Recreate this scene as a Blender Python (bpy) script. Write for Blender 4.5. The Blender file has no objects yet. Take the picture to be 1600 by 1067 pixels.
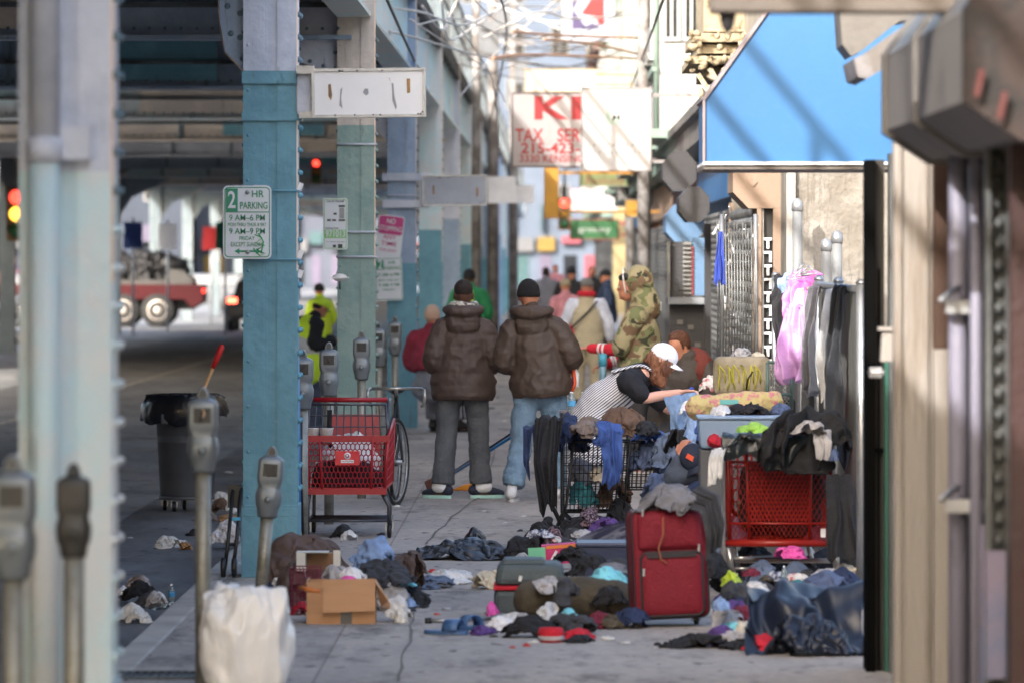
import bpy, bmesh, math, random
from mathutils import Vector, Matrix, noise, Euler
sc = bpy.context.scene
col = sc.collection
R = math.radians
# ---------------------------------------------------------------- camera, world, sun, exposure
F, VX, VY, H = 8889.0, 866.0, 398.0, 2.0       # focal length and vanishing point of the street in photo pixels; eye height
cd = bpy.data.cameras.new('camera'); cam = bpy.data.objects.new('camera', cd); col.objects.link(cam)
cd.sensor_width = 36; cd.lens = 200; cd.clip_start = .5; cd.clip_end = 2000
cd.shift_x = (800-VX)/1600; cd.shift_y = -(533.5-VY)/1600
cam.location = (0, 0, H); cam.rotation_euler = (R(90), 0, 0)
cd.dof.use_dof = True; cd.dof.focus_distance = 40.5; cd.dof.aperture_fstop = 3.9
sc.camera = cam
SUN_AZ, SUN_EL = R(25), R(27)                  # light travels along +Y and to the right
w = bpy.data.worlds.new('World'); sc.world = w; w.use_nodes = True
nt = w.node_tree; bgn = nt.nodes['Background']
sky = nt.nodes.new('ShaderNodeTexSky'); sky.sky_type = 'NISHITA'; sky.sun_disc = False
sky.sun_elevation = SUN_EL; sky.sun_rotation = math.pi + SUN_AZ
sky.air_density = 1.0; sky.dust_density = 5.0
nt.links.new(sky.outputs[0], bgn.inputs[0]); bgn.inputs[1].default_value = .15
sd = bpy.data.lights.new('sun', 'SUN'); sun = bpy.data.objects.new('sun', sd); col.objects.link(sun)
sd.energy = 2.0; sd.angle = R(.5); sd.color = (1, .95, .89)
dirv = Vector((math.sin(SUN_AZ)*math.cos(SUN_EL), math.cos(SUN_AZ)*math.cos(SUN_EL), -math.sin(SUN_EL)))
sun.rotation_euler = dirv.to_track_quat('-Z', 'Y').to_euler()
sc.view_settings.view_transform = 'Standard'; sc.view_settings.look = 'None'
sc.view_settings.exposure = 2.0; sc.view_settings.gamma = 1
sc.cycles.use_denoising = True
sc.cycles.max_bounces = 6; sc.cycles.diffuse_bounces = 4; sc.cycles.glossy_bounces = 3; sc.cycles.transmission_bounces = 4
sc.cycles.sample_clamp_indirect = 6
# ---------------------------------------------------------------- helpers
def S(Y): return F/Y
def P(px, py, Y): return Vector(((px-VX)*Y/F, Y, H-(py-VY)*Y/F))
def X(px, Y): return (px-VX)*Y/F
def Z(py, Y): return H-(py-VY)*Y/F
def GY(py, z=0): return F*(H-z)/(py-VY)
def c(r, g, b):
    f = lambda v: ((v/255+.055)/1.055)**2.4 if v > 10 else v/255/12.92
    return (f(r), f(g), f(b), 1)
_m = {}
def M(key, colr=None, rough=.65, metal=0, var=.18, vs=3, bump=.15, bs=30, colr2=None, mix=.5, emit=None, es=1, alpha=1, trans=0, coat=0, stretch=(1,1,1)):
    if key in _m: return _m[key]
    m = bpy.data.materials.new(key); m.use_nodes = True; n = m.node_tree.nodes; l = m.node_tree.links
    b = n['Principled BSDF']; b.inputs['Roughness'].default_value = rough; b.inputs['Metallic'].default_value = metal
    if coat: b.inputs['Coat Weight'].default_value = coat
    if trans: b.inputs['Transmission Weight'].default_value = trans
    if alpha < 1: b.inputs['Alpha'].default_value = alpha
    if emit:
        b.inputs['Emission Color'].default_value = emit; b.inputs['Emission Strength'].default_value = es
    tc = n.new('ShaderNodeTexCoord'); mp = n.new('ShaderNodeMapping'); mp.inputs['Scale'].default_value = stretch
    l.new(tc.outputs['Object'], mp.inputs[0])
    nz = n.new('ShaderNodeTexNoise'); nz.inputs['Scale'].default_value = vs; nz.inputs['Detail'].default_value = 8; nz.inputs['Roughness'].default_value = .65
    l.new(mp.outputs[0], nz.inputs[0])
    rp = n.new('ShaderNodeValToRGB'); e = rp.color_ramp.elements
    if colr2 is None:
        e[0].position = .3; e[1].position = .7
        e[0].color = tuple(v*(1-var) for v in colr[:3])+(1,); e[1].color = tuple(min(1, v*(1+var)) for v in colr[:3])+(1,)
    else:
        e[0].position = max(0, mix-.06); e[1].position = min(1, mix+.06); e[0].color = colr2; e[1].color = colr
    l.new(nz.outputs[0], rp.inputs[0]); l.new(rp.outputs[0], b.inputs['Base Color'])
    if bump:
        n2 = n.new('ShaderNodeTexNoise'); n2.inputs['Scale'].default_value = bs; n2.inputs['Detail'].default_value = 6
        l.new(mp.outputs[0], n2.inputs[0]); bp = n.new('ShaderNodeBump'); bp.inputs['Strength'].default_value = bump; bp.inputs['Distance'].default_value = .02
        l.new(n2.outputs[0], bp.inputs['Height']); l.new(bp.outputs[0], b.inputs['Normal'])
    _m[key] = m; return m
def paint(key, a, b, chip=(.72,.74,.74,1), rust=(.16,.085,.05,1), amt=.62, **k):
    """weathered paint: two tones, run-down rust streaks, chips showing an older coat"""
    if key in _m: return _m[key]
    m = M(key, a, .55, colr2=b, vs=1.6, mix=.5, bump=.35, bs=18); n = m.node_tree.nodes; l = m.node_tree.links; bs_ = n['Principled BSDF']; src = bs_.inputs['Base Color'].links[0].from_socket
    tc = n['Texture Coordinate']
    for sc_, s_, th, cc, fac in (((7,7,.5), 2.2, amt, rust, .55), ((1,1,1), 9, .66, chip, .5), ((2,2,.8), 3.5, .63, tuple(v*.55 for v in b[:3])+(1,), .6), ((1,1,1), 40, .72, rust, .8)):
        mp = n.new('ShaderNodeMapping'); mp.inputs['Scale'].default_value = sc_; l.new(tc.outputs['Object'], mp.inputs[0]); nz = n.new('ShaderNodeTexNoise'); nz.inputs['Scale'].default_value = s_; nz.inputs['Detail'].default_value = 9; nz.inputs['Roughness'].default_value = .7; l.new(mp.outputs[0], nz.inputs[0])
        rp = n.new('ShaderNodeValToRGB'); e = rp.color_ramp.elements; e[0].position = th; e[1].position = th+.05; e[0].color = (0,0,0,1); e[1].color = (fac,)*3+(1,); l.new(nz.outputs[0], rp.inputs[0])
        mx = n.new('ShaderNodeMix'); mx.data_type = 'RGBA'; l.new(rp.outputs[0], mx.inputs[0]); l.new(src, mx.inputs[6]); mx.inputs[7].default_value = cc; src = mx.outputs[2]
    l.new(src, bs_.inputs['Base Color']); return m
def cloth(key, r, g, b, rough=.85, **k):
    k.setdefault('bump', .5); k.setdefault('bs', 25); k.setdefault('var', .3); k.setdefault('vs', 6)
    return M(key, c(r, g, b), rough, **k)
class MB:
    def __init__(s): s.v = []; s.f = []; s.mi = []; s.sm = []; s.mats = []; s.cur = 0
    def m(s, mat):
        if mat not in s.mats: s.mats.append(mat)
        s.cur = s.mats.index(mat); return s
    def add(s, vs, fs, smooth=False):
        o = len(s.v); s.v += [tuple(v) for v in vs]
        for f in fs: s.f.append([i+o for i in f]); s.mi.append(s.cur); s.sm.append(smooth)
        return s
    def box(s, c0, size, rot=None, taper=1):
        x, y, z = [a/2 for a in size]; vs = []
        for dz in (-1, 1):
            t = taper if dz > 0 else 1
            for dx, dy in ((-1,-1),(1,-1),(1,1),(-1,1)): vs.append(Vector((dx*x*t, dy*y*t, dz*z)))
        if rot is not None:
            q = rot if isinstance(rot, Matrix) else Euler(rot).to_matrix()
            vs = [q@v for v in vs]
        c0 = Vector(c0)
        return s.add([v+c0 for v in vs], [(3,2,1,0),(4,5,6,7),(0,1,5,4),(1,2,6,5),(2,3,7,6),(3,0,4,7)])
    def bb(s, a, b):
        a = Vector(a); b = Vector(b); return s.box((a+b)/2, [abs(v) for v in (b-a)])
    def ring_loft(s, rings, cap=True, smooth=True):
        n = len(rings[0]); vs = [v for r in rings for v in r]; fs = []
        for i in range(len(rings)-1):
            for j in range(n):
                k = (j+1) % n; fs.append((i*n+j, i*n+k, (i+1)*n+k, (i+1)*n+j))
        if cap: fs.append(tuple(range(n-1, -1, -1))); fs.append(tuple((len(rings)-1)*n+j for j in range(n)))
        return s.add(vs, fs, smooth)
    def tube(s, pts, r, n=8, smooth=True, flat=1.0, side=None, cap=True):
        pts = [Vector(p) for p in pts]; rs = r if isinstance(r, (list, tuple)) else [r]*len(pts)
        rings = []; prev = None
        for i, p in enumerate(pts):
            t = (pts[min(i+1, len(pts)-1)]-pts[max(i-1, 0)]).normalized()
            if side is not None: u = Vector(side); u = (u-t*u.dot(t)).normalized()
            elif prev is None:
                u = t.cross(Vector((0, 0, 1)));
                if u.length < .05: u = t.cross(Vector((0, 1, 0)))
                u.normalize()
            else: u = (prev-t*prev.dot(t)).normalized()
            prev = u; v = t.cross(u)
            rr = rs[i]; rx, ry = rr if isinstance(rr, (tuple, list)) else (rr, rr*flat)
            rings.append([p+u*(math.cos(2*math.pi*j/n)*rx)+v*(math.sin(2*math.pi*j/n)*ry) for j in range(n)])
        return s.ring_loft(rings, cap, smooth)
    def bar(s, a, b, r, n=4): return s.tube([a, b], r, n, smooth=n > 5)
    def caps(s, pts, rs, n=16, flat=1.0, side=None, sub=3, quilt=0, qn=0, ends=(1, 1)):
        """limb: smooth tapering chain with rounded ends"""
        pts = [Vector(p) for p in pts]; k = len(pts); P2 = []; R2 = []
        gr = lambda i: Vector(rs[i]) if isinstance(rs[i], (tuple, list)) else Vector((rs[i], rs[i]*flat))
        for i in range(k-1):
            p0, p1, p2, p3 = pts[max(i-1,0)], pts[i], pts[i+1], pts[min(i+2,k-1)]
            for j in range(sub):
                t = j/sub; t2 = t*t; t3 = t2*t
                P2.append(.5*((2*p1)+(p2-p0)*t+(2*p0-5*p1+4*p2-p3)*t2+(3*p1-p0-3*p2+p3)*t3))
                R2.append(gr(i)*(1-t)+gr(i+1)*t)
        P2.append(pts[-1]); R2.append(gr(k-1))
        if quilt:
            L = len(P2)
            R2 = [r*(1+quilt*(abs(math.sin(math.pi*qn*i/(L-1)))**.6-.7)) for i, r in enumerate(R2)]
        t0 = (P2[1]-P2[0]).normalized(); t1 = (P2[-1]-P2[-2]).normalized(); pre = []; post = []
        for a in (80, 55, 30):
            ca, sa = math.cos(R(a)), math.sin(R(a))
            pre.append((P2[0]-t0*sa*min(R2[0]), R2[0]*ca)); 
        for a in (30, 55, 80):
            ca, sa = math.cos(R(a)), math.sin(R(a)); post.append((P2[-1]+t1*sa*min(R2[-1]), R2[-1]*ca))
        al = (pre if ends[0] else [])+list(zip(P2, R2))+(post if ends[1] else [])
        return s.tube([a[0] for a in al], [tuple(a[1]) for a in al], n, True, side=side)
    def ell(s, c0, rad, rot=None, n=16, fn=None):
        c0 = Vector(c0); rings = []; m = n//2+1
        q = Euler(rot).to_matrix() if rot is not None else Matrix.Identity(3)
        for i in range(m+1):
            th = math.pi*(i+.02)/(m+.04); rg = []
            for j in range(n):
                ph = 2*math.pi*j/n; d = Vector((math.sin(th)*math.cos(ph), math.sin(th)*math.sin(ph), -math.cos(th)))
                k = fn(d) if fn else 1
                rg.append(c0+q@Vector((d.x*rad[0]*k, d.y*rad[1]*k, d.z*rad[2]*k)))
            rings.append(rg)
        return s.ring_loft(rings)
    def lathe(s, prof, c0=(0,0,0), n=20, axis='z', smooth=True, rot=None):
        rings = []; c0 = Vector(c0); q = Euler(rot).to_matrix() if rot is not None else Matrix.Identity(3)
        for r, z in prof:
            rg = []
            for j in range(n):
                a = 2*math.pi*j/n; x, y = math.cos(a)*r, math.sin(a)*r
                v = {'z': Vector((x, y, z)), 'x': Vector((z, x, y)), 'y': Vector((y, z, x))}[axis]
                rg.append(c0+q@v)
            rings.append(rg)
        return s.ring_loft(rings, True, smooth)
    def prism(s, poly, y0, y1, plane='xz'):
        f = (lambda a, b, y: Vector((a, y, b))) if plane == 'xz' else (lambda a, b, y: Vector((a, b, y))) if plane == 'xy' else (lambda a, b, y: Vector((y, a, b)))
        n = len(poly); vs = [f(a, b, y0) for a, b in poly]+[f(a, b, y1) for a, b in poly]
        fs = [tuple(range(n)), tuple(range(2*n-1, n-1, -1))]+[(i, (i+1) % n+0, n+(i+1) % n, n+i)[::-1] for i in range(n)]
        return s.add(vs, fs)
    def mesh(s, name):
        me = bpy.data.meshes.new(name); me.from_pydata(s.v, [], s.f); me.update()
        for m in s.mats: me.materials.append(m)
        me.polygons.foreach_set('material_index', s.mi); me.polygons.foreach_set('use_smooth', s.sm)
        bm = bmesh.new(); bm.from_mesh(me); bmesh.ops.recalc_face_normals(bm, faces=bm.faces); bm.to_mesh(me); bm.free()
        return me
    def pieces(s):
        par = list(range(len(s.v)))
        def fd(a):
            while par[a] != a: par[a] = par[par[a]]; a = par[a]
            return a
        for f in s.f:
            for k in f[1:]: par[fd(f[0])] = fd(k)
        gr = {}
        for i, f in enumerate(s.f): gr.setdefault(fd(f[0]), []).append(i)
        out = []
        for fs in gr.values():
            m_ = MB(); m_.mats = s.mats; ix = {}
            for i in fs:
                g = []
                for v in s.f[i]:
                    if v not in ix: ix[v] = len(m_.v); m_.v.append(s.v[v])
                    g.append(ix[v])
                m_.f.append(g); m_.mi.append(s.mi[i]); m_.sm.append(s.sm[i])
            out.append(m_)
        return out
    def build(s, name, parent=None, loc=(0,0,0), rot=(0,0,0), bev=0):
        one = {'poster': 'poster', 'pipe_bracket': 'pipe_bracket', 'pictogram': 'pictogram', 'sock': 'sock', 'bolts': 'bolt', 'torn_patch': 'torn_patch', 'scrape': 'scrape', 'posts': 'post', 'zip_pulls': 'zip_pull', 'screws': 'screw', 'stickers': 'sticker', 'painted_mark': 'painted_mark', 'band_buckle': 'band_buckle', 'post_moulding': 'post_moulding', 'guide': 'guide', 'hanging_laths': 'lath', 'crossarm': 'crossarm', 'rivets_': 'rivet', 'bed_plates': 'bed_plate', 'pilaster': 'pilaster', 'transformer': 'transformer', 'face_plate': 'face_plate', 'lock': 'lock', 'small_marks': 'mark', 'logo_drawing': 'logo_line', 'hanger_tangle': 'hanger'}.get(name)
        if one and parent is not None:
            ps = s.pieces()
            if 1 < len(ps) < 60:
                for q in ps: o = q._build(one, parent, loc, rot, bev)
                return o
        return s._build(name, parent, loc, rot, bev)
    def _build(s, name, parent=None, loc=(0,0,0), rot=(0,0,0), bev=0):
        o = bpy.data.objects.new(name, s.mesh(name)); col.objects.link(o); o.location = loc; o.rotation_euler = rot
        if parent is not None: o.parent = parent
        if bev:
            b = o.modifiers.new('bevel', 'BEVEL'); b.width = bev; b.segments = 2; b.limit_method = 'ANGLE'
        return o
    def blob(s, name, parent=None, loc=(0,0,0), rot=(0,0,0), vox=.012, it=4, wr=0, wf=9, seed=0, mat=None, aniso=(1,1,1), fac=.5, seams=None, fine=0):
        """fuse the shapes into one continuous surface, smooth it, add folds"""
        me = s.mesh(name); o = bpy.data.objects.new(name, me); col.objects.link(o)
        r = o.modifiers.new('r', 'REMESH'); r.mode = 'VOXEL'; r.voxel_size = vox; r.use_smooth_shade = True
        if it: q = o.modifiers.new('s', 'SMOOTH'); q.iterations = it; q.factor = fac
        dg = bpy.context.evaluated_depsgraph_get(); m2 = bpy.data.meshes.new_from_object(o.evaluated_get(dg)); o.modifiers.clear()
        o.data = m2; m2.name = name; bpy.data.meshes.remove(me)
        m2.materials.clear(); m2.materials.append(mat or s.mats[0])
        if wr:
            nr = [v.normal.copy() for v in m2.vertices]; sd_ = Vector((seed*7.3, seed*3.1, seed))
            for v, nn in zip(m2.vertices, nr):
                p = Vector((v.co.x*aniso[0], v.co.y*aniso[1], v.co.z*aniso[2]))*wf+sd_
                a = 1-abs(noise.noise(p))*2.2; b = noise.noise(p*.45)
                v.co += nn*wr*(a*.6+b*.9-.3+.3*noise.noise(p*2.3))
        if seams:
            nr = [v.normal.copy() for v in m2.vertices]; z0, hh, dep = seams
            for v, nn in zip(m2.vertices, nr):
                if abs(nn.z) > .8: continue
                q = v.co; zz = (q.z-z0)/hh+.16*noise.noise(Vector((q.x*4, q.y*4, seed)))+.05*noise.noise(Vector((q.x*14, q.y*14, seed)))
                fr_ = abs(zz-round(zz)); puff = min(1, fr_*2.6)**.55
                rad = noise.noise(Vector((q.x*34, q.y*34, q.z*9+seed)))*(1-fr_*1.6)
                v.co += nn*dep*(puff-.75+.38*rad)
        for p_ in m2.polygons: p_.use_smooth = True; p_.material_index = 0
        o.location = loc; o.rotation_euler = rot
        if parent is not None: o.parent = parent
        return o
def tag(o, label=None, cat=None, group=None, kind=None):
    if label: o['label'] = label
    if cat: o['category'] = cat
    if group: o['group'] = group
    if kind: o['kind'] = kind
    return o
def thing(name, label, cat, loc=(0,0,0), rz=0, group=None, rot=None):
    o = bpy.data.objects.new(name, None); col.objects.link(o); o.location = loc
    o.rotation_euler = rot if rot else (0, 0, rz); o.empty_display_size = .1
    return tag(o, label, cat, group)
def dup(root, loc=None, rz=None, label=None, group=None, sc_=None):
    def rec(o, par):
        n_ = o.copy(); col.objects.link(n_)
        if par is not None: n_.parent = par
        for ch in o.children: rec(ch, n_)
        return n_
    r = rec(root, None)
    if loc is not None: r.location = loc
    if rz is not None: r.rotation_euler = (0, 0, rz)
    if sc_ is not None: r.scale = (sc_, sc_, sc_) if not isinstance(sc_, tuple) else sc_
    if label: r['label'] = label
    if group: r['group'] = group
    return r
_font = None
def text(name, body, px, py, Y, hpx, mat, parent, w=None, z=0, al='CENTER', off=.0, sx=1.0, bold=0, local=False, rot=(R(90),0,0)):
    """writing as thin raised letters; px,py = centre in photo pixels at distance Y, hpx = cap height"""
    cu = bpy.data.curves.new(name, 'FONT'); cu.body = body; cu.align_x = al; cu.align_y = 'CENTER'
    h = hpx*Y/F if not local else hpx
    cu.size = h/.70; cu.extrude = .0015; cu.offset = bold*h
    o = bpy.data.objects.new(name, cu); col.objects.link(o)
    dg = bpy.context.evaluated_depsgraph_get(); me = bpy.data.meshes.new_from_object(o.evaluated_get(dg))
    bpy.data.objects.remove(o); bpy.data.curves.remove(cu)
    me.name = name; me.materials.clear(); me.materials.append(mat)
    xs = [v.co.x for v in me.vertices]
    k = sx
    if w and xs: k = (w*Y/F if not local else w)/(max(xs)-min(xs))
    cx = (max(xs)+min(xs))/2
    for v in me.vertices: v.co.x = (v.co.x-(cx if w else 0))*k
    o = bpy.data.objects.new(name, me); col.objects.link(o)
    o.rotation_euler = rot
    o.parent = parent
    o.location = (P(px, py, Y) if not local else Vector((px, Y, py)))-(parent.location if (parent is not None and not local) else Vector())
    return o
def heap_mesh(mb, c0, size, seed=0, amp=1.0, freq=1.0, n=48, rz=0, lob=.35, flat=True, rise=1.0, sharp=1.0):
    """crumpled cloth: a mound with sharp folds, uneven outline, flat underside"""
    rnd = random.Random(seed); sx, sy, sz = [a/2 for a in size]; base = (sx*sy)**.5
    o1 = Vector((rnd.uniform(-50, 50), rnd.uniform(-50, 50), rnd.uniform(-50, 50)))
    a = rnd.uniform(0, 6.28); q1 = Matrix.Rotation(a, 3, 'Z')@Matrix.Rotation(rnd.uniform(-.6, .6), 3, 'X'); q2 = Matrix.Rotation(a+rnd.uniform(.7, 1.6), 3, 'Z')
    fr = freq/base; rot = Matrix.Rotation(rz, 3, 'Z'); rings = []; m = n//2; c0 = Vector(c0); zz = sz*2 if flat else sz
    k_ = amp*min(base, max(zz, .03)*1.5)
    for i in range(m+1):
        th = math.pi*(i+.01)/(m+.02)*(.5 if flat else 1); rg = []
        if flat: th = math.pi/2+ (math.pi/2)*(i+.01)/(m+.02)
        for j in range(n):
            ph = 2*math.pi*j/n; d = Vector((math.sin(th)*math.cos(ph), math.sin(th)*math.sin(ph), -math.cos(th)))
            lo = noise.noise(Vector((d.x*1.3, d.y*1.3, d.z*.6))+o1)
            kk = 1+lob*lo*1.6
            p = Vector((d.x*sx*kk, d.y*sy*kk, abs(d.z)**.85*(1 if d.z >= 0 else -1)*zz))
            w_ = noise.noise_vector(p*fr*.9+o1)*.5
            p1 = q1@(p*fr)+w_; p1 = Vector((p1.x*2.6, p1.y*.8, p1.z*1.3)); p2 = q2@(p*fr)+w_; p2 = Vector((p2.x*3.6, p2.y*1.2, p2.z*2))
            r1 = 1-abs(noise.noise(p1+o1))*2.0*sharp; r2 = 1-abs(noise.noise(p2-o1))*2*sharp
            h = (r1-.55)*.30+(r2-.5)*.17+noise.noise(p*fr*6+o1)*.05
            p += Vector((d.x, d.y, d.z+.35*rise)).normalized()*h*k_
            if flat: p.z = max(p.z*min(1, max(0, (d.z*4))) if d.z < .25 else p.z, .002 if i else 0)
            rg.append(c0+rot@p)
        rings.append(rg)
    return mb.ring_loft(rings)
import numpy as np
def settle(sx, sy, sz, seed, N=34, over=1.5, hang=0.0, lumps=4, steps=34, crease=1.0, squash=.66):
    """a real cloth sheet, gathered, dropped on a few hidden lumps and left to buckle; returns points and faces"""
    r = np.random.RandomState(seed*17+3); bx, by = sx/2, sy/2
    G = np.stack(np.meshgrid(np.linspace(-1, 1, N), np.linspace(-1, 1, N), indexing='ij'), -1)
    a = r.uniform(0, 6.28); ca, sa = np.cos(a), np.sin(a); Q = np.stack([G[..., 0]*ca-G[..., 1]*sa, G[..., 0]*sa+G[..., 1]*ca], -1)
    rad = np.maximum(1e-6, np.linalg.norm(Q, axis=-1, keepdims=True)); ang = np.arctan2(Q[..., 1], Q[..., 0])[..., None]
    k1, k2, k3 = r.uniform(0, 6.28, 3); rim = 1+.16*np.sin(2*ang+k1)+.10*np.sin(3*ang+k2)+.07*np.sin(5*ang+k3)
    D = Q*np.array([bx, by])*rim*.92
    pos = np.concatenate([D*squash*1.25, np.zeros((N, N, 1))], -1)
    rest = D*over
    L = [(r.uniform(-.45, .45)*bx, r.uniform(-.45, .45)*by, r.uniform(.3, .6)*bx, r.uniform(.3, .6)*by, r.uniform(.55, 1)*sz) for _ in range(lumps)]
    L[0] = (0, 0, .62*bx, .62*by, sz*.85)
    ph = r.uniform(0, 6.28, 8); fq = 3.2/max(bx, by)*2
    def height(x, y):
        h = np.full(x.shape, 0.0)
        for cx, cy, rx, ry, hh in L: d = ((x-cx)/rx)**2+((y-cy)/ry)**2; h = np.maximum(h, hh*np.clip(1-d*.55, 0, 1)*np.clip(1.5-d*.6, 0, 1.2))
        if hang: h = np.where((np.abs(x) > bx*.93) | (np.abs(y) > by*.93), -hang, h)
        return h
    pos[..., 2] = height(pos[..., 0], pos[..., 1])+.25*sz+.10*min(bx, by)*(np.sin(fq*pos[..., 0]+ph[0])*np.sin(fq*1.3*pos[..., 1]+ph[1])+.6*np.sin(fq*2.1*pos[..., 1]+ph[2]+2*np.sin(fq*pos[..., 0]+ph[3])))+r.normal(0, .004*bx, (N, N))
    prs = []
    def grp(di, dj, st, parity, k):
        I, J = np.meshgrid(np.arange(N-abs(di)), np.arange(N-abs(dj)), indexing='ij'); J0 = J if dj >= 0 else J-dj
        sel = ((I//max(1, abs(di))) if di else (J//max(1, abs(dj)))) % 2 == parity; i0, j0 = I[sel], J0[sel]; i1, j1 = i0+di, j0+dj
        ln = np.linalg.norm(rest[i0, j0]-rest[i1, j1], axis=-1, keepdims=True); prs.append((i0, j0, i1, j1, ln, k))
    for p_ in (0, 1): grp(1, 0, 1, p_, 1); grp(0, 1, 1, p_, 1)
    for p_ in (0, 1): grp(1, 1, 1, p_, .5); grp(1, -1, 1, p_, .5)
    for p_ in (0, 1): grp(2, 0, 2, p_, .22*crease); grp(0, 2, 2, p_, .22*crease)
    vel = np.zeros_like(pos); dt = 1.0; g = -.0016*max(sz, .12)/.2
    for it in range(steps):
        old = pos.copy(); vel *= .90; vel[..., 2] += g; pos = pos+vel
        for _ in range(3):
            for i0, j0, i1, j1, ln, k in prs:
                d = pos[i1, j1]-pos[i0, j0]; l_ = np.linalg.norm(d, axis=-1, keepdims=True)+1e-9; c_ = d*(.5*k*np.clip((l_-ln)/l_, -.35, .35)); pos[i0, j0] += c_; pos[i1, j1] -= c_
            # keep it gathered: a soft wall round the outline
            e = np.sqrt((pos[..., 0]/bx)**2+(pos[..., 1]/by)**2); f_ = np.where(e > 1, 1/np.maximum(e, 1), 1)[..., None]; pos[..., :2] = pos[..., :2]*(.5+.5*f_)
            h = height(pos[..., 0], pos[..., 1])+.004; pos[..., 2] = np.maximum(pos[..., 2], h)
        con = (pos[..., 2]-h < .006)[..., None]; mv = pos[..., :2]-old[..., :2]; pos[..., :2] = np.where(con, old[..., :2]+mv*.5, pos[..., :2])
        vel = np.clip(pos-old, -.02, .02)
    # scale to the size asked for, then sharpen with fine creases
    for ax, half in ((0, bx), (1, by)):
        lo, hi = pos[..., ax].min(), pos[..., ax].max(); pos[..., ax] = (pos[..., ax]-(lo+hi)/2)*(2*half/max(hi-lo, 1e-3))
    pos[..., 2] = np.maximum(pos[..., 2], -hang-.01)
    dx = np.gradient(pos, axis=0); dy = np.gradient(pos, axis=1); nn = np.cross(dx, dy); nn /= np.linalg.norm(nn, axis=-1, keepdims=True)+1e-9
    if nn[..., 2].mean() < 0: nn = -nn
    b_ = min(bx, by, .22); off = Vector((seed*1.7, seed*.9, 3)); al = r.uniform(0, 3.14); cx_, sx_ = math.cos(al), math.sin(al)
    D_ = np.zeros((N, N))
    for i in range(N):
        for j in range(N):
            x, y, z = pos[i, j]; u_, v_ = (x*cx_+y*sx_)/b_, (y*cx_-x*sx_)/b_; w1 = noise.noise(Vector((u_, v_, z/b_))+off)*.8
            D_[i, j] = (1-2.2*abs(noise.noise(Vector((u_*2.6+w1, v_*.8+w1, z/b_*1.2))+off)))*.6+(1-2.2*abs(noise.noise(Vector((v_*3.6+w1, u_*1.3, z/b_*2))-off)))*.4-.45
    pos = pos+nn*(D_[..., None]*b_*.30)
    if not hang: pos[..., 2] = np.maximum(pos[..., 2], .003)
    return pos
def sheet_mesh(mb, pos, loc=(0,0,0), thick=.004):
    N, M_ = pos.shape[:2]; P_ = pos.reshape(-1, 3)
    dx = np.gradient(pos, axis=0); dy = np.gradient(pos, axis=1); nn = np.cross(dx, dy); nn /= np.linalg.norm(nn, axis=-1, keepdims=True)+1e-9
    if nn[..., 2].mean() < 0: nn = -nn
    B = (pos-nn*thick).reshape(-1, 3); k = N*M_; fs = []
    for i in range(N-1):
        for j in range(M_-1): a = i*M_+j; fs += [(a, a+M_, a+M_+1, a+1), (k+a, k+a+1, k+a+M_+1, k+a+M_)]
    ring = [i*M_ for i in range(N)]+[(N-1)*M_+j for j in range(1, M_)]+[i*M_+M_-1 for i in range(N-2, -1, -1)]+[j for j in range(M_-2, 0, -1)]
    for q in range(len(ring)): a, b = ring[q], ring[(q+1) % len(ring)]; fs.append((a, k+a, k+b, b))
    lo = np.array(loc); return mb.add([tuple(v) for v in np.concatenate([P_, B])+lo], fs, True)
def heap(name, mat, loc, size, label, cat, seed=0, group=None, parent=None, old=False, **k):
    mb = MB().m(mat)
    if old or (size[0] < .09): heap_mesh(mb, (0, 0, 0), size, seed, **{q: v for q, v in k.items() if q not in ('hang',)})
    else:
        flat = k.get('flat', True); sz = size[2] if flat else size[2]*.8
        N = k.get('N', 30 if size[0] < .25 else 40 if size[0] < .5 else 56)
        pos = settle(size[0]*.98, size[1], sz, seed+int(size[0]*1000), N=N, over=k.get('over', 1.45), hang=k.get('hang', 0 if flat else size[2]*.25))
        if not flat: pos[..., 2] -= size[2]*.45
        zt = pos[..., 2].max(); z_want = size[2]*(1.05 if flat else .5); pos[..., 2] = np.where(pos[..., 2] > 0, pos[..., 2]*z_want/max(zt, .01), pos[..., 2])
        sheet_mesh(mb, pos)
    o = mb.build(name, parent, loc)
    s_ = o.modifiers.new('smooth', 'SUBSURF'); s_.levels = s_.render_levels = 1
    return tag(o, label, cat, group) if parent is None else o
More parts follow.
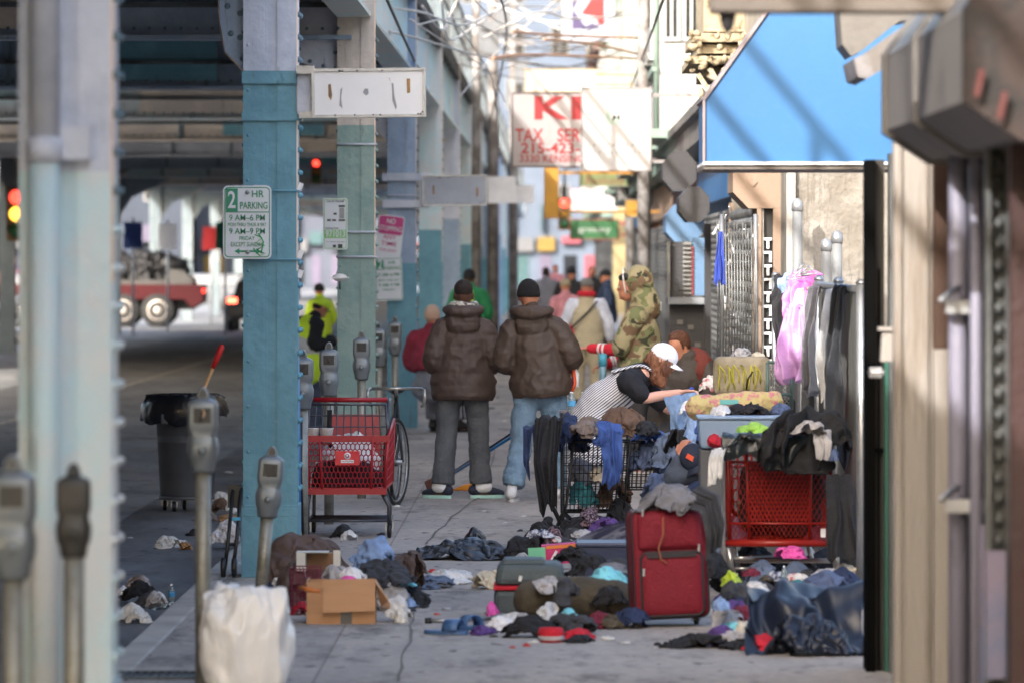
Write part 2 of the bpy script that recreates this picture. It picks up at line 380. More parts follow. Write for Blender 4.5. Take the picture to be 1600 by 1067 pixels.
def drape_mesh(mb, path, width, axis, folds=5, amp=.02, seed=0, thick=.006, nu=40, nv=30, ragged=.1, taper=0, grow=True):
    """cloth hanging along a path (list of points), spread along `axis`"""
    rnd = random.Random(seed); path = [Vector(p) for p in path]; axis = Vector(axis).normalized()
    L = [0]
    for a, b in zip(path, path[1:]): L.append(L[-1]+(b-a).length)
    def at(t):
        t = max(0, min(1, t))*L[-1]
        for i in range(len(L)-1):
            if t <= L[i+1]: 
                k = (t-L[i])/max(1e-6, L[i+1]-L[i]); return path[i].lerp(path[i+1], k), (path[i+1]-path[i]).normalized()
        return path[-1], (path[-1]-path[-2]).normalized()
    o1 = Vector((seed*3.7, seed*1.3, 5)); g = [[None]*(nv+1) for _ in range(nu+1)]; nrm = {}
    for i in range(nu+1):
        u = i/nu; rag = 1-ragged*(.5+noise.noise(Vector((u*3, seed, 2)))*1.2)
        for j in range(nv+1):
            v = j/nv*rag; p, t = at(v); nn = axis.cross(t).normalized()
            gr = (.25+.75*v) if grow else 1
            ph = folds*math.pi*2*u+noise.noise(Vector((u*2, v*2.2, seed)))*4
            off = amp*gr*(math.sin(ph)+.5*math.sin(ph*1.9+v*3)+1.2*noise.noise(Vector((u*4, v*5, seed+9))))
            w_ = width*(1-taper*v*(1 if taper > 0 else 1))*(1+.10*noise.noise(Vector((v*3, seed, 7))))
            g[i][j] = p+axis*((u-.5)*w_)+nn*off; nrm[i, j] = nn
    vs = [g[i][j] for i in range(nu+1) for j in range(nv+1)]; k = len(vs)
    vs += [g[i][j]+nrm[i, j]*thick for i in range(nu+1) for j in range(nv+1)]
    fs = []; W_ = nv+1
    for i in range(nu):
        for j in range(nv):
            a = i*W_+j; fs += [(a, a+1, a+W_+1, a+W_), (k+a, k+a+W_, k+a+W_+1, k+a+1)]
    for i in range(nu): fs += [(i*W_, (i+1)*W_, k+(i+1)*W_, k+i*W_), (i*W_+nv, k+i*W_+nv, k+(i+1)*W_+nv, (i+1)*W_+nv)]
    for j in range(nv): fs += [(j, k+j, k+j+1, j+1), (nu*W_+j, nu*W_+j+1, k+nu*W_+j+1, k+nu*W_+j)]
    return mb.add(vs, fs, True)
def drape(name, mat, path, width, axis, label, cat, group=None, parent=None, loc=(0,0,0), **k):
    mb = MB().m(mat); base = Vector(loc); drape_mesh(mb, [Vector(p)-base for p in path], width, axis, **k)
    o = mb.build(name, parent, loc); return tag(o, label, cat, group) if parent is None else o
# ---------------------------------------------------------------- materials of the setting
def ground_mat(key, base, dark, slab=None, bump=.3, rough=.85, wet=0, rot=0):
    m = bpy.data.materials.new(key); m.use_nodes = True; n = m.node_tree.nodes; l = m.node_tree.links; b = n['Principled BSDF']
    tc = n.new('ShaderNodeTexCoord')
    def nz(s, d=8, r=.6, sc_=(1,1,1)):
        mp = n.new('ShaderNodeMapping'); mp.inputs['Scale'].default_value = sc_; l.new(tc.outputs['Object'], mp.inputs[0])
        q = n.new('ShaderNodeTexNoise'); q.inputs['Scale'].default_value = s; q.inputs['Detail'].default_value = d; q.inputs['Roughness'].default_value = r; l.new(mp.outputs[0], q.inputs[0]); return q.outputs[0]
    def ramp(i, p0, p1, c0, c1):
        r = n.new('ShaderNodeValToRGB'); r.color_ramp.elements[0].position = p0; r.color_ramp.elements[1].position = p1
        r.color_ramp.elements[0].color = c0; r.color_ramp.elements[1].color = c1; l.new(i, r.inputs[0]); return r.outputs[0]
    def mixc(a, b_, f, mode='MIX'):
        q = n.new('ShaderNodeMix'); q.data_type = 'RGBA'; q.blend_type = mode
        for i, v in ((6, a), (7, b_)):
            if hasattr(v, 'is_output'): l.new(v, q.inputs[i])
            else: q.inputs[i].default_value = v
        if hasattr(f, 'is_output'): l.new(f, q.inputs[0])
        else: q.inputs[0].default_value = f
        return q.outputs[2]
    colr = ramp(nz(.7, 10, .65, (1, .25, 1)), .35, .68, dark, base)
    colr = mixc(colr, ramp(nz(14, 6), .3, .75, (.72,.72,.72,1), (1.18,1.18,1.18,1)), 1, 'MULTIPLY')
    colr = mixc(colr, (.035, .033, .032, 1), ramp(nz(2.3, 10, .75, (1, .35, 1)), .52, .64, (0,0,0,1), (.62,.62,.62,1)))   # stains
    colr = mixc(colr, (.02, .02, .02, 1), ramp(nz(9, 3, .5, (1, .4, 1)), .665, .685, (0,0,0,1), (.7,.7,.7,1)))   # gum spots
    colr = mixc(colr, (.55, .53, .5, 1), ramp(nz(26, 2, .5, (1, .5, 1)), .745, .755, (0,0,0,1), (.6,.6,.6,1)))   # tiny pale scraps ground in
    h = nz(60, 6)
    if slab:
        for sc_, off in slab:
            mp = n.new('ShaderNodeMapping'); mp.inputs['Location'].default_value = off; l.new(tc.outputs['Object'], mp.inputs[0])
            br = n.new('ShaderNodeTexBrick'); br.offset = 0; br.inputs['Scale'].default_value = 1; br.inputs['Mortar Size'].default_value = .008
            br.inputs['Brick Width'].default_value = sc_[0]; br.inputs['Row Height'].default_value = sc_[1]; br.inputs['Mortar Smooth'].default_value = .2
            br.inputs['Color1'].default_value = (1,1,1,1); br.inputs['Color2'].default_value = (.78,.79,.82,1); br.inputs['Mortar'].default_value = (.6,.58,.56,1)
            l.new(mp.outputs[0], br.inputs[0]); colr = mixc(colr, br.outputs[0], 1, 'MULTIPLY')
    l.new(colr, b.inputs['Base Color'])
    rr = ramp(nz(1.1, 6, .6, (1, .3, 1)), .4, .6, (rough-.35*wet,)*3+(1,), (rough,)*3+(1,)); l.new(rr, b.inputs['Roughness'])
    bp = n.new('ShaderNodeBump'); bp.inputs['Strength'].default_value = bump; bp.inputs['Distance'].default_value = .01; l.new(h, bp.inputs['Height']); l.new(bp.outputs[0], b.inputs['Normal'])
    return m
m_walk = ground_mat('concrete_paving', (.54,.475,.415,1), (.36,.325,.295,1), [((3.1, 1.55), (1.13, .25, 0))])
m_road = ground_mat('asphalt', (.35,.355,.37,1), (.235,.24,.25,1), rough=.75, wet=.7)
m_kerb = M('kerb_stone', (.40,.37,.34,1), .85, vs=2, var=.3, bump=.3)
teal = paint('teal_paint', c(104,158,178), c(92,144,164))
teal2 = paint('green_teal_paint', c(140,166,162), c(124,154,154))
lav = paint('lavender_primer', c(198,206,222), c(180,190,208))
crm = paint('cream_primer', c(208,200,192), c(190,184,180))
blu = paint('blue_grey_paint', c(150,172,198), c(134,156,184))
pale = paint('pale_teal_paint', c(190,218,228), c(206,214,220))
strip_m = M('worn_lit_edge_paint', c(236,214,196), .6, colr2=c(190,160,140), vs=3, mix=.4)  # cream paints in the light on steel edges; browner patches are wear
rivet_m = M('rivet_paint', c(96,120,134), .5)
dkst = M('dark_sooty_steel', c(92,104,112), .7, colr2=c(52,54,56), vs=1.2, mix=.5, bump=.3, bs=8)
dkst2 = M('rusty_sooty_steel', c(112,112,104), .75, colr2=c(52,44,38), vs=1.6, mix=.5, bump=.3, bs=8)
slab_m = M('sooty_deck_underside', c(66,68,70), .85, colr2=c(26,26,26), vs=.8)
black = M('black_paint', (.012,.012,.013,1), .45, bump=.05)
galv = M('galvanised_steel', c(165,168,172), .42, metal=.7, vs=8, bump=.1)
white = M('white_enamel', c(225,227,230), .35, var=.05, vs=3, bump=.03)
# ---------------------------------------------------------------- ground
def sheet(name, x0, x1, y0, y1, z, mat, t=.02, kind='structure'):
    o = MB().m(mat).bb((x0, y0, z-t), (x1, y1, z)).build(name); return tag(o, kind=kind)
sheet('street', -150, 150, -40, 900, -.15, m_road, .3)
KX = -2.03
sheet('sidewalk', KX+.001, 14, -30, 150, 0, m_walk, .148)
sheet('sidewalk', KX+.001, 14, 192, 500, 0, m_walk, .148)
sheet('sidewalk', -16, -12.9, -30, 150, 0, m_walk, .148)
m_gut = ground_mat('wet_gutter_concrete', (.27,.27,.28,1), (.09,.09,.095,1), rough=.6, wet=.8)
sheet('gutter', -3.5, KX-.161, -30, 150, -.145, m_gut, .004)
mb = MB().m(m_kerb); y = -30
while y < 150: mb.bb((KX-.16, y, -.149), (KX, y+2.39, .006)); y += 2.4
tag(mb.build('kerb', bev=.015), kind='structure')
crk = MB().m(M('crack_dirt', (.15,.14,.125,1), .95)).m(_m['crack_dirt'])
def crack(pts, wd=.018):
    rnd = random.Random(4); q = []
    for (a, b) in zip(pts, pts[1:]):
        for k in range(8): t = k/8; q.append((a[0]+(b[0]-a[0])*t+rnd.uniform(-.02,.02), a[1]+(b[1]-a[1])*t))
    q.append(pts[-1])
    vs = []; 
    for x, y in q: ww = wd*rnd.uniform(.4, 1.5); vs += [(x-ww, y, .004), (x+ww, y, .004)]
    crk.add(vs, [(2*i, 2*i+1, 2*i+3, 2*i+2) for i in range(len(q)-1)])
g2 = lambda px, py: (X(px, GY(py)), GY(py))
crack([g2(668,850), g2(700,812), g2(760,770), g2(772,700)], .008); crack([g2(626,1066), g2(640,985), g2(660,930)], .006)
crack([g2(440,930), g2(580,928), g2(700,936)], .006)
tag(crk.build('pavement_cracks'), kind='structure')
# iron grate in the kerbside paving
t = thing('drain_grate', 'dark iron grate set in the pavement beside the near kerb', 'grate', (X(250,27.0), 27.0, .004))
mb = MB().m(dkst)
for k in range(12): mb.box((-.21+k*.038, 0, .004), (.014, .36, .008))
for sy in (-.18, .18): mb.box((0, sy, .005), (.47, .02, .01))
mb.build('bars', t); MB().m(black).box((0, 0, -.001), (.46, .36, .003)).build('frame', t)
# painted cross-walk bar and lane lines
mk = MB().m(M('worn_road_paint', c(200,198,190), .8, colr2=c(110,110,110), vs=6, mix=.45))
for xx in (-9, -7.4, -5.8, -4.2): mk.bb((xx, 146, -.149), (xx+.5, 150, -.145))
mk.bb((-7.1, 20, -.149), (-7.0, 140, -.145)); tag(mk.build('road_marking'), kind='structure')
# ---------------------------------------------------------------- elevated railway
farp = paint('pale_sunlit_column_paint', c(112,124,130), c(98,112,120))
YC = [20.5, 35.3, 50.6, 65.8, 81, 96.2, 111.4, 126.6, 141.8, 157, 172, 187, 202, 217, 232, 247]
DZ = 3.95
def column(i, Yc, left=False):
    low, up, zp = [(pale, lav, 2.3), (teal, lav, 3.14), (teal2, crm, 3.15), (teal, blu, 1.9), (teal, pale, 2.35), (blu, lav, 2.6), (teal, pale, 2.2)][i if i < 7 else 3+i % 4]
    if left: low, up, zp = farp, farp, 3.0
    xf = -1.93 if not left else -12.1
    nm = ['nearest riveted steel column with a pale conduit pipe clamped on its front', 'teal riveted column holding the hour parking sign, blank white sign box above', 'grey green riveted column with cream upper half behind the red cart',
          'blue grey riveted column with teal foot carrying the tilted no stopping sign', 'pale teal column just past the tilted pink headed sign'][i] if (i < 5 and not left) else \
         ('far steel columns along the street kerb, fifth and farther from the camera' if not left else 'pale steel columns across the street by the parked truck')
    t = thing('railway_column', nm, 'column', (xf+.165, Yc, -.15 if left else 0), group=None if (i < 5 and not left) else ('far kerb columns of the elevated railway' if not left else 'columns on the far side of the street'))
    w2 = .165; d = .38
    for nm_, m_, z0, z1 in (('lower_shaft', low, .45, zp), ('upper_shaft', up, zp, DZ+1.3)):
        mb = MB().m(m_); mb.bb((-w2+.012, .012, z0), (w2-.012, d-.012, z1))
        for a, b_ in ((-w2, -.035), (.045, w2)): mb.bb((a, 0, z0), (b_, .012, z1)); mb.bb((a, d-.012, z0), (b_, d, z1))
        mb.bb((-.035, .006, z0), (-.018, .0121, z1))
        mb.bb((-w2, .0125, z0), (-w2+.0118, .09, z1)); mb.bb((w2-.0118, d-.1, z0), (w2, d-.0125, z1))
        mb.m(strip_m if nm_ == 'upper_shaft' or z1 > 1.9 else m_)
        mb.bb((w2-.0118, .0125, max(z0, 1.9) if nm_ != 'upper_shaft' else z0), (w2+.008, .085, z1))  # flange edge coloured cream as if lit, down to the teal part
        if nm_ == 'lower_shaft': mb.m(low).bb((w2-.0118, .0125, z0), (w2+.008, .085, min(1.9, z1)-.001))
        mb.build(nm_, t)
    mb = MB().m(low); mb.bb((-w2-.012, -.012, 0), (w2+.012, d+.012, .45)); mb.bb((-w2-.012, -.016, .38), (w2+.012, -.0121, .43)); mb.build('base', t, bev=.006)
    mb = MB().m(rivet_m); z = .55; n_ = 7 if i < 3 else 5
    while z < DZ:
        for yy in ((.03, .3) if i < 4 and not left else (.03,)):
            mb.m(low if z < zp-.1 else rivet_m).lathe([(.019, 0), (.018, .009), (.012, .018), (.003, .021)], (w2+.008, yy, z), n_, 'x')
        if i < 4: mb.lathe([(.013, 0), (.011, -.008), (.002, -.012)], (-w2, .03, z+.03), n_, 'x')
        z += .14
    if i < 3 and not left:
        z = .5
        while z < zp+1:
            mb.m(low if z < zp-.03 else up).lathe([(.011, 0), (.009, -.004), (.002, -.006)], (-w2+.03, 0, z), 7, 'y'); z += .28
    tag(mb.build('rivets', t), kind='stuff')
    return t
def bracket(t, poly, mat=lav, y0=.1, y1=.2, riv=True):
    mb = MB().m(mat).prism(poly, y0, y1)
    n_ = len(poly)
    if riv:
        mb.m(rivet_m)
        for k in range(n_-1):
            a, b_ = Vector((poly[k][0], 0, poly[k][1])), Vector((poly[k+1][0], 0, poly[k+1][1])); L = (b_-a).length; q = max(1, int(L/.11))
            inn = Vector((.05, 0, .0))
            for j in range(q): p = a.lerp(b_, (j+.5)/q)+inn; mb.lathe([(.02, 0), (.018, -.008), (.004, -.014)], (p.x, y0, p.z+.02), 8, 'y')
        for z in (3.35, 3.5, 3.65, 3.8): mb.lathe([(.02, 0), (.018, -.008), (.004, -.014)], (-.19, y0, z), 8, 'y')
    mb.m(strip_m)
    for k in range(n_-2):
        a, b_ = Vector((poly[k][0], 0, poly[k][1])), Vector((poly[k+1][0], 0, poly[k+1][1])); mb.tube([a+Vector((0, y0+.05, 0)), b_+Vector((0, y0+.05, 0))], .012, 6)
    return mb.build('knee_bracket', t)
cols = [column(i, y_) for i, y_ in enumerate(YC)]
bracket(cols[1], [(-.165, 3.14), (-.28, 3.26), (-.315, 3.45), (-.32, 3.60), (-.40, 3.8), (-.6, DZ+.2), (-.165, DZ+.2)], blu)
bracket(cols[2], [(-.165, 3.6), (-.52, 3.72), (-.6, 3.9), (-1.0, 4.3), (-.165, 4.3)], lav)
for k in (3, 4, 5, 6, 7): bracket(cols[k], [(-.165, 3.3), (-.35, 3.5), (-.6, 3.75), (-1.0, DZ+.1), (-.165, DZ+.1)], lav, riv=False)
for k in (8, 9, 10): bracket(cols[k], [(-.165, 3.2), (-.35, 3.4), (-1.2, DZ+.1), (-.165, DZ+.1)], pale, riv=False)
for k, y_ in enumerate([124, 139, 154, 170, 185, 200, 215, 230, 245]):
    t = column(k+5, y_, True)
    bracket(t, [(.165, 3.2), (.165, DZ+.3), (1.6, DZ+.3), (1.1, DZ), (.5, 3.7)], farp, riv=False)
deck = thing('elevated_railway', 'sooty riveted steel deck of the elevated railway over the street', 'railway', (-6.8, 0, DZ))
def dpart(name, mb, dz=0): o = mb.build(name, deck, (0, 0, 0)); return o
L0 = -30
mb = MB().m(slab_m); mb.bb((-5.6, L0, 1.0), (5.2, 330, 1.25)); dpart('deck_slab', mb)
for xx in (-5.45, 5.02):                                          # edge girders, plates with stiffeners
    mb = MB().m(blu if xx < 0 else pale).bb((xx-.02, L0, .2), (xx+.02, 330, 1.26)); mb.bb((xx-.15, L0, 1.26), (xx+.15, 330, 1.30)); mb.bb((xx-.15, L0, .16), (xx+.15, 330, .2))
    y = L0
    while y < 300: mb.bb((xx-.1, y, .2), (xx+.1, y+.04, 1.26)); y += 1.9
    dpart('edge_girder', mb)
rnd = random.Random(2)
yall = [-10, 5.3]+YC+[262, 277, 292, 307]
for i, yc in enumerate(yall):
    mb = MB().m([lav, blu, pale, crm][i % 4] if i != 4 else blu); mb.bb((-5.4, yc+.1, 0), (5.0, yc+.16, 1.0))
    mb.bb((-5.4, yc-.06, -.04), (5.0, yc+.32, 0)); mb.m(dkst).bb((-5.4, yc-.06, .25), (5.0, yc+.099, .29))
    x = -5.3; k = 0
    while x < 4.8: mb.m(rivet_m).bb((x, yc+.02, .001), (x+.05, yc+.1, 1.0)); x += 1.15
    mb.m(crm if i % 2 == 0 else teal).bb((.9+.3*(i % 3), yc+.0, .06), (2.9, yc+.021, .62))   # patch plates in other paint
    mb.m(rivet_m)
    if 25 < yc < 100:
        x = -5.2
        while x < 4.9:
            for z in (.06, .55): mb.lathe([(.018, 0), (.016, -.01), (.003, -.015)], (x, yc-.001, z), 6, 'y')
            x += .14
    dpart('crossbeam', mb)
    for k in range(1, 7):
        yy = yc+k*15.2/7
        mb = MB().m([dkst, dkst2][(k+i) % 2] if k % 3 else blu); mb.bb((-5.3, yy, .42+.12*((k*7+i) % 3)), (4.9, yy+.05, 1.0)); mb.bb((-5.3, yy-.1, .40+.12*((k*7+i) % 3)), (4.9, yy+.15, .42+.12*((k*7+i) % 3)-.0001))
        if i < 14: dpart('floor_beam', mb)
for xx in (-4.2, -2.9, -1.2, .1, 1.6, 2.9, 4.1):
    mb = MB().m(dkst2).bb((xx-.03, L0, .55), (xx+.03, 330, .999)); mb.bb((xx-.12, L0, .52), (xx+.12, 330, .55)); dpart('stringer', mb)
mb = MB().m(dkst)
for z in (2.1, 2.65): mb.bb((5.0, L0, z), (5.05, 330, z+.06))
y = L0
while y < 330: mb.bb((5.0, y, 1.3), (5.05, y+.06, 2.7)); y += 2.2
dpart('railing', mb)
# near column: conduit pipe, clamp
t = cols[0]; mb = MB().m(pale).tube([(-.065, -.075, 0), (-.065, -.075, 2.36)], .056, 20); mb.m(lav).tube([(-.065, -.075, 2.37), (-.065, -.075, 5)], .056, 20); mb.build('conduit_pipe', t)
mb = MB().m(lav).bb((-.13, -.075, 2.34), (.10, -.005, 2.46)); mb.tube([(-.065, -.075, 2.33), (-.065, -.075, 2.42)], .064, 20); mb.build('pipe_clamp', t)
mb = MB().m(pale).bb((-.165, -.02, .3), (.05, -.013, .42)); mb.build('pipe_clamp', t)
# second column: straps
t = cols[1]
for z0, z1 in ((3.06, 3.135), (2.83, 2.885)):
    MB().m(teal).bb((-.172, -.022, z0), (.20, -.0125, z1)).build('strap', t)
    o = MB().m(galv).bb((.17, -.012, z0), (.20, .1, z1)).build('strap', t)
MB().m(lav).bb((-.10, -.02, 2.37), (-.02, -.013, 2.43)).build('paper_remnant', t)
for z0 in (2.395, 1.97):
    mb = MB().m(teal if z0 > 2 else teal).tube([(-.14, -.018, z0), (.175, -.018, z0), (.185, .02, z0)], .006, 6); mb.build('band', t)
mb = MB().m(white)
for z in (2.42, 2.0, 1.88): mb.box((.185, .04, z), (.03, .03, .05), (0, .3, .2))
mb.build('band_buckle', t)
for k, zs in ((2, (2.98, 2.2, 1.98)), (3, (2.9, 2.68))):
    for z0 in zs: MB().m(lav).tube([(-.17, -.012, z0), (.175, -.012, z0), (.185, .02, z0)], .010, 6).build('band', cols[k])
mb = MB().m(galv).bb((.10, -.03, 3.36), (.20, 0, 3.42)); mb.lathe([(.03, 0), (.03, -.05)], (.19, 0, 3.38), 10, 'y'); mb.build('clamp', cols[2])
# ---------------------------------------------------------------- signs on the columns
def panel(px0, py0, px1, py1, Y, t=.02):
    a = P(px0, py1, Y); b = P(px1, py0, Y); return a, b
sg_green = M('sign_green', c(26,140,110), .4, var=.05, bump=0); sg_white = M('sign_white', c(216,224,232), .4, var=.06, bump=.03)
sg_mag = M('sign_magenta', c(190,60,130), .45, var=.1, bump=0); sg_ink = M('sign_ink', c(50,60,64), .5, bump=0); sg_lime = M('sign_lime', c(130,190,120), .5, bump=0)
def rrect(w_, h_, r, n_=5):
    pts = []
    for cx, cz, a0 in ((w_/2-r, h_/2-r, 0), (-w_/2+r, h_/2-r, 90), (-w_/2+r, -h_/2+r, 180), (w_/2-r, -h_/2+r, 270)):
        for k in range(n_+1): a = R(a0+90*k/n_); pts.append((cx+math.cos(a)*r, cz+math.sin(a)*r))
    return pts
def sign_plate(name, label, px0, py0, px1, py1, Y, tilt=0, r=.03, border=sg_green, cat='sign', group=None):
    a, b = panel(px0, py0, px1, py1, Y); w_, h_ = b.x-a.x, b.z-a.z; cpos = (a+b)/2
    t = thing(name, label, cat, cpos, group=group, rot=(0, tilt, 0))
    mb = MB().m(sg_white).prism(rrect(w_, h_, r), 0, .004); mb.build('plate', t)
    if border:
        out = rrect(w_-.018, h_-.018, r*.85); inn = rrect(w_-.03, h_-.03, r*.7); n_ = len(out)
        vs = [(x, -.0015, z) for x, z in out]+[(x, -.0015, z) for x, z in inn]
        MB().m(border).add(vs, [(i, (i+1) % n_, n_+(i+1) % n_, n_+i) for i in range(n_)]).build('border', t)
    return t, w_, h_
Y2 = 35.22
t, w_, h_ = sign_plate('parking_sign', 'white and green two hour parking sign with green arrow and scribble, on teal column', 348.5, 290.5, 424, 405, Y2)
q = P(0,0,Y2); u = Y2/F
def L(px, py): return ((px-386.2)*u, -.003, (347.7-py)*u)
def ltext(name, body, px, py, hpx, mat, wpx, bold=0):
    x, _, z = L(px, py); text(name, body, z, x, -.003, hpx*u, mat, t, w=wpx*u, local=True, bold=bold)
def text_at(t, name, body, x, z, h, mat, w=None, bold=0, y=-.003, tilt=0):
    return text(name, body, x, z, y, h, mat, t, w=w, local=True, bold=bold, rot=(R(90), tilt, 0))
MB().m(sg_green).bb((L(353,0)[0], -.003, L(0,331)[2]), (L(371.5,0)[0], -.0012, L(0,295)[2])).build('green_block', t)
text_at(t, 'numeral', '2', *[L(362,314)[0], L(362,314)[2]], 26*u, sg_white, 12*u, .02, -.005)
for b_, x_, y_, h2, w2, bd in (('HR', 403, 304, 10.5, 19, .02), ('PARKING', 396.5, 322, 10.5, 43, .02), ('9 AM–6 PM', 386, 341, 9, 56, .01), ('MON THRU THUR & SAT', 386, 351.5, 5.5, 60, 0), ('9 AM–9 PM', 386, 362, 9, 56, .01), ('FRIDAY', 386, 373, 6, 24, 0), ('EXCEPT SUNDAY', 386, 382.5, 6.5, 50, 0)):
    text_at(t, 'lettering', b_, L(x_, y_)[0], L(x_, y_)[2], h2*u, sg_green, w2*u, bd)
MB().m(sg_green).bb(L(349+4, 332.4), (L(421, 0)[0], -.001, L(0, 331)[2])).build('rule', t)
ar = [(366,393), (374,388.5), (374,391.5), (400,391.5), (400,388.5), (408,393), (400,397.5), (400,394.5), (374,394.5), (374,397.5)]
MB().m(sg_green).prism([(L(a, b_)[0], L(a, b_)[2]) for a, b_ in ar], -.003, -.001).build('arrow', t)
mb = MB().m(galv)
for y_ in (301, 394): mb.lathe([(.014, 0), (.013, -.005), (.003, -.008)], L(386.5, y_), 12, 'y')
mb.build('bolts', t)
scr = MB().m(M('green_marker', c(40,170,110), .5, bump=0))
for pts in ([(398,367),(410,372),(400,380),(414,384),(402,390)], [(404,365),(412,378),(408,396)], [(396,388),(406,400),(414,396),(404,393)]): scr.tube([Vector(L(a, b_))+Vector((0,-.001,0)) for a, b_ in pts], .004, 5)
scr.build('scribble', t)
# 971013 permit sign on third column
Y3 = 50.5; u = Y3/F
t, w_, h_ = sign_plate('permit_sign', 'small white meter zone sign with lime green number band on third column', 504.5, 310, 543, 390.5, Y3, border=sg_lime, r=.02)
cx, cy = 523.7, 350.2
L3 = lambda px, py: ((px-cx)*u, (cy-py)*u)
x_, z_ = L3(524, 366); MB().m(sg_lime).box((x_, -.002, z_), (35*u, .002, 13*u)).build('number_band', t)
text_at(t, 'lettering', '971013', *L3(524, 366), 10*u, sg_white, 31*u, .03, -.005)
for b_, px, py, hp, wp in (('PAY BY PHONE', 524, 315, 3, 26), ('Parking Zone', 519, 357, 3, 20), ('no coins? use app', 524, 378, 2, 28)): text_at(t, 'lettering', b_, *L3(px, py), hp*u, sg_ink, wp*u)
mb = MB().m(sg_ink)
for (a, b_, cc, d) in ((511,343,517,346),(519,343,525,346),(529,321,539,324),(529,343,539,346),(521,333,526,336),(520,383,525,387),(528,382,535,388)):
    p, q_ = L3(a, d), L3(cc, b_); mb.bb((p[0], -.002, p[1]), (q_[0], -.001, q_[1]))
mb.m(M('sign_grey', c(150,155,160), .5)); p, q_ = L3(530, 342), L3(538, 325); mb.bb((p[0], -.002, p[1]), (q_[0], -.001, q_[1])); mb.build('pictogram', t)
# no stopping + 2hr on the fourth column
Y4 = 65.7; u = Y4/F
t, w_, h_ = sign_plate('no_stopping_sign', 'tilted white no stopping sign with magenta head on blue grey column', 588, 337, 629, 406, Y4, tilt=R(7), border=None, r=.03)
MB().m(sg_mag).prism([(x, z+h_*.5-.115) for x, z in rrect(w_-.02, .21, .03)], -.003, -.001).build('head_band', t)
text_at(t, 'lettering', 'NO', 0, h_*.5-.07, .055, sg_white, .10, .02, -.006); text_at(t, 'lettering', 'STOPPING', 0, h_*.5-.155, .055, sg_white, .26, .01, -.006)
for k, (b_, ww) in enumerate((('ANY', .15), ('TIME', .18), ('TOW AWAY', .2))): text_at(t, 'lettering', b_, 0, -.0-.075*k, .05 if k < 2 else .03, sg_mag, ww, .01)
t, w_, h_ = sign_plate('parking_sign', 'blurred white and green parking sign below the tilted no stopping sign', 586, 403, 629, 470, Y4-.02, tilt=R(-2))
MB().m(sg_green).box((-w_*.3, -.002, h_*.33), (w_*.27, .002, h_*.22)).build('green_block', t)
text_at(t, 'numeral', '2', -w_*.3, h_*.33, .10, sg_white, .05, .02, -.005)
for b_, zz, ww, hh in (('HR', .38, .08, .04), ('PARKING', .25, .18, .04), ('9 AM–6 PM', .10, .24, .035), ('MON THRU SAT', -.03, .24, .022), ('9 AM–9 PM', -.14, .24, .035), ('FRIDAY', -.25, .14, .022)):
    text_at(t, 'lettering', b_, (w_*.14 if zz > .2 else 0), h_*zz, hh, sg_green, ww, .01)
# blank sign boxes
def blank(px0, py0, px1, py1, Y, mat, label, marks=(), d=.10, tilt=-.01):
    a, b = panel(px0, py0, px1, py1, Y); cpos = (a+b)/2; w_, h_ = b.x-a.x, b.z-a.z
    t = thing('sign_box', label, 'sign box', cpos, rot=(0, tilt, 0)); u_ = Y/F
    mb = MB().m(galv if marks else mat)
    fr = .018
    for q0, q1 in (((-w_/2,-h_/2),(w_/2,-h_/2+fr)), ((-w_/2,h_/2-fr),(w_/2,h_/2)), ((-w_/2,-h_/2+fr),(-w_/2+fr,h_/2-fr)), ((w_/2-fr,-h_/2+fr),(w_/2,h_/2-fr))): mb.bb((q0[0], -.012, q0[1]), (q1[0], d, q1[1]))
    mb.build('frame', t)
    MB().m(mat).bb((-w_/2+fr, 0, -h_/2+fr), (w_/2-fr, d-.01, h_/2-fr)).build('face', t)
    k = MB().m(M('scraped_brown_backing', c(170,130,80), .8, colr2=c(96,84,70))); k2 = MB().m(M('grey_scrape', c(150,152,158), .8))
    for kind, pts in marks:
        q_ = [((a_-(px0+px1)/2)*u_, ((py0+py1)/2-b_)*u_) for a_, b_ in pts]; (k if kind else k2).prism(q_, -.003, -.0005)
    if marks:
        k.build('torn_patch', t); k2.build('scrape', t)
        mb = MB().m(black); rr_ = random.Random(3)
        for a_, b_ in [(rr_.uniform(px0+4, px1-4), rr_.choice((py0+4, py1-4))) for _ in range(9)]+[(px1-5, py1-8), (px1-8, py1-5), (px1-12, py1-5)]:
            mb.lathe([(.006, 0), (.004, -.003)], ((a_-(px0+px1)/2)*u_, -.012, ((py0+py1)/2-b_)*u_), 6, 'y')
        mb.build('screws', t)
    return t
Yb = 35.2
mk_ = [(1, [(513,132),(517,131),(519,150),(517,157),(513,150)]), (1, [(635.5,124),(641,124),(641,146),(636,147)]), (0, [(532,140),(535,136),(533,155),(535,170),(530,165)]), (0, [(567,145),(570,139),(575,139),(576,147),(572,150)]), (0, [(604,122),(608,123),(611,130),(609,123)]), (0, [(612,130),(615,132),(616,150),(620,168),(618,172),(613,158)])]
blank(487, 107, 665, 184, Yb, white, 'blank white sign box with torn brown patches, strapped to teal column', mk_)
t = thing('sign_bracket', 'grey steel arm holding the blank white sign box to the column', 'bracket', P(475, 145, Yb+.05))
mb = MB().m(lav).box((0, .03, 0), (.085, .03, .27)); mb.m(galv).box((.01, .0, .14), (.11, .06, .05)); mb.box((.02, 0, -.14), (.10, .06, .04)); mb.build('arm', t)
gs = M('grey_sign_face', c(150,158,172), .5, vs=2); gs2 = M('pale_sign_face', c(196,200,208), .5, vs=2)
blank(660, 274, 761, 322, 65.6, gs, 'blank grey sign box on an arm from the blue grey column', [(1, [(676,290),(679,290),(679,304),(676,304)]), (1, [(744,294),(747,294),(747,308),(744,308)])])
blank(762, 276, 806, 318, 96, gs2, 'pale blank sign box behind the blank grey one')
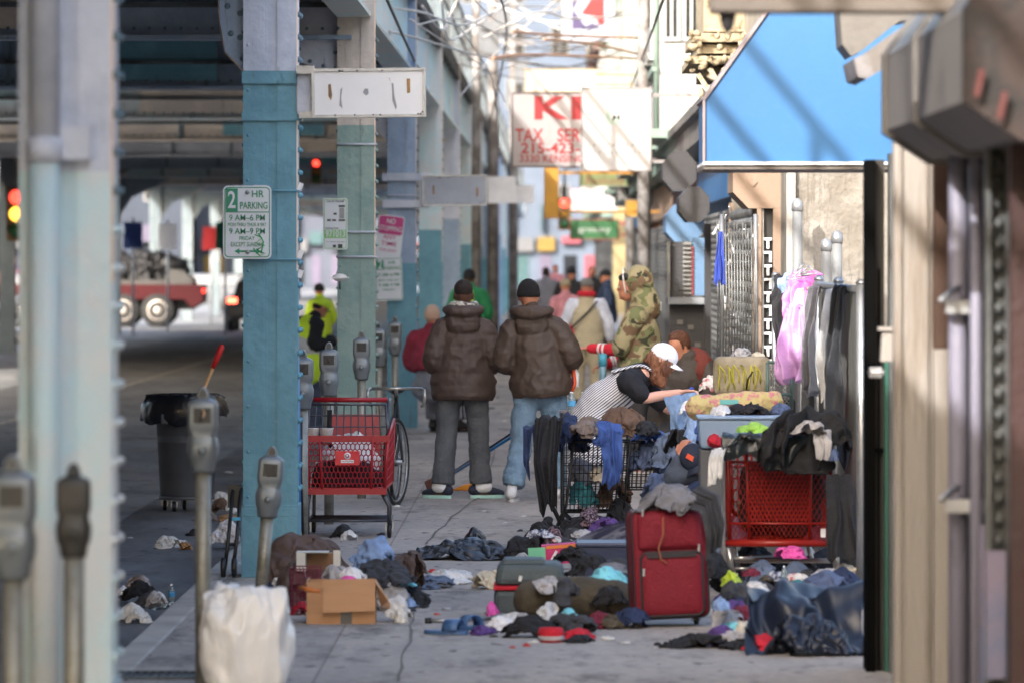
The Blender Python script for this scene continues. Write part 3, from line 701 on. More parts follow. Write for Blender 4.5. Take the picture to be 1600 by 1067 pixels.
blank(806, 290, 834, 318, 126, gs2, 'small far blank sign box, last of the row over the sidewalk', tilt=0)
t = thing('sign_bracket', 'pale steel arm holding the blank grey sign box', 'bracket', P(654, 298, 65.8)); MB().m(lav).bb((-.42, -.06, .11), (.12, -.02, .20)).bb((-.42, -.06, -.2), (.12, -.02, -.11)).bb((.02, -.055, -.109), (.08, -.025, .109)).build('arm', t)
# ---------------------------------------------------------------- wires and the tangle overhead
wm = M('pale_weathered_cable', c(214,210,204), .6, metal=.1); wr = M('rusty_cable', c(200,150,120), .6); wbk = M('dark_cable', c(70,66,64), .6)
def wire(pts, r, mat, label, group='overhead cables over the sidewalk'):
    q = [P(a, b_, Y_) for a, b_, Y_ in pts]; o_ = q[0].copy(); mb = MB().m(mat)
    P2 = [];
    for i in range(len(q)-1):
        p0, p1, p2, p3 = q[max(i-1,0)], q[i], q[i+1], q[min(i+2, len(q)-1)]
        for j in range(8):
            t_ = j/8; P2.append(.5*((2*p1)+(p2-p0)*t_+(2*p0-5*p1+4*p2-p3)*t_**2+(3*p1-p0-3*p2+p3)*t_**3)-o_)
    P2.append(q[-1]-o_); mb.tube(P2, r, 6); o = mb.build('overhead_cable', None, o_); return tag(o, label, 'cable', group)
rnd = random.Random(12)
lbl_w = 'pale slack cable in the tangle hanging beside the railway deck'
W_ = [[(600,12,60),(660,20,62),(720,40,66),(770,20,72)], [(640,30,60),(700,70,66),(760,110,75),(790,160,80)], [(690,0,66),(700,60,68),(730,50,70),(800,0,74)], [(650,40,60),(720,30,66),(800,60,75),(860,55,80)],
      [(590,45,58),(650,60,62),(760,90,72),(840,100,80)], [(700,20,66),(740,75,68),(770,130,72),(780,230,75)], [(660,10,62),(690,48,64),(705,20,66),(720,-10,66)], [(740,0,66),(800,40,72),(900,0,80),(960,-20,90)],
      [(755,60,72),(840,20,72),(900,30,84),(1020,20,90)], [(720,150,70),(760,100,74),(800,60,78),(870,0,80)]]
for k, p in enumerate(W_): wire(p, .009 if k % 2 else .014, wm, lbl_w)
for p in ([(800,50,72),(880,56,80),(1020,60,84)], [(850,62,72),(930,70,80),(1010,88,84)], [(770,92,72),(830,86,80),(1000,92,88)]): wire(p, .02, wr, 'rust brown cable running across to the right hand buildings', 'rusty cables across the street')
for p in ([(600,-10,50),(640,80,62),(660,120,75)], [(780,-10,60),(790,70,80),(760,220,110)], [(1040,-10,50),(1000,100,80),(960,200,110)]): wire(p, .015, wbk, 'thin dark cable crossing the narrow strip of sky', 'thin dark cables')

for k, (px, Y, ztop, r_) in enumerate(((770, 118, 9.5, .13), (802, 150, 9.5, .13), (744, 100, 8.5, .09), (1006, 78, 7.5, .10), (985, 130, 9, .12))):
    t = thing('utility_pole', ['weathered grey utility pole left of the tax service sign', 'farther utility pole just behind the left edge of the tax sign', 'slim steel lamp pole between the far columns', 'thin pale pole at the edge of the white bay window', 'far pole behind the green banner'][k], 'pole', (X(px, Y), Y, 0))
    MB().m(M('weathered_pole', c(130,128,128), .8, colr2=c(96,92,90), vs=3)).tube([(0,0,0), (0,0,ztop)], [r_, r_*.75], 10).build('shaft', t)
    mb = MB().m(_m['weathered_pole'])
    for q in range(3): mb.box((0, 0, ztop-.5-q*.7), (1.7-.3*q, .10, .10), (0, .05*q-.04, 0))
    mb.build('crossarm', t); MB().m(hood_d_ := M('dark_box_paint', c(90,94,100), .6)).box((.22, 0, ztop-2.7), (.35, .35, .6)).lathe([(.12, -.3), (.14, 0), (.12, .1)], (-.3, 0, ztop-.9), 10).build('transformer', t)
rnd = random.Random(44)
for k in range(16):
    x0, x1 = rnd.uniform(690, 800), rnd.uniform(930, 1030); y0, y1 = rnd.uniform(-10, 150), rnd.uniform(-10, 120); Y0, Y1 = rnd.uniform(85, 140), rnd.uniform(80, 140)
    wire([(x0, y0, Y0), ((x0+x1)/2, (y0+y1)/2+rnd.uniform(5, 30), (Y0+Y1)/2), (x1, y1, Y1)], rnd.uniform(.008, .018), rnd.choice((wbk, wm, wbk)), 'thin cable strung across the gap above the tax service sign', 'cables strung over the far sidewalk')
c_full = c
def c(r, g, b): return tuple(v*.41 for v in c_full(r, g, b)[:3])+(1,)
# ---------------------------------------------------------------- right side: shopfronts, fence, signs
def fb(mb, x0, y0, x1, y1, Y, d=.1, o=(0,0,0)):
    """a block whose front face covers this rectangle of the photograph at distance Y"""
    a = P(x0, y1, Y)-Vector(o); b = P(x1, y0, Y)-Vector(o); return mb.bb(a, (b.x, a.y+d, b.z))
def fpoly(mb, pts, Y, d, o=(0,0,0)):
    o = Vector(o); q = [P(a, b, Y)-o for a, b in pts]; return mb.prism([(v.x, v.z) for v in q], Y-o.y, Y+d-o.y)
wood_l = M('weathered_cream_wood', c(212,204,196), .8, colr2=c(178,162,146), vs=1.2, mix=.42, bump=.4, bs=12, stretch=(6,6,.6))
brown = M('brown_painted_board', c(92,60,40), .7); lavp = M('lavender_pipe_paint', c(186,184,208), .5, colr2=c(150,150,170), vs=2, mix=.4)
guide_m = M('shutter_guide_steel', c(130,134,136), .5, metal=.4, vs=3, var=.3); maroon = M('maroon_door_paint', c(72,30,32), .5, vs=2)
hood_m = M('painted_shutter_steel', c(150,146,142), .5, colr2=c(120,116,114), vs=1.5, mix=.45); hood_d = M('dark_shutter_steel', c(74,74,80), .55, vs=2)
stucco = paint('cream_stucco', c(200,194,184), c(168,160,148), chip=c(120,112,104), rust=c(140,130,118), amt=.55); stucco.node_tree.nodes['Bump'].inputs['Strength'].default_value = 1; stucco.node_tree.nodes['Principled BSDF'].inputs['Roughness'].default_value = .95
tan = M('tan_painted_metal', c(196,168,146), .6, vs=1.5, var=.08); blue_p = M('bright_blue_panel', c(70,150,222), .45, vs=1.2, var=.08, bump=.05)
# foreground shop
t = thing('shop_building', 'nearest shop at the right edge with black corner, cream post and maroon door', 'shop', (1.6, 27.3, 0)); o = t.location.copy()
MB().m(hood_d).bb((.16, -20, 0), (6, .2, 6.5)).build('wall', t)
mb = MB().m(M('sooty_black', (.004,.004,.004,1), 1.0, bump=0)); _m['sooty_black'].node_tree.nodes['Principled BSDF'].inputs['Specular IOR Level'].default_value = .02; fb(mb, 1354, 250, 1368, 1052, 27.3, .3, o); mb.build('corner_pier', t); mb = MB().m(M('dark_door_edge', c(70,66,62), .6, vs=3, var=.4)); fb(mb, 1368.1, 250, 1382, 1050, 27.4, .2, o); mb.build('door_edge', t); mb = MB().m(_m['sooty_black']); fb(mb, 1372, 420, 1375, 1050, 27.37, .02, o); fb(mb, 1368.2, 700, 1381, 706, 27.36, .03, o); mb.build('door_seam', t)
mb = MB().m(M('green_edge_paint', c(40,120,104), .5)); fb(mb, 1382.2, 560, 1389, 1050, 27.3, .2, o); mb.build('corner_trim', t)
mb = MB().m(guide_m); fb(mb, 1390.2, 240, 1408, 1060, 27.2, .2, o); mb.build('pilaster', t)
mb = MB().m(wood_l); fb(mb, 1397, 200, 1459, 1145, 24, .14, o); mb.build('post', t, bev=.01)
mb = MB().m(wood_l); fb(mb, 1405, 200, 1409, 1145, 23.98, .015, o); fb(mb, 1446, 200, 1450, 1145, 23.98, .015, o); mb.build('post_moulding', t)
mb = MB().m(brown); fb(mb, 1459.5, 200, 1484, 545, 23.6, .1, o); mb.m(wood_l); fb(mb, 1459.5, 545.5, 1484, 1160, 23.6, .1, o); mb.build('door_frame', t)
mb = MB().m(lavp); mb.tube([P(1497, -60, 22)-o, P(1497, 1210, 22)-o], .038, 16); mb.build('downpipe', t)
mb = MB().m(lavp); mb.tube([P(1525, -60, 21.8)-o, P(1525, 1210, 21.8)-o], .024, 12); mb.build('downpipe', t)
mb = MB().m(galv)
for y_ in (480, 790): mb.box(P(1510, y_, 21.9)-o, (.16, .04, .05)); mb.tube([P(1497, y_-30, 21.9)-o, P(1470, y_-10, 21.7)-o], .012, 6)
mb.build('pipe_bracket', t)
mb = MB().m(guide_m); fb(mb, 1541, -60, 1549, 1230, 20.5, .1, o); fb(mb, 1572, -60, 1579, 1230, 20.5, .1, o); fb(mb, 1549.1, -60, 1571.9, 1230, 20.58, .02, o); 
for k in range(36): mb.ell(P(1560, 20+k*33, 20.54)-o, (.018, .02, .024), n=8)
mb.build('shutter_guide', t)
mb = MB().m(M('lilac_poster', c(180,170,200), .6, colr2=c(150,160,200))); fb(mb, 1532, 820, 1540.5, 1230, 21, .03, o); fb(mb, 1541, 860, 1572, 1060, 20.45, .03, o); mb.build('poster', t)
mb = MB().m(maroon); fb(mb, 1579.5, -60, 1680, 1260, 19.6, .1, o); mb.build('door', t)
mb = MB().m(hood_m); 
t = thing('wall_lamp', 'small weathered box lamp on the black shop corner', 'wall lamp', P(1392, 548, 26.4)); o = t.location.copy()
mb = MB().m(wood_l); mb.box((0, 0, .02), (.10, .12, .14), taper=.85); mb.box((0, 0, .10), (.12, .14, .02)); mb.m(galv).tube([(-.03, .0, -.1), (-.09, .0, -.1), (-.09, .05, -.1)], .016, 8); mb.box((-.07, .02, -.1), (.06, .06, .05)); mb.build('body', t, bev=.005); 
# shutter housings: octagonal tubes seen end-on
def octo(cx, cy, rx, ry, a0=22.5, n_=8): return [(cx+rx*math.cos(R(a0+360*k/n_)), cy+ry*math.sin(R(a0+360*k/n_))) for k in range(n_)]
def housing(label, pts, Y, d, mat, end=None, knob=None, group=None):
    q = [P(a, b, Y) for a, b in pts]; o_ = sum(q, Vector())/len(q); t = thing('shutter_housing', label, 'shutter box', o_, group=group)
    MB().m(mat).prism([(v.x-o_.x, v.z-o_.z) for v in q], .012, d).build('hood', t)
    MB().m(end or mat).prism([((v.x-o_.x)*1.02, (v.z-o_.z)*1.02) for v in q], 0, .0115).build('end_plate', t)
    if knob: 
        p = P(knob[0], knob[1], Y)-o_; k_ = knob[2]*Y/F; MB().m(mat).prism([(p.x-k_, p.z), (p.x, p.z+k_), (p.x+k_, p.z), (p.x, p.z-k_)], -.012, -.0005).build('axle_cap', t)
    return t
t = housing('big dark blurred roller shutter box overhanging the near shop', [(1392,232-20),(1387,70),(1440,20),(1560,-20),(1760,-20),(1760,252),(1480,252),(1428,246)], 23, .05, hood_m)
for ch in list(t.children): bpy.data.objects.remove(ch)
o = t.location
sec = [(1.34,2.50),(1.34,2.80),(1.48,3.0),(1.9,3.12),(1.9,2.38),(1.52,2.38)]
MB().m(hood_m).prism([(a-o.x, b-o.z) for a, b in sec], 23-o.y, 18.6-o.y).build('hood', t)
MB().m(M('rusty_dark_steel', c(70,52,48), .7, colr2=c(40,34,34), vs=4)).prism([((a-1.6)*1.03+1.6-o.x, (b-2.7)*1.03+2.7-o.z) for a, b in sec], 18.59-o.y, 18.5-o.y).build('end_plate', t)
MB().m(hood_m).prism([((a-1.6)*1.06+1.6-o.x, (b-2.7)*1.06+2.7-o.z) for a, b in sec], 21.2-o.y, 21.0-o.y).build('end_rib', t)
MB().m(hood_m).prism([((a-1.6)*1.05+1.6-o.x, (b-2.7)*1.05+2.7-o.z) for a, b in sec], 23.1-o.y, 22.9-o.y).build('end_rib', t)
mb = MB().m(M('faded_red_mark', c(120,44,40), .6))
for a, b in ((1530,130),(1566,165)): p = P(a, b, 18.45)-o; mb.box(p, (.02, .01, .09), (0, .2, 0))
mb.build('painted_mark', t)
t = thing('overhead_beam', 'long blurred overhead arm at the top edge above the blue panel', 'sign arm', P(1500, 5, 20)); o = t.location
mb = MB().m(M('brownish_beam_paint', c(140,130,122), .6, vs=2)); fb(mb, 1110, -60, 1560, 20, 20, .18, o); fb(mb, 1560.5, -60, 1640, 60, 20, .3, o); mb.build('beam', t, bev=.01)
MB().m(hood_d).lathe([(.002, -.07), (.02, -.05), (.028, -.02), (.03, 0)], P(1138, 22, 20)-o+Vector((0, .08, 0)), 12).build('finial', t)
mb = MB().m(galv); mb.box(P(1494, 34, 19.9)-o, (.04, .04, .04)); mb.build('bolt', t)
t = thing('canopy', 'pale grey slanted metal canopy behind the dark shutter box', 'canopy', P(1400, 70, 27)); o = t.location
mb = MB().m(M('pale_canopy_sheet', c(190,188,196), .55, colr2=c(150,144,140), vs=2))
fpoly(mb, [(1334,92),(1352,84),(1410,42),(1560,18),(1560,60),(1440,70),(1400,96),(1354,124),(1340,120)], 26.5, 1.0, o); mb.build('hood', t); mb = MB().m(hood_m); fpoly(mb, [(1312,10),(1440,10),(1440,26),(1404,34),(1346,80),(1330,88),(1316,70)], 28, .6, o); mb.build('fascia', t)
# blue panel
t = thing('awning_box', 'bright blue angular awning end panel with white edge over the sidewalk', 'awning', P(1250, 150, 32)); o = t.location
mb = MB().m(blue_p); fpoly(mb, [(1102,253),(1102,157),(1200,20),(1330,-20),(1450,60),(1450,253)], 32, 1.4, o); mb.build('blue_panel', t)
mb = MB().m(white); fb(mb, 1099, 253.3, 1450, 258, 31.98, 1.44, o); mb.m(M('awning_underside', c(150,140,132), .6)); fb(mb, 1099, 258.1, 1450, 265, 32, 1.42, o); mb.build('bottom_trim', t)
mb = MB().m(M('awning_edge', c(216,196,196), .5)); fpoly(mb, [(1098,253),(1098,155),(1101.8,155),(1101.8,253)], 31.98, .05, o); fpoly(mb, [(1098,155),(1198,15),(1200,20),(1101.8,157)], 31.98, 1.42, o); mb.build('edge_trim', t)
# fence
FX = 1.75
t = thing('chain_link_fence', 'chain link fence with hanging clothes along the open lot', 'fence', (FX, 32.4, 0)); 
fm = M('fence_wire', c(190,192,190), .45, metal=.5, bump=0); Lf = 12.6; hf = 1.8
mb = MB().m(galv)
for y_ in (0, 2.6, 5.2, 7.8, 10.4, Lf): mb.tube([(0, y_, 0), (0, y_, hf+.04)], .03, 10); mb.lathe([(.034,-.01),(.034,.0),(.02,.02)], (0, y_, hf+.04), 8)
mb.build('posts', t); mb = MB().m(galv)
mb.tube([(0, 0, hf), (0, Lf, hf)], .021, 8); mb.tube([(0, 0, .08), (0, Lf, .08)], .008, 6); mb.build('top_rail', t)
mb = MB().m(fm); s_ = .075
nn = int(Lf/s_); rows = int(hf/s_)
for sgn in (1, -1):
    k = -rows
    while k < nn+rows:
        y0_, y1_ = k*s_, k*s_+sgn*hf; z0, z1 = 0, hf
        if y1_ > Lf and sgn > 0: z1 = (Lf-y0_); y1_ = Lf
        if y0_ < 0 and sgn > 0: z0 = -y0_; y0_ = 0
        if sgn < 0 and y1_ < 0: z1 = y0_; y1_ = 0
        if sgn < 0 and y0_ > Lf: z0 = y0_-Lf; y0_ = Lf
        if 0 <= y0_ <= Lf and z1-z0 > .05: mb.bar((.004*sgn, y0_, z0+.02), (.004*sgn, y1_, z1), .0026, 3)
        k += 1
mb.build('wire_mesh', t)
mb = MB().m(M('woven_grey_slat', c(236,234,226), .6, colr2=c(190,190,184), vs=9)); rnd = random.Random(5)
y = .1
while y < Lf:
    if rnd.random() < .55:
        for k in range(24): mb.box((.012, y, .06+k*.0735), (.004, .05, .05), (rnd.uniform(-.1, .1), 0, 0))
    y += .075
tag(mb.build('woven_slats', t), kind='stuff')
# stucco building
def window(par, x, y0, y1, z0, z1, fm_, gm_, face='x', n_=2, d=.06):
    """window on a wall; face x looks over the street, face y looks toward the camera"""
    if face == 'x':
        mb = MB().m(fm_); a = .07
        for q0, q1 in (((x-d, y0, z0), (x+.02, y0+a, z1)), ((x-d, y1-a, z0), (x+.02, y1, z1)), ((x-d, y0+a, z0), (x+.02, y1-a, z0+a)), ((x-d, y0+a, z1-a), (x+.02, y1-a, z1)), ((x-d*.8, y0+a, (z0+z1)/2-.03), (x+.02, y1-a, (z0+z1)/2+.03))): mb.bb(q0, q1)
        mb.bb((x-d*2.2, y0-.08, z0-.09), (x, y1+.08, z0-.001)); w_ = mb.build('window', par); MB().m(gm_).bb((x-.012, y0+a, z0+a), (x+.0, y1-a, z1-a)).build('pane', w_)
    else:
        mb = MB().m(fm_); a = .05; Y = x
        for q0, q1 in (((y0, Y-d, z0), (y0+a, Y+.02, z1)), ((y1-a, Y-d, z0), (y1, Y+.02, z1)), ((y0+a, Y-d, z0), (y1-a, Y+.02, z0+a)), ((y0+a, Y-d, z1-a), (y1-a, Y+.02, z1)), (((y0+y1)/2-.02, Y-d*.8, z0+a), ((y0+y1)/2+.02, Y+.02, z1-a))): mb.bb(q0, q1)
        w_ = mb.build('window', par); MB().m(gm_).bb((y0+a, Y-.012, z0+a), (y1-a, Y, z1-a)).build('pane', w_)
glass = M('dark_window_glass', c(60,66,74), .12, metal=.1, bump=0, var=.2); wfr = M('white_window_frame', c(226,228,226), .5)
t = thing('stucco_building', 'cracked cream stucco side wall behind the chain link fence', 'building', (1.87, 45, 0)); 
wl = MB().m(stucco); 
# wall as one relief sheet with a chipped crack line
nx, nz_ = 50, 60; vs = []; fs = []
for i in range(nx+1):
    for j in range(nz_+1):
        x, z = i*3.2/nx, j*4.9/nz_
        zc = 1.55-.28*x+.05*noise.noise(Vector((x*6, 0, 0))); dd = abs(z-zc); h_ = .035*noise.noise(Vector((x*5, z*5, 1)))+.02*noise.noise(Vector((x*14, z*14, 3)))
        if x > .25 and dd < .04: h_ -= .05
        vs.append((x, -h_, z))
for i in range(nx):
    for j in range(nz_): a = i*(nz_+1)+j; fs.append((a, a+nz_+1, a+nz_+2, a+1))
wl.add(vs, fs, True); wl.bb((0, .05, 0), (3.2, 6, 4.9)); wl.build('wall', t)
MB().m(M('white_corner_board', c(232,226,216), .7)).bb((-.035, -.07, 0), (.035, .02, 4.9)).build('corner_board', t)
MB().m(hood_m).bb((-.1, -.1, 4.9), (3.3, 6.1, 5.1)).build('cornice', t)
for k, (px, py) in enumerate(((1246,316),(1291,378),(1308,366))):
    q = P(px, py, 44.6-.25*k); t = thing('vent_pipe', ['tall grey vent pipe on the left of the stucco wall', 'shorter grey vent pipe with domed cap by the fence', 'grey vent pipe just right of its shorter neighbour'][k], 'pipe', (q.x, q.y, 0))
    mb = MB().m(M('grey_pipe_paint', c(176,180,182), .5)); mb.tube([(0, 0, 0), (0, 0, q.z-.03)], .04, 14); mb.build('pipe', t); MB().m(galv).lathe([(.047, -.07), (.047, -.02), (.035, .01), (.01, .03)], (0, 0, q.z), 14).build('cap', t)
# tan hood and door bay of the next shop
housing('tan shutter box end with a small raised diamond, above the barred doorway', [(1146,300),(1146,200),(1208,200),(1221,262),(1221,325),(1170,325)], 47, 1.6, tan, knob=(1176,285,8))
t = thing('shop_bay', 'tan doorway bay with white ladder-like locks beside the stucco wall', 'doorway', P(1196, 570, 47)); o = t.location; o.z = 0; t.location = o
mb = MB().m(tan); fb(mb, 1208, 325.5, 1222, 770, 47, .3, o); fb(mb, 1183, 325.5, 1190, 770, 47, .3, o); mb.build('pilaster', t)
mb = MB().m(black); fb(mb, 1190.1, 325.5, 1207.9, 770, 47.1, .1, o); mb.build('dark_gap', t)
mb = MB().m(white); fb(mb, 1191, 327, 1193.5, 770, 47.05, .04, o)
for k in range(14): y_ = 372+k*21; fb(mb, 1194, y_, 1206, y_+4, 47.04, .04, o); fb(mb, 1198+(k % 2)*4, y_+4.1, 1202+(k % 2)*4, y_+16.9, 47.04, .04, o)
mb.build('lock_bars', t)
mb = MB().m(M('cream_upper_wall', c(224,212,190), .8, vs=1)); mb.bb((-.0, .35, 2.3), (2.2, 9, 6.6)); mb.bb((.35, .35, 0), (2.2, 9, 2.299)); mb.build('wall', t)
def shutter(par, x, y0, y1, z0, z1, mat, pitch=.075):
    mb = MB().m(mat); vs = []; n_ = int((z1-z0)/pitch)*4
    for j in range(n_+1):
        z = z0+(z1-z0)*j/n_; xx = x-[.0, .012, .017, .012][j % 4]*1.4; vs += [(xx, y0, z), (xx, y1, z)]
    mb.add(vs, [(2*j, 2*j+1, 2*j+3, 2*j+2) for j in range(n_)]); mb.bb((x+.01, y0, z0), (x+.03, y1, z1)); return mb.build('roller_shutter', par)
sh_m = M('roller_shutter_grey', c(200,200,196), .5, metal=.2, colr2=c(150,150,148), vs=2)
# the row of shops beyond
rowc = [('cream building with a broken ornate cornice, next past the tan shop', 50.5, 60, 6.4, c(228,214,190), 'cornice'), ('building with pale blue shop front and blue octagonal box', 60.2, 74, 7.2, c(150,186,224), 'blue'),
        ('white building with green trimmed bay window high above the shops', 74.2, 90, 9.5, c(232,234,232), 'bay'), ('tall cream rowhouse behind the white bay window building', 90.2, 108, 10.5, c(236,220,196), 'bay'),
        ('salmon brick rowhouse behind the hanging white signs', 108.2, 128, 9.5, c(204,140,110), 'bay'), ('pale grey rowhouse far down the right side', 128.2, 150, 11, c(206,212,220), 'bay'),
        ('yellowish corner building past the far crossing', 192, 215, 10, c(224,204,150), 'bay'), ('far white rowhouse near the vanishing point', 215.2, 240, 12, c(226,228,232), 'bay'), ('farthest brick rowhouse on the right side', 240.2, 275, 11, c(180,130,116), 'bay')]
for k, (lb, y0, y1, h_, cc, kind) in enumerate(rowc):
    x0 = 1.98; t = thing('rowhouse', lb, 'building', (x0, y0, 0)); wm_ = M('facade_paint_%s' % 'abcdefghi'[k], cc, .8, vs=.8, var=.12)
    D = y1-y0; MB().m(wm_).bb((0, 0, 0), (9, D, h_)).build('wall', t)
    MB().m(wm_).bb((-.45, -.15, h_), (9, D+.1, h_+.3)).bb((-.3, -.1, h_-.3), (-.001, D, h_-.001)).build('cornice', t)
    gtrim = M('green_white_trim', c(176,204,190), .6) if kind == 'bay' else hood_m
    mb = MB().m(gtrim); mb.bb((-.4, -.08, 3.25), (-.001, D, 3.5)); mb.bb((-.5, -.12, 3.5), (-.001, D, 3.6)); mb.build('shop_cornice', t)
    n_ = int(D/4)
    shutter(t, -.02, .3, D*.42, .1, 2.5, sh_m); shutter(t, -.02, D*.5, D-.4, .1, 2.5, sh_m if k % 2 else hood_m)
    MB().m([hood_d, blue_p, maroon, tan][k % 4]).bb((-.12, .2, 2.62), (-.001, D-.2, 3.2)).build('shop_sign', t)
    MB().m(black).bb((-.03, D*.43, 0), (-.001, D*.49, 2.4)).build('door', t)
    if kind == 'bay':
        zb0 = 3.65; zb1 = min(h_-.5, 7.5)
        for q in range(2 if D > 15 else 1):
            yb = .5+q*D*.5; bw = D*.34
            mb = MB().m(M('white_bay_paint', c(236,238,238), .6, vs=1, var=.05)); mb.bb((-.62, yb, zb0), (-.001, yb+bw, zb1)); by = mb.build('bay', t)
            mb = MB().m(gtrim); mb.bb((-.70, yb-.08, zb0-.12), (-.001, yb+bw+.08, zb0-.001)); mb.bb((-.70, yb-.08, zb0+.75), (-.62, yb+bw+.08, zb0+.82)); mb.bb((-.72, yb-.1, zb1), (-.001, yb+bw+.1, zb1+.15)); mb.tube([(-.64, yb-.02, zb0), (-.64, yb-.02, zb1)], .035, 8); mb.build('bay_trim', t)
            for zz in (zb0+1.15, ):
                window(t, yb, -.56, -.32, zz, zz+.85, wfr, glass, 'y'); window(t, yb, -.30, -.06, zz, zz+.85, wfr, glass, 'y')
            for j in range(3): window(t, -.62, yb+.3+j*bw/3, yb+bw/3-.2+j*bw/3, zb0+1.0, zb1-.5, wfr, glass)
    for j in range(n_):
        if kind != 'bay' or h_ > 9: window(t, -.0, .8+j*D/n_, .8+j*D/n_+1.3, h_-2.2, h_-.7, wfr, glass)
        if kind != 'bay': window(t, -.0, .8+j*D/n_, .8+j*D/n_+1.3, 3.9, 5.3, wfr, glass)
# broken ornate cornice pieces
t = thing('broken_cornice', 'broken cream cornice with crumbling ornament beside the blue panel', 'cornice', P(1120, 90, 52)); o = t.location
cm = M('crumbling_cornice_plaster', c(226,210,178), .9, colr2=c(120,104,78), vs=7, mix=.42, bump=.8, bs=12); mb = MB().m(cm)
fb(mb, 1082, 52, 1240, 66, 52, 3, o); fb(mb, 1090, 70, 1240, 84, 52.1, 3, o); fb(mb, 1076, 88, 1240, 100, 51.9, 3, o); fb(mb, 1100, 104, 1240, 118, 52.2, 3, o); fb(mb, 1100, -60, 1240, 50, 52.3, 3, o); mb.m(hood_d); fb(mb, 1104, 66.1, 1240, 69.9, 52.3, 2.6, o); fb(mb, 1104, 84.1, 1240, 87.9, 52.3, 2.6, o); mb.build('mouldings', t)
mb = MB().m(cm); rnd = random.Random(8)
for k in range(46): heap_mesh(mb, P(rnd.uniform(1074, 1170), rnd.choice((56, 72, 90, 98, 108))+rnd.uniform(-4, 4), 51.85)-o, (rnd.uniform(.03,.09), .08, rnd.uniform(.03,.08)), k, n=8, flat=False)
mb.build('crumbling_ornament', t)
mb = MB().m(cm)
for a, b, cc, d in ((1092,118,1112,150),(1108,120,1126,128),(1095,140,1104,165),(1112,112,1128,140)): mb.bar(P(a, b, 51.8)-o, P(cc, d, 51.6)-o, .03)
mb.build('hanging_laths', t)
# shutter boxes etc farther on
housing('dark grey octagonal shutter box end, nearer of the two dark ones', octo(1085, 320, 25, 29), 56, 1.5, hood_d, knob=(1085,320,6))
housing('dark octagonal shutter box, higher and farther than its twin', octo(1062, 268, 28, 33), 62, 1.5, hood_d)
housing('pale blue octagonal shutter box under the dark ones', octo(1070, 350, 31, 34), 64, 2.0, M('pale_blue_paint', c(130,176,224), .5))
t = thing('corner_shop', 'pale blue shop front with red edge strip and white grille', 'shop front', P(1090, 470, 60)); o = t.location
mb = MB().m(_m['pale_blue_paint']); fb(mb, 1082, 372, 1101, 462, 60, .3, o); mb.build('panel', t); mb = MB().m(M('red_strip_paint', c(200,60,60), .5)); fb(mb, 1081, 385, 1083.5, 462, 59.97, .02, o); mb.build('edge_strip', t)
mb = MB().m(sh_m); fb(mb, 1042, 378, 1047, 465, 60, .2, o); fb(mb, 1068, 378, 1080, 465, 60, .2, o)
for k in range(12): fb(mb, 1067, 380+k*7, 1080.5, 383+k*7, 59.95, .05, o)
mb.build('grille', t); mb = MB().m(hood_d); fb(mb, 1047.1, 378, 1067.9, 465, 60.1, .1, o); fb(mb, 1046, 476, 1101, 690, 60, .3, o); mb.build('dark_panel', t)
mb = MB().m(M('pale_sill', c(176,182,190), .6)); fb(mb, 1044, 465.3, 1101, 475.5, 59.8, .4, o); mb.build('sill', t)
mb = MB().m(hood_d); fb(mb, 1101.2, 350, 1111, 700, 58, .15, o); mb.build('dark_post', t)
mb = MB().m(hood_m)
for k, (a, b) in enumerate(((1058,500),(1075,508),(1066,540),(1086,535))): fb(mb, a, b, a+9, b+7, 59.97, .02, o)
mb.build('stickers', t)
# shutter of the tan shop, oblique
t = thing('roller_shutter', 'pale ribbed roller shutter on the shop front left of the tan bay', 'shutter', (1.72, 48.8, 0)); shutter(t, 0, 0, 6.5, 1.0, 2.42, sh_m, .09)
mb = MB().m(tan).bb((-.02, -.12, 0), (.05, -.001, 2.5)); mb.bb((-.02, 6.51, 0), (.05, 6.7, 2.5)); mb.build('guide', t); MB().m(sh_m).bb((0, 0, 0), (.1, 6.5, .99)).build('base_panel', t)
rnd = random.Random(31); mb = MB().m(white)
for k in range(26): 
    a = (rnd.uniform(1118, 1185), rnd.uniform(330, 560)); mb.bar(P(a[0], a[1], 46.5)-Vector((1.72, 48.8, 0)), P(a[0]+rnd.uniform(-9, 9), a[1]+rnd.uniform(-22, 22), 46.4)-Vector((1.72, 48.8, 0)), rnd.uniform(.005, .014))
mb.build('broken_trim', t)
# tall fence stretch between (mesh gate) and far clutter
t = thing('mesh_gate', 'tall bent wire mesh gate leaning by the pale shutter', 'gate', P(1160, 600, 46)); o = t.location; mb = MB().m(fm)
for k in range(14): mb.tube([P(1120+k*4.5, 345+(k % 3)*6, 46)-o, P(1122+k*4.4, 470, 45.95)-o, P(1120+k*4.5, 600, 46)-o], .006, 4)
for k in range(20): mb.bar(P(1120, 350+k*12.5, 46.01)-o, P(1180, 346+k*12.5+(k % 3), 46.01)-o, .004)
mb.m(galv)
for xx in (1128, 1181): mb.tube([P(xx, 335, 46)-o, P(xx, 640, 46)-o], .02, 8)
mb.build('mesh', t)
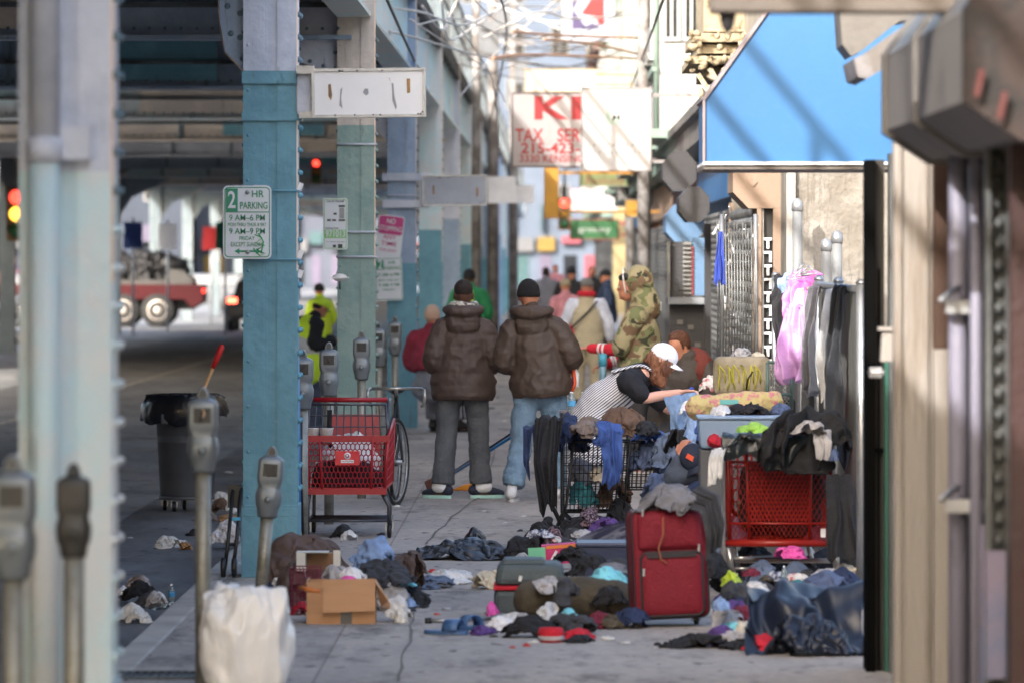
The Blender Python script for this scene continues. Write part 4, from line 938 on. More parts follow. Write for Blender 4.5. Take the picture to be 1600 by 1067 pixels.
# hanging signs over the sidewalk
def hsign(name, label, px0, py0, px1, py1, Y, mat, frame=None, d=.15, arm=True, cat='sign'):
    a, b = panel(px0, py0, px1, py1, Y); cp = (a+b)/2; w_, h_ = b.x-a.x, b.z-a.z; t = thing(name, label, cat, cp)
    MB().m(mat).bb((-w_/2+.02, 0, -h_/2+.02), (w_/2-.02, d, h_/2-.02)).build('face', t)
    fr = frame or hood_m; mb = MB().m(fr)
    mb.bb((-w_/2, -.01, -h_/2), (w_/2, d+.01, -h_/2+.0199)); mb.bb((-w_/2, -.01, h_/2-.0199), (w_/2, d+.01, h_/2)); mb.bb((-w_/2, -.01, -h_/2+.02), (-w_/2+.0199, d+.01, h_/2-.02)); mb.bb((w_/2-.0199, -.01, -h_/2+.02), (w_/2, d+.01, h_/2-.02)); mb.build('frame', t)
    if arm: MB().m(fr).bb((w_/2, .03, h_/2-.12), (2.0-cp.x, .07, h_/2-.07)).bb((w_/2, .03, -h_/2+.1), (2.0-cp.x, .07, -h_/2+.14)).build('arm', t)
    return t, w_, h_, Y/F, cp
hw = M('hanging_sign_white', c(240,238,238), .4, var=.03, bump=0); red_l = M('sign_red', c(208,40,50), .45, bump=0)
t, w_, h_, u, cp = hsign('tax_sign', 'white hanging tax service sign with big red letters', 799, 145, 1010, 262, 80, M('tax_sign_face', c(214,206,208), .45, var=.06, bump=0, colr2=c(196,188,186), vs=4, mix=.4), M('tax_sign_frame', c(120,104,110), .6))
def tx(body, px, py, hp, wp, mat, bold=.02, y=-.004): text(t.name and 'lettering', body, ((799+1010)/2*0+(VY-0)*0)+0, 0, y, .1, mat, t, local=True) if False else text_at(t, 'lettering', body, (px-PX)*u, (PY-py)*u, hp*u, mat, wp*u, bold, y)
PX, PY = (799+1010)/2, (145+262)/2
tx('K', 862, 171, 34, 54, red_l, .05); tx('I', 901, 171, 34, 16, red_l, .05)
tx('TAX', 827, 213, 20, 44, red_l, .02); tx('SERVICE', 912, 213, 20, 82, red_l, .03); tx('215-423-', 860, 233, 16, 92, red_l, .03); tx('3330 KENSINGTON', 880, 249, 11, 136, red_l, .02)
t, w_, h_, u, cp = hsign('clinic_sign', 'plain bright white hanging sign with faint green emblem, overlapping the tax sign', 908, 137, 1018, 268, 70, hw, M('clinic_sign_frame', c(190,184,184), .6)); PX, PY = 963, 201
fg = M('faint_green_ink', c(206,232,214), .5, bump=0); MB().m(fg).bb((-16*u, -.003, 8*u), (18*u, -.001, 32*u)).build('emblem', t); text_at(t, 'lettering', 'M', 0, 20*u, 16*u, hw, 18*u, .03, -.006)
mb = MB().m(M('faint_grey_ink', c(190,192,190), .5, bump=0)); rnd = random.Random(1)
for k in range(9):
    mb.bb(((-46+k*10)*u, -.003, -27*u), ((-43+k*10)*u, -.001, -23*u)); mb.bb(((-36+k*9)*u, -.003, -38*u), ((-34+k*9)*u, -.001, -34*u))
mb.build('small_marks', t)
t, *_r = hsign('shop_sign', 'narrow cream sign hung just above the tax service sign', 820, 108, 932, 144, 92, hw, M('cream_sign_edge', c(230,200,150), .6))
t, w_, h_, u, cp = hsign('transit_sign', 'tall white banner sign with purple and red arrow logo near the top edge', 876, -30, 962, 66, 110, M('banner_pale', c(206,216,236), .5), arm=False); PX, PY = 919, 18
pur = M('logo_purple', c(84,70,130), .5, bump=0)
for m_, pts in ((pur, [(894,-6),(906,-6),(896,16),(918,46),(894,46)]), (red_l, [(908,22),(924,-2),(944,-2),(944,40),(936,40),(930,26),(914,24)]), (pur, [(906,46),(926,36),(940,46)])): MB().m(m_).prism([((a-PX)*u, (PY-b)*u) for a, b in pts], -.003, -.001).build('logo', t)
MB().m(hood_m).tube([(0, .1, -h_/2), (0, .1, -h_/2-.4)], .05, 8).bb((0, .05, -.1), (2.0-cp.x, .1, 0)).build('arm', t)
hsign('yellow_sign', 'narrow yellow vertical sign below the tax service sign', 850, 262, 873, 342, 100, M('sign_yellow', c(226,168,40), .5), M('sign_yellow_edge', c(200,140,30), .5))
t, w_, h_, u, cp = hsign('green_sign', 'long green banner sign over the far sidewalk', 890, 343, 968, 375, 140, M('banner_green', c(30,120,60), .5), M('banner_red_edge', c(210,90,90), .5)); text_at(t, 'lettering', 'grocery', 0, 0, 9*u, hw, 50*u)
t, w_, h_, u, cp = hsign('shop_sign', 'dull green and brown sign under the bright white sign', 905, 266, 985, 292, 118, M('dull_green', c(130,150,90), .5)); text_at(t, 'lettering', 'Baskets', 0, -.05, 12*u, M('dull_red', c(150,70,60), .5), 60*u)
hsign('shop_sign', 'grey box sign right of the dull green sign', 965, 262, 1000, 312, 122, M('grey_box', c(150,150,150), .5))
hsign('shop_sign', 'small orange yellow sign low beside the right hand shops', 976, 312, 1004, 340, 112, _m['sign_yellow'])
hsign('shop_sign', 'bright white sign board low behind the green banner', 892, 296, 966, 330, 190, hw, M('pinkish_edge', c(240,130,130), .5))
# traffic lights
def signal(label, px, py, Y, hp, lit, pole=None):
    t = thing('traffic_light', label, 'traffic light', P(px, py, Y)); u = Y/F; h_ = hp*u; w_ = h_*.38
    MB().m(M('signal_yellow_body', c(150,110,40), .5)).bb((-w_/2, 0, -h_/2), (w_/2, .2, h_/2)).build('body', t, bev=.02)
    for k, (cn, cc) in enumerate((('red', (1,.05,.03,1)), ('amber', (1,.5,.05,1)), ('green', (.1,.8,.3,1)))):
        on = cn in lit; mm = M('lamp_%s_%s' % (cn, 'lit' if on else 'off'), cc if on else tuple(v*.15 for v in cc[:3])+(1,), .3, emit=cc if on else None, es=1.2, bump=0)
        MB().m(mm).lathe([(w_*.36, 0), (w_*.3, -.03), (.01, -.05)], (0, -.001, h_*(.31-.31*k)), 14, 'y').build('lamp', t)
        mb = MB().m(black); z = h_*(.31-.31*k); mb.tube([(math.cos(R(a))*w_*.42, -.1, z+math.sin(R(a))*w_*.42) for a in range(0, 181, 20)], .02, 5); mb.build('visor', t)
    if pole: MB().m(hood_d).tube([Vector(p) for p in pole], .05, 8).build('bracket', t)
    return t
signal('red lit traffic light over the far sidewalk under the yellow sign', 882, 334, 150, 52, ('red',), [(0, .1, .4), (0, .1, 1.2), (1.7, .1, 1.4)])
signal('traffic light with red and amber glow at the left edge', 26, 335, 112, 84, ('red', 'amber'), [(0, .1, .5), (0, .1, 1.5)])
signal('small red signal hanging under the railway between two columns', 494, 268, 122, 40, ('red',), [(0, .1, .2), (0, .1, 1.1)])
# far buildings closing the view
def farb(name, label, x0, x1, Y, h_, mat, wins=True, d=12, shop=None):
    t = thing(name, label, 'building', (x0, Y, -.15)); W_ = x1-x0
    MB().m(mat).bb((0, 0, 0), (W_, d, h_)).build('wall', t); MB().m(hood_m).bb((-.1, -.3, h_), (W_+.1, d, h_+.5)).build('cornice', t)
    if wins:
        n_ = int(W_/2.4); fl = int((h_-4)/3.2)
        for i in range(n_):
            for j in range(fl):
                if i*fl+j < 95: window(t, 0, .7+i*W_/n_, .7+i*W_/n_+1.1, 4.6+j*3.2, 6.4+j*3.2, wfr, glass, 'y')
    if shop:
        k = 0; x = .3; rj = random.Random(int(x0*7)); nsh = 0
        while x < W_-1.6 and nsh < 24:
            ww = rj.uniform(.7, 1.7); h0 = rj.uniform(2.3, 3.0); mb = MB().m(shop[rj.randrange(len(shop))]); mb.bb((x, -.15-rj.uniform(0, .6), h0), (x+ww, -.001, h0+rj.uniform(.3, .9))); mb.build('shop_sign', t)
            MB().m(shop[rj.randrange(len(shop))] if rj.random() < .4 else glass).bb((x+.1, -.06, .3), (x+ww*.8, -.001, 2.1)).build('shop_window', t)
            if rj.random() < .4: MB().m(shop[rj.randrange(len(shop))]).bb((x+.2, -.9, 3.6), (x+.3, -.1, 5.2)).build('hanging_banner', t)
            x += ww+rj.uniform(.05, .5); nsh += 1
    return t
cs = [M('shop_pink', c(190,90,110), .6), M('shop_white', c(130,134,142), .5), M('shop_red', c(150,40,40), .6), M('shop_teal', c(70,116,124), .6), M('shop_lilac', c(126,118,150), .6), M('shop_yellow', c(170,140,50), .6)]
farb('far_building', 'pale blue tall facade closing the street at the vanishing point', -9, 4.5, 345, 20, M('pale_blue_facade', c(120,138,164), .7, vs=.3), shop=cs)
farb('far_building', 'pale grey far block right of the street end', 4.6, 14, 330, 14, M('pale_grey_facade', c(150,156,166), .7, vs=.3), shop=cs)
farb('far_building', 'lilac grey block beyond the far left columns', -22, -9.2, 350, 13, M('lilac_facade', c(100,110,132), .7, vs=.3), shop=[cs[4], cs[3], cs[1]])
farb('corner_building', 'low blue grey building across the junction behind the truck', -30, -17, 262, 8, M('blue_grey_facade', c(70,84,106), .7, vs=.3), shop=[cs[3], cs[4], cs[2], cs[4], cs[3]])
farb('corner_building', 'dim building with bright shop windows left of the truck junction', -50, -30.2, 240, 9, M('dim_facade', c(80,82,90), .7, vs=.3), shop=[cs[1], cs[5], cs[3]])
farb('corner_building', 'bluish building with coloured posters right of the truck', -16.9, -12.5, 268, 8, M('poster_facade', c(84,98,120), .7, vs=.3), wins=False, shop=[cs[0], cs[5], cs[4]])
t = thing('side_building', 'long shop block along the left side of the street', 'building', (-16, 60, -.15)); MB().m(M('left_block_brick', c(150,100,84), .8, vs=1)).bb((-9, 35, 0), (0, 88, 9)).bb((-9, -60, 0), (0, -6, 9)).build('wall', t)
for k in range(10): window(t, .0, 38+k*5, 39.4+k*5, 4.4, 6.2, wfr, glass)

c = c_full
# ---------------------------------------------------------------- people
skin_b = M('dark_brown_skin', c(92,62,48), .5, bump=.05, var=.1); skin_w = M('pale_skin', c(222,170,150), .5, bump=.05, var=.08); skin_t = M('tanned_skin', c(190,130,104), .5, bump=.05, var=.1)
hair_bk = M('black_hair', c(36,27,24), .8, bump=.5, bs=80); hair_gn = M('ginger_hair', c(140,92,64), .6, colr2=c(96,60,42), vs=14, bump=.8, bs=60, stretch=(1,1,.3)); hair_br = M('brown_hair', c(92,58,40), .7, bump=.6, bs=60)
puff_br = M('brown_nylon_puffer', c(74,60,54), .62, vs=3, var=.18, bump=.35, bs=22); puff_br2 = M('dark_brown_nylon_puffer', c(70,56,48), .62, vs=3, var=.18, bump=.35, bs=22)
V = Vector
def lerp(a, b, t): return V(a)+(V(b)-V(a))*t
def hand(mb, wr, el, up=(0,0,1), curl=.6, s=1.0, thumb=1):
    """palm, four unequal bent fingers and a thumb, continuing the forearm"""
    wr = V(wr); d = (wr-V(el)).normalized(); u = V(up); side = d.cross(u).normalized(); nn = side.cross(d).normalized()
    mb.caps([wr-d*.02*s, wr+d*.04*s, wr+d*.08*s], [(.028*s, .018*s), (.040*s, .015*s), (.038*s, .013*s)], 10, side=side)
    for k, (o_, L_) in enumerate(((-.030, .062), (-.010, .072), (.010, .068), (.028, .052))):
        b = wr+d*.082*s+side*o_*s; c1 = b+(d*math.cos(curl*.5)-nn*math.sin(curl*.5))*L_*.45*s; c2 = c1+(d*math.cos(curl*1.4)-nn*math.sin(curl*1.4))*L_*.33*s; c3 = c2+(d*math.cos(curl*2.2)-nn*math.sin(curl*2.2))*L_*.26*s
        mb.caps([b-d*.015*s, b, c1, c2, c3], [.0105*s, .0105*s, .0098*s, .0088*s, .0075*s], 8, sub=2)
    b = wr+d*.03*s-side*.034*s*thumb; mb.caps([b, b+(d*.6-side*thumb*.7)*.035*s-nn*.008*s, b+(d*.95-side*thumb*.5)*.062*s-nn*.018*s], [.013*s, .011*s, .009*s], 8, sub=2)
def head(mb, hc, face, up=(0,0,1), s=1.0):
    """skull, jaw, nose, brow, lips, ears; face = direction looked at"""
    hc = V(hc); f = V(face).normalized(); u = V(up); u = (u-f*u.dot(f)).normalized(); sd_ = f.cross(u)
    q = Matrix((sd_, f, u)).transposed()
    mb.ell(hc+u*.02*s, (.074*s, .094*s, .100*s), q.to_euler(), 18); mb.ell(hc+f*.022*s-u*.050*s, (.058*s, .068*s, .072*s), q.to_euler(), 16)
    mb.ell(hc+f*.092*s-u*.012*s, (.014*s, .022*s, .022*s), q.to_euler(), 10); mb.ell(hc+f*.086*s-u*.055*s, (.026*s, .012*s, .010*s), q.to_euler(), 10)
    mb.ell(hc+f*.082*s+u*.025*s, (.05*s, .012*s, .010*s), q.to_euler(), 10); mb.ell(hc+f*.080*s-u*.088*s, (.022*s, .014*s, .014*s), q.to_euler(), 10)
    for k in (-1, 1): mb.ell(hc+sd_*.077*s*k-f*.005*s-u*.008*s, (.010*s, .020*s, .032*s), q.to_euler(), 10)
    return q
def eyes(par, hc, face, up=(0,0,1), s=1.0):
    hc = V(hc); f = V(face).normalized(); u = V(up); u = (u-f*u.dot(f)).normalized(); sd_ = f.cross(u)
    for k in (-1, 1):
        mb = MB().m(M('eye_white', c(225,220,215), .3, bump=0)).ell(hc+f*.083*s+u*.006*s+sd_*.032*s*k, (.013*s, .010*s, .008*s), n=8); mb.m(black).ell(hc+f*.091*s+u*.006*s+sd_*.032*s*k, (.006*s,)*3, n=6); mb.build('eye', par)
ST = dict(pelvis=(0,0,.93), waist=(0,0,1.08), chest=(0,.01,1.30), neck=(0,-.005,1.485), head=(0,.02,1.615), face=(0,1,0), sL=(-.18,0,1.40), eL=(-.27,-.03,1.14), wL=(-.24,.16,.98), sR=(.18,0,1.40), eR=(.27,-.03,1.14), wR=(.24,.16,.98),
          hL=(-.095,0,.90), kL=(-.12,.01,.49), aL=(-.14,-.02,.08), hR=(.095,0,.90), kR=(.12,.01,.49), aR=(.14,-.02,.08), fL=(-.25,.97,0), fR=(.25,.97,0), side=(1,0,0))
def person(label, loc, rz=0, pose=None, skin=skin_b, h=1.0, vox=.011, hands=True, eyes_=False, group=None, bulk=1.0, handL=True, handR=True, curl=.7):
    p = dict(ST); p.update(pose or {}); b = MB().m(skin); sd_ = V(p['side']); B = bulk
    b.caps([p['pelvis'], p['waist'], p['chest'], lerp(p['chest'], p['neck'], .7)], [(.150*B, .105*B), (.135*B, .095*B), (.160*B, .110*B), (.12, .08)], 20, side=sd_)
    b.caps([lerp(p['chest'], p['neck'], .6), p['neck'], lerp(p['neck'], p['head'], .7)], [.065, .056, .052], 14)
    head(b, p['head'], p['face'], p.get('hup', (0,0,1)))
    for s_ in 'LR':
        b.caps([lerp(p['chest'], p['s'+s_], .5), p['s'+s_], lerp(p['s'+s_], p['e'+s_], .5), p['e'+s_], lerp(p['e'+s_], p['w'+s_], .4), p['w'+s_]], [.055, .056, .047, .038, .038, .026], 12)
        if hands and (handL if s_ == 'L' else handR): hand(b, p['w'+s_], p['e'+s_], p.get('palm'+s_, (0,0,1)), curl, thumb=(1 if s_ == 'L' else -1))
        b.caps([p['h'+s_], lerp(p['h'+s_], p['k'+s_], .5), p['k'+s_], lerp(p['k'+s_], p['a'+s_], .35), p['a'+s_]], [.085, .078, .054, .056, .036], 14)
        f = V(p['f'+s_]).normalized(); a = V(p['a'+s_]); b.caps([a-f*.03-V((0,0,.03)), a+f*.08-V((0,0,.045)), a+f*.16-V((0,0,.055))], [(.035,.035), (.042,.028), (.036,.018)], 12, side=f.cross(V((0,0,1))))
    o = b.blob('person', None, loc, (0, 0, rz), vox=vox, it=3, mat=skin); o.scale = (h, h, h)
    if eyes_: eyes(o, p['head'], p['face'], p.get('hup', (0,0,1)))
    return tag(o, label, 'person', group), p
def trousers(o, p, mat, r=1.0, vox=.014, wr=.010, seed=1, flare=1.0, name='trousers', hem=.05):
    b = MB().m(mat); b.caps([lerp(p['pelvis'], p['waist'], .6), p['pelvis'], V(p['pelvis'])-V((0,0,.05))], [(.165*r, .125*r), (.18*r, .14*r), (.16*r, .13*r)], 22, side=V(p['side']))
    for s_ in 'LR':
        a = V(p['a'+s_]); k = V(p['k'+s_]); a2 = lerp(k, a, 1-hem/.45)
        b.caps([p['h'+s_], lerp(p['h'+s_], k, .45), k, lerp(k, a, .5), a2], [.108*r, .100*r, .082*r*(1+(flare-1)*.4), .078*r*flare, .086*r*flare], 18, ends=(1, 0))
    q = b.blob(name, o, vox=vox, it=2, wr=wr, wf=8, seed=seed, mat=mat, aniso=(1,1,1.6)); return q
def shoes(o, p, mat, sole, vox=0, name='shoe'):
    for s_ in 'LR':
        f = V(p['f'+s_]).normalized(); a = V(p['a'+s_]); sd_ = f.cross(V((0,0,1))).normalized(); b = MB().m(mat)
        g = V((a.x, a.y, .0))
        b.caps([g-f*.06+V((0,0,.065)), g+f*.02+V((0,0,.068)), g+f*.10+V((0,0,.05)), g+f*.18+V((0,0,.040))], [(.042,.045), (.046,.05), (.050,.038), (.042,.024)], 14, side=sd_)
        b.caps([g-f*.03+V((0,0,.08)), g-f*.02+V((0,0,.115))], [.045, .042], 12)
        q = b.blob(name, o, vox=.009, it=2, mat=mat)
        b = MB().m(sole); pts = []
        for k in range(20):
            t_ = 2*math.pi*k/20; L_ = math.cos(t_); pts.append(g+f*(.06+L_*.145)+sd_*math.sin(t_)*(.05 if L_ > 0 else .044))
        b.ring_loft([[v+V((0,0,.0)) for v in pts], [v+V((0,0,.026)) for v in pts]], True, False); b.build('sole', q)
def jacket(o, p, mat, r=1.0, hemz=.80, quilt=0, qn=7, vox=.011, wr=.006, seed=1, sleeve=1.0, name='jacket', hood=None, collar=None, arms='LR', cuff=.9, hemr=1.0, wf=9, it=3, neckf=.62, seams=None):
    b = MB().m(mat); side = V(p['side']); pel = V(p['pelvis']); dn = (pel-V(p['chest'])).normalized(); hem = pel+dn*(pel.z-hemz) if abs(dn.z) > .8 else pel+dn*.08
    B = r; b.caps([hem, lerp(hem, p['waist'], .12), lerp(hem, p['waist'], .5), p['waist'], lerp(p['waist'], p['chest'], .5), p['chest'], lerp(p['chest'], p['neck'], neckf)], [(.186*B*hemr, .150*B*hemr), (.205*B*hemr, .165*B*hemr), (.212*B*hemr, .17*B), (.20*B, .16*B), (.198*B, .155*B), (.190*B, .145*B), (.12*B, .10*B)], 28, side=side, sub=4, ends=(0, 1))
    b.caps([lerp(p['chest'], p['neck'], .5), V(p['neck'])+(V(p['head'])-V(p['neck']))*.12], [(.115*B, .095*B), (.078*B, .078*B)], 20, side=side)
    for s_ in arms:
        sh, e, w_ = V(p['s'+s_]), V(p['e'+s_]), V(p['w'+s_])
        b.caps([lerp(p['chest'], p['neck'], .72), lerp(lerp(p['chest'], p['neck'], .72), sh, .55)], [.07*B, .075*B], 14)
        b.caps([lerp(p['chest'], sh, .55)+V((0,0,.0)), sh-V((0,0,.02)), lerp(sh, e, .5), e, lerp(e, w_, .5), lerp(e, w_, cuff)], [.085*B*sleeve, .086*B*sleeve, .084*B*sleeve, .078*B*sleeve, .070*B*sleeve, .058*B*sleeve], 18, sub=4)
    if hood == 'down':
        n_ = V(p['neck']); b.caps([n_+V((-.12,.04,.02)), n_+V((-.10,-.07,.01)), n_+V((0,-.115,-.0)), n_+V((.10,-.07,.01)), n_+V((.12,.04,.02))], [(.04,.05), (.05,.07), (.06,.085), (.05,.07), (.04,.05)], 14, side=(0,0,-1)); b.ell(n_+V((0,-.10,-.09)), (.135,.065,.115))
    q = b.blob(name, o, vox=vox, it=it, wr=wr, wf=wf, seed=seed, mat=mat, seams=seams)
    if collar: 
        n_ = V(p['neck']); mb = MB().m(collar); mb.tube([n_+V((math.cos(R(a))*.085, math.sin(R(a))*.08-.005, .02)) for a in range(0, 361, 20)], .028, 10, side=None); mb.build('collar', o)
    return q
def hair(o, p, mat, r=1.05, low=-.02, vox=.009, wr=.004, name='hair', back=1):
    f = V(p['face']).normalized(); u = V(p.get('hup', (0,0,1))); u = (u-f*u.dot(f)).normalized(); q_ = Matrix((f.cross(u), f, u)).transposed(); hc = V(p['head'])
    b = MB().m(mat); b.ell(hc+u*.028-f*.012*back, (.078*r, .094*r, .098*r), q_.to_euler(), 18, fn=lambda d: 1 if not (d.y > .45 and d.z < .35) and d.z > low*10-.45 else .82)
    return b.blob(name, o, vox=vox, it=2, wr=wr, wf=40, mat=mat)
def beanie(o, p, mat, name='beanie', cuff=True):
    f = V(p['face']).normalized(); u = V(p.get('hup', (0,0,1))); u = (u-f*u.dot(f)).normalized(); q_ = Matrix((f.cross(u), f, u)).transposed(); hc = V(p['head'])
    b = MB().m(mat); b.ell(hc+u*.045, (.088, .104, .098), q_.to_euler(), 20, fn=lambda d: 1 if d.z > -.35 else .86)
    if cuff: b.tube([hc+u*.02+q_@V((math.cos(R(a))*.078, math.sin(R(a))*.094, 0)) for a in range(0, 361, 20)], [(.016,.03)]*19, 8, side=None)
    return b.blob(name, o, vox=.008, it=3, wr=.003, wf=22, mat=mat)
def cap_hat(o, p, mat, name='cap', brim=1.0, back=False):
    f = V(p['face']).normalized(); u = V(p.get('hup', (0,0,1))); u = (u-f*u.dot(f)).normalized(); q_ = Matrix((f.cross(u), f, u)).transposed(); hc = V(p['head'])
    b = MB().m(mat); b.ell(hc+u*.045-f*.004, (.090, .108, .092), q_.to_euler(), 22, fn=lambda d: 1 if d.z > -.3 else .80); c_ = b.blob(name, o, vox=.007, it=2, wr=.0015, wf=14, mat=mat)
    b = MB().m(mat); ft = []; fb_ = []
    for k in range(13):
        a = R(180*k/12); x = math.cos(a)*.078; y = .085+math.sin(a)*.085*brim; z = .022-.028*(x/.078)**2-.012*math.sin(a)
        ft.append(hc+q_@V((x, y, z+.004))); fb_.append(hc+q_@V((x, y, z-.001)))
    inner_t = [hc+q_@V((math.cos(R(180*k/12))*.078, .06+math.sin(R(180*k/12))*.035, .026-.028*math.cos(R(180*k/12))**2+.004)) for k in range(13)]; inner_b = [v-u*.005 for v in inner_t]
    vs = ft+inner_t+fb_+inner_b; fs = []
    for k in range(12): fs += [(k, k+1, 14+k, 13+k), (26+k, 39+k, 40+k, 27+k), (k, 26+k, 27+k, k+1)]
    b.add(vs, fs, True); b.build('brim', c_); return c_
denim = M('faded_denim', c(112,138,160), .85, colr2=c(84,110,134), vs=5, mix=.42, bump=.5, bs=60)
grey_tr = M('grey_work_trousers', c(92,96,102), .85, colr2=c(80,84,90), vs=4, bump=.5, bs=60)
# 1 left man seen from behind
Ym = 46.8
pose = dict(sL=(-.15,0,1.375), sR=(.155,0,1.37), eL=(-.245,-.05,1.11), wL=(-.18,.17,1.00), eR=(.25,-.04,1.10), wR=(.21,.17,1.03), hL=(-.11,0,.90), kL=(-.135,0,.48), aL=(-.165,-.02,.08), hR=(.10,0,.90), kR=(.12,.02,.48), aR=(.135,.02,.08), fL=(-.75,.6,0), fR=(.95,.35,0))
m1, p = person('man in brown puffer jacket and grey trousers seen from behind, left of the pair', (X(724, Ym), Ym, 0), 0, pose, skin_b, 1.03)
jacket(m1, p, puff_br, 1.10, .78, vox=.0085, wr=.012, seed=3, sleeve=1.0, hood='down', hemr=1.14, seams=(.80, .10, .0045), it=2)
b = MB().m(hair_bk); b.ell(V(p['head'])+V((0,-.012,.048)), (.077,.094,.082), None, 20, fn=lambda d: 1 if d.z > -.8 else .8); b.blob('hair', m1, vox=.008, it=3, wr=.002, wf=60, mat=hair_bk); tr = trousers(m1, p, grey_tr, .98, wr=.010, seed=2, flare=1.12, hem=.035)
mb = MB().m(M('checked_scarf', c(196,192,184), .85, colr2=c(80,74,70), vs=34, mix=.46, bump=.5)); 
mb.tube([V(p['neck'])+V((math.cos(R(a))*.095, math.sin(R(a))*.085-.015, .045+.01*math.sin(a))) for a in range(0, 361, 20)], [(.030, .034)]*19, 10); mb.build('scarf', m1)
shoes(m1, p, M('navy_slipper', c(40,46,62), .8), M('mint_sole', c(170,214,206), .6))
mb = MB().m(white)
for s_ in 'LR': f = V(p['f'+s_]).normalized(); g = V(p['a'+s_]); g.z = .06; mb.caps([g+f*.0+V((0,-.02,.03)), g+f*.05+V((0,-.025,.03))], [.05, .048], 12)
mb.build('sock', m1)
mb = MB().m(black).tube([V((.0,-.10,.80)), V((-.005,-.11,.72)), V((.0,-.10,.64))], .006, 6); mb.build('drawstring', m1)
# 2 right man seen from behind
pose = dict(pelvis=(.02,0,.93), waist=(.015,0,1.08), chest=(-.02,.01,1.30), neck=(-.045,0,1.48), head=(-.072,.03,1.61), face=(.15,1,-.05), sL=(-.19,0,1.37), eL=(-.265,-.02,1.10), wL=(-.19,.17,1.05), sR=(.13,-.01,1.38), eR=(.275,-.06,1.13), wR=(.26,.17,1.06),
            hL=(-.08,0,.90), kL=(-.13,.0,.48), aL=(-.20,-.10,.09), hR=(.12,.02,.90), kR=(.13,.08,.48), aR=(.15,.12,.08), fL=(.1,1,0), fR=(.2,1,0))
m2, p = person('man in dark brown puffer jacket, black beanie and blue jeans, right of the pair', (X(840, 46.2), 46.2, 0), 0, pose, skin_t, 1.03)
jacket(m2, p, puff_br2, 1.10, .82, vox=.0085, wr=.014, seed=7, sleeve=1.04, hood='down', hemr=1.06, seams=(.83, .16, .003), it=2)
beanie(m2, p, M('black_knit', c(22,20,22), .9, bump=.8, bs=90)); trousers(m2, p, denim, 1.02, wr=.016, seed=5, flare=1.08, hem=.03)
shoes(m2, p, M('white_trainer', c(210,210,212), .6, vs=12), M('trainer_sole', c(190,190,192), .6))
mb = MB().m(M('jacket_piping_orange', c(226,90,50), .7)); mb.tube([V((.235,.03,1.13)), V((.285,-.02,1.03)), V((.295,-.02,.93)), V((.27,.0,.86))], .013, 8); mb.m(white).tube([V((.26,.04,1.12)), V((.31,-.0,1.0)), V((.31,.0,.90))], .018, 8); mb.m(M('piping_blue', c(60,90,160), .7)).tube([V((.25,.05,1.1)), V((.29,.02,1.0)), V((.285,.02,.9))], .02, 8); mb.build('patterned_bag', m2)
# 3 camouflage hooded person in profile, facing left
camo = bpy.data.materials.new('woodland_camouflage'); camo.use_nodes = True; n = camo.node_tree.nodes; l = camo.node_tree.links; b = n['Principled BSDF']; b.inputs['Roughness'].default_value = .85
tc = n.new('ShaderNodeTexCoord'); prev = None; base = c(158,150,118)
for k, (cc, s_, th, off) in enumerate(((c(112,118,82), 5, .50, 0), (c(112,90,70), 6.5, .57, 5), (c(60,62,48), 6.5, .62, 11))):
    mp = n.new('ShaderNodeMapping'); mp.inputs['Location'].default_value = (off, off, off); mp.inputs['Scale'].default_value = (1, 1, 1.3); l.new(tc.outputs['Object'], mp.inputs[0])
    nz = n.new('ShaderNodeTexNoise'); nz.inputs['Scale'].default_value = s_; nz.inputs['Detail'].default_value = 2.5; nz.inputs['Distortion'].default_value = .6; l.new(mp.outputs[0], nz.inputs[0])
    rp = n.new('ShaderNodeValToRGB'); rp.color_ramp.interpolation = 'CONSTANT'; rp.color_ramp.elements[1].position = th; rp.color_ramp.elements[0].color = (0,0,0,1); rp.color_ramp.elements[1].color = (1,1,1,1); l.new(nz.outputs[0], rp.inputs[0])
    mx = n.new('ShaderNodeMix'); mx.data_type = 'RGBA'; l.new(rp.outputs[0], mx.inputs[0]); mx.inputs[7].default_value = cc
    if prev is None: mx.inputs[6].default_value = base
    else: l.new(prev, mx.inputs[6])
    prev = mx.outputs[2]
l.new(prev, b.inputs['Base Color'])
Yc = 52.0
pose = dict(head=(.0,.045,1.66), hupx=0, eL=(-.22,.14,1.10), wL=(-.13,.44,1.11), eR=(.16,.18,1.02), wR=(.10,.34,.97), palmL=(0,0,1), face=(0,1,-.06))
m3, p = person('person in camouflage hooded jacket with red sleeves, facing left, reaching out', (X(1001, Yc), Yc, 0), R(90-12), pose, skin_t, 1.03, eyes_=True, vox=.0085)
jacket(m3, p, camo, 1.22, .72, 0, 5, wr=.012, seed=9, sleeve=1.12, arms='', hemr=1.02)
b = MB().m(camo)
for s_ in 'LR': sh, e = V(p['s'+s_]), V(p['e'+s_]); b.caps([lerp(p['chest'], sh, .5), sh, lerp(sh, e, .5), lerp(sh, e, .93)], [.10, .105, .10, .092], 18)
b.blob('sleeves', m3, vox=.012, it=2, wr=.010, wf=9, seed=4, mat=camo)
redk = M('red_knit', c(200,36,54), .9, bump=.6, bs=70)
for s_ in 'LR':
    b = MB().m(redk); e, w_ = V(p['e'+s_]), V(p['w'+s_]); b.caps([lerp(p['s'+s_], e, .85), e, lerp(e, w_, .5), lerp(e, w_, .93)], [.056, .056, .05, .044], 16); q = b.blob('sleeve', m3, vox=.010, it=2, wr=.005, wf=16, mat=redk)
    mb = MB().m(white); d = (w_-e).normalized()
    for t_ in (.5, .64): mb.tube([lerp(e, w_, t_)-d*.009, lerp(e, w_, t_)+d*.009], .0535, 18)
    mb.build('stripe', q)
b = MB().m(camo); hc = V(p['head'])
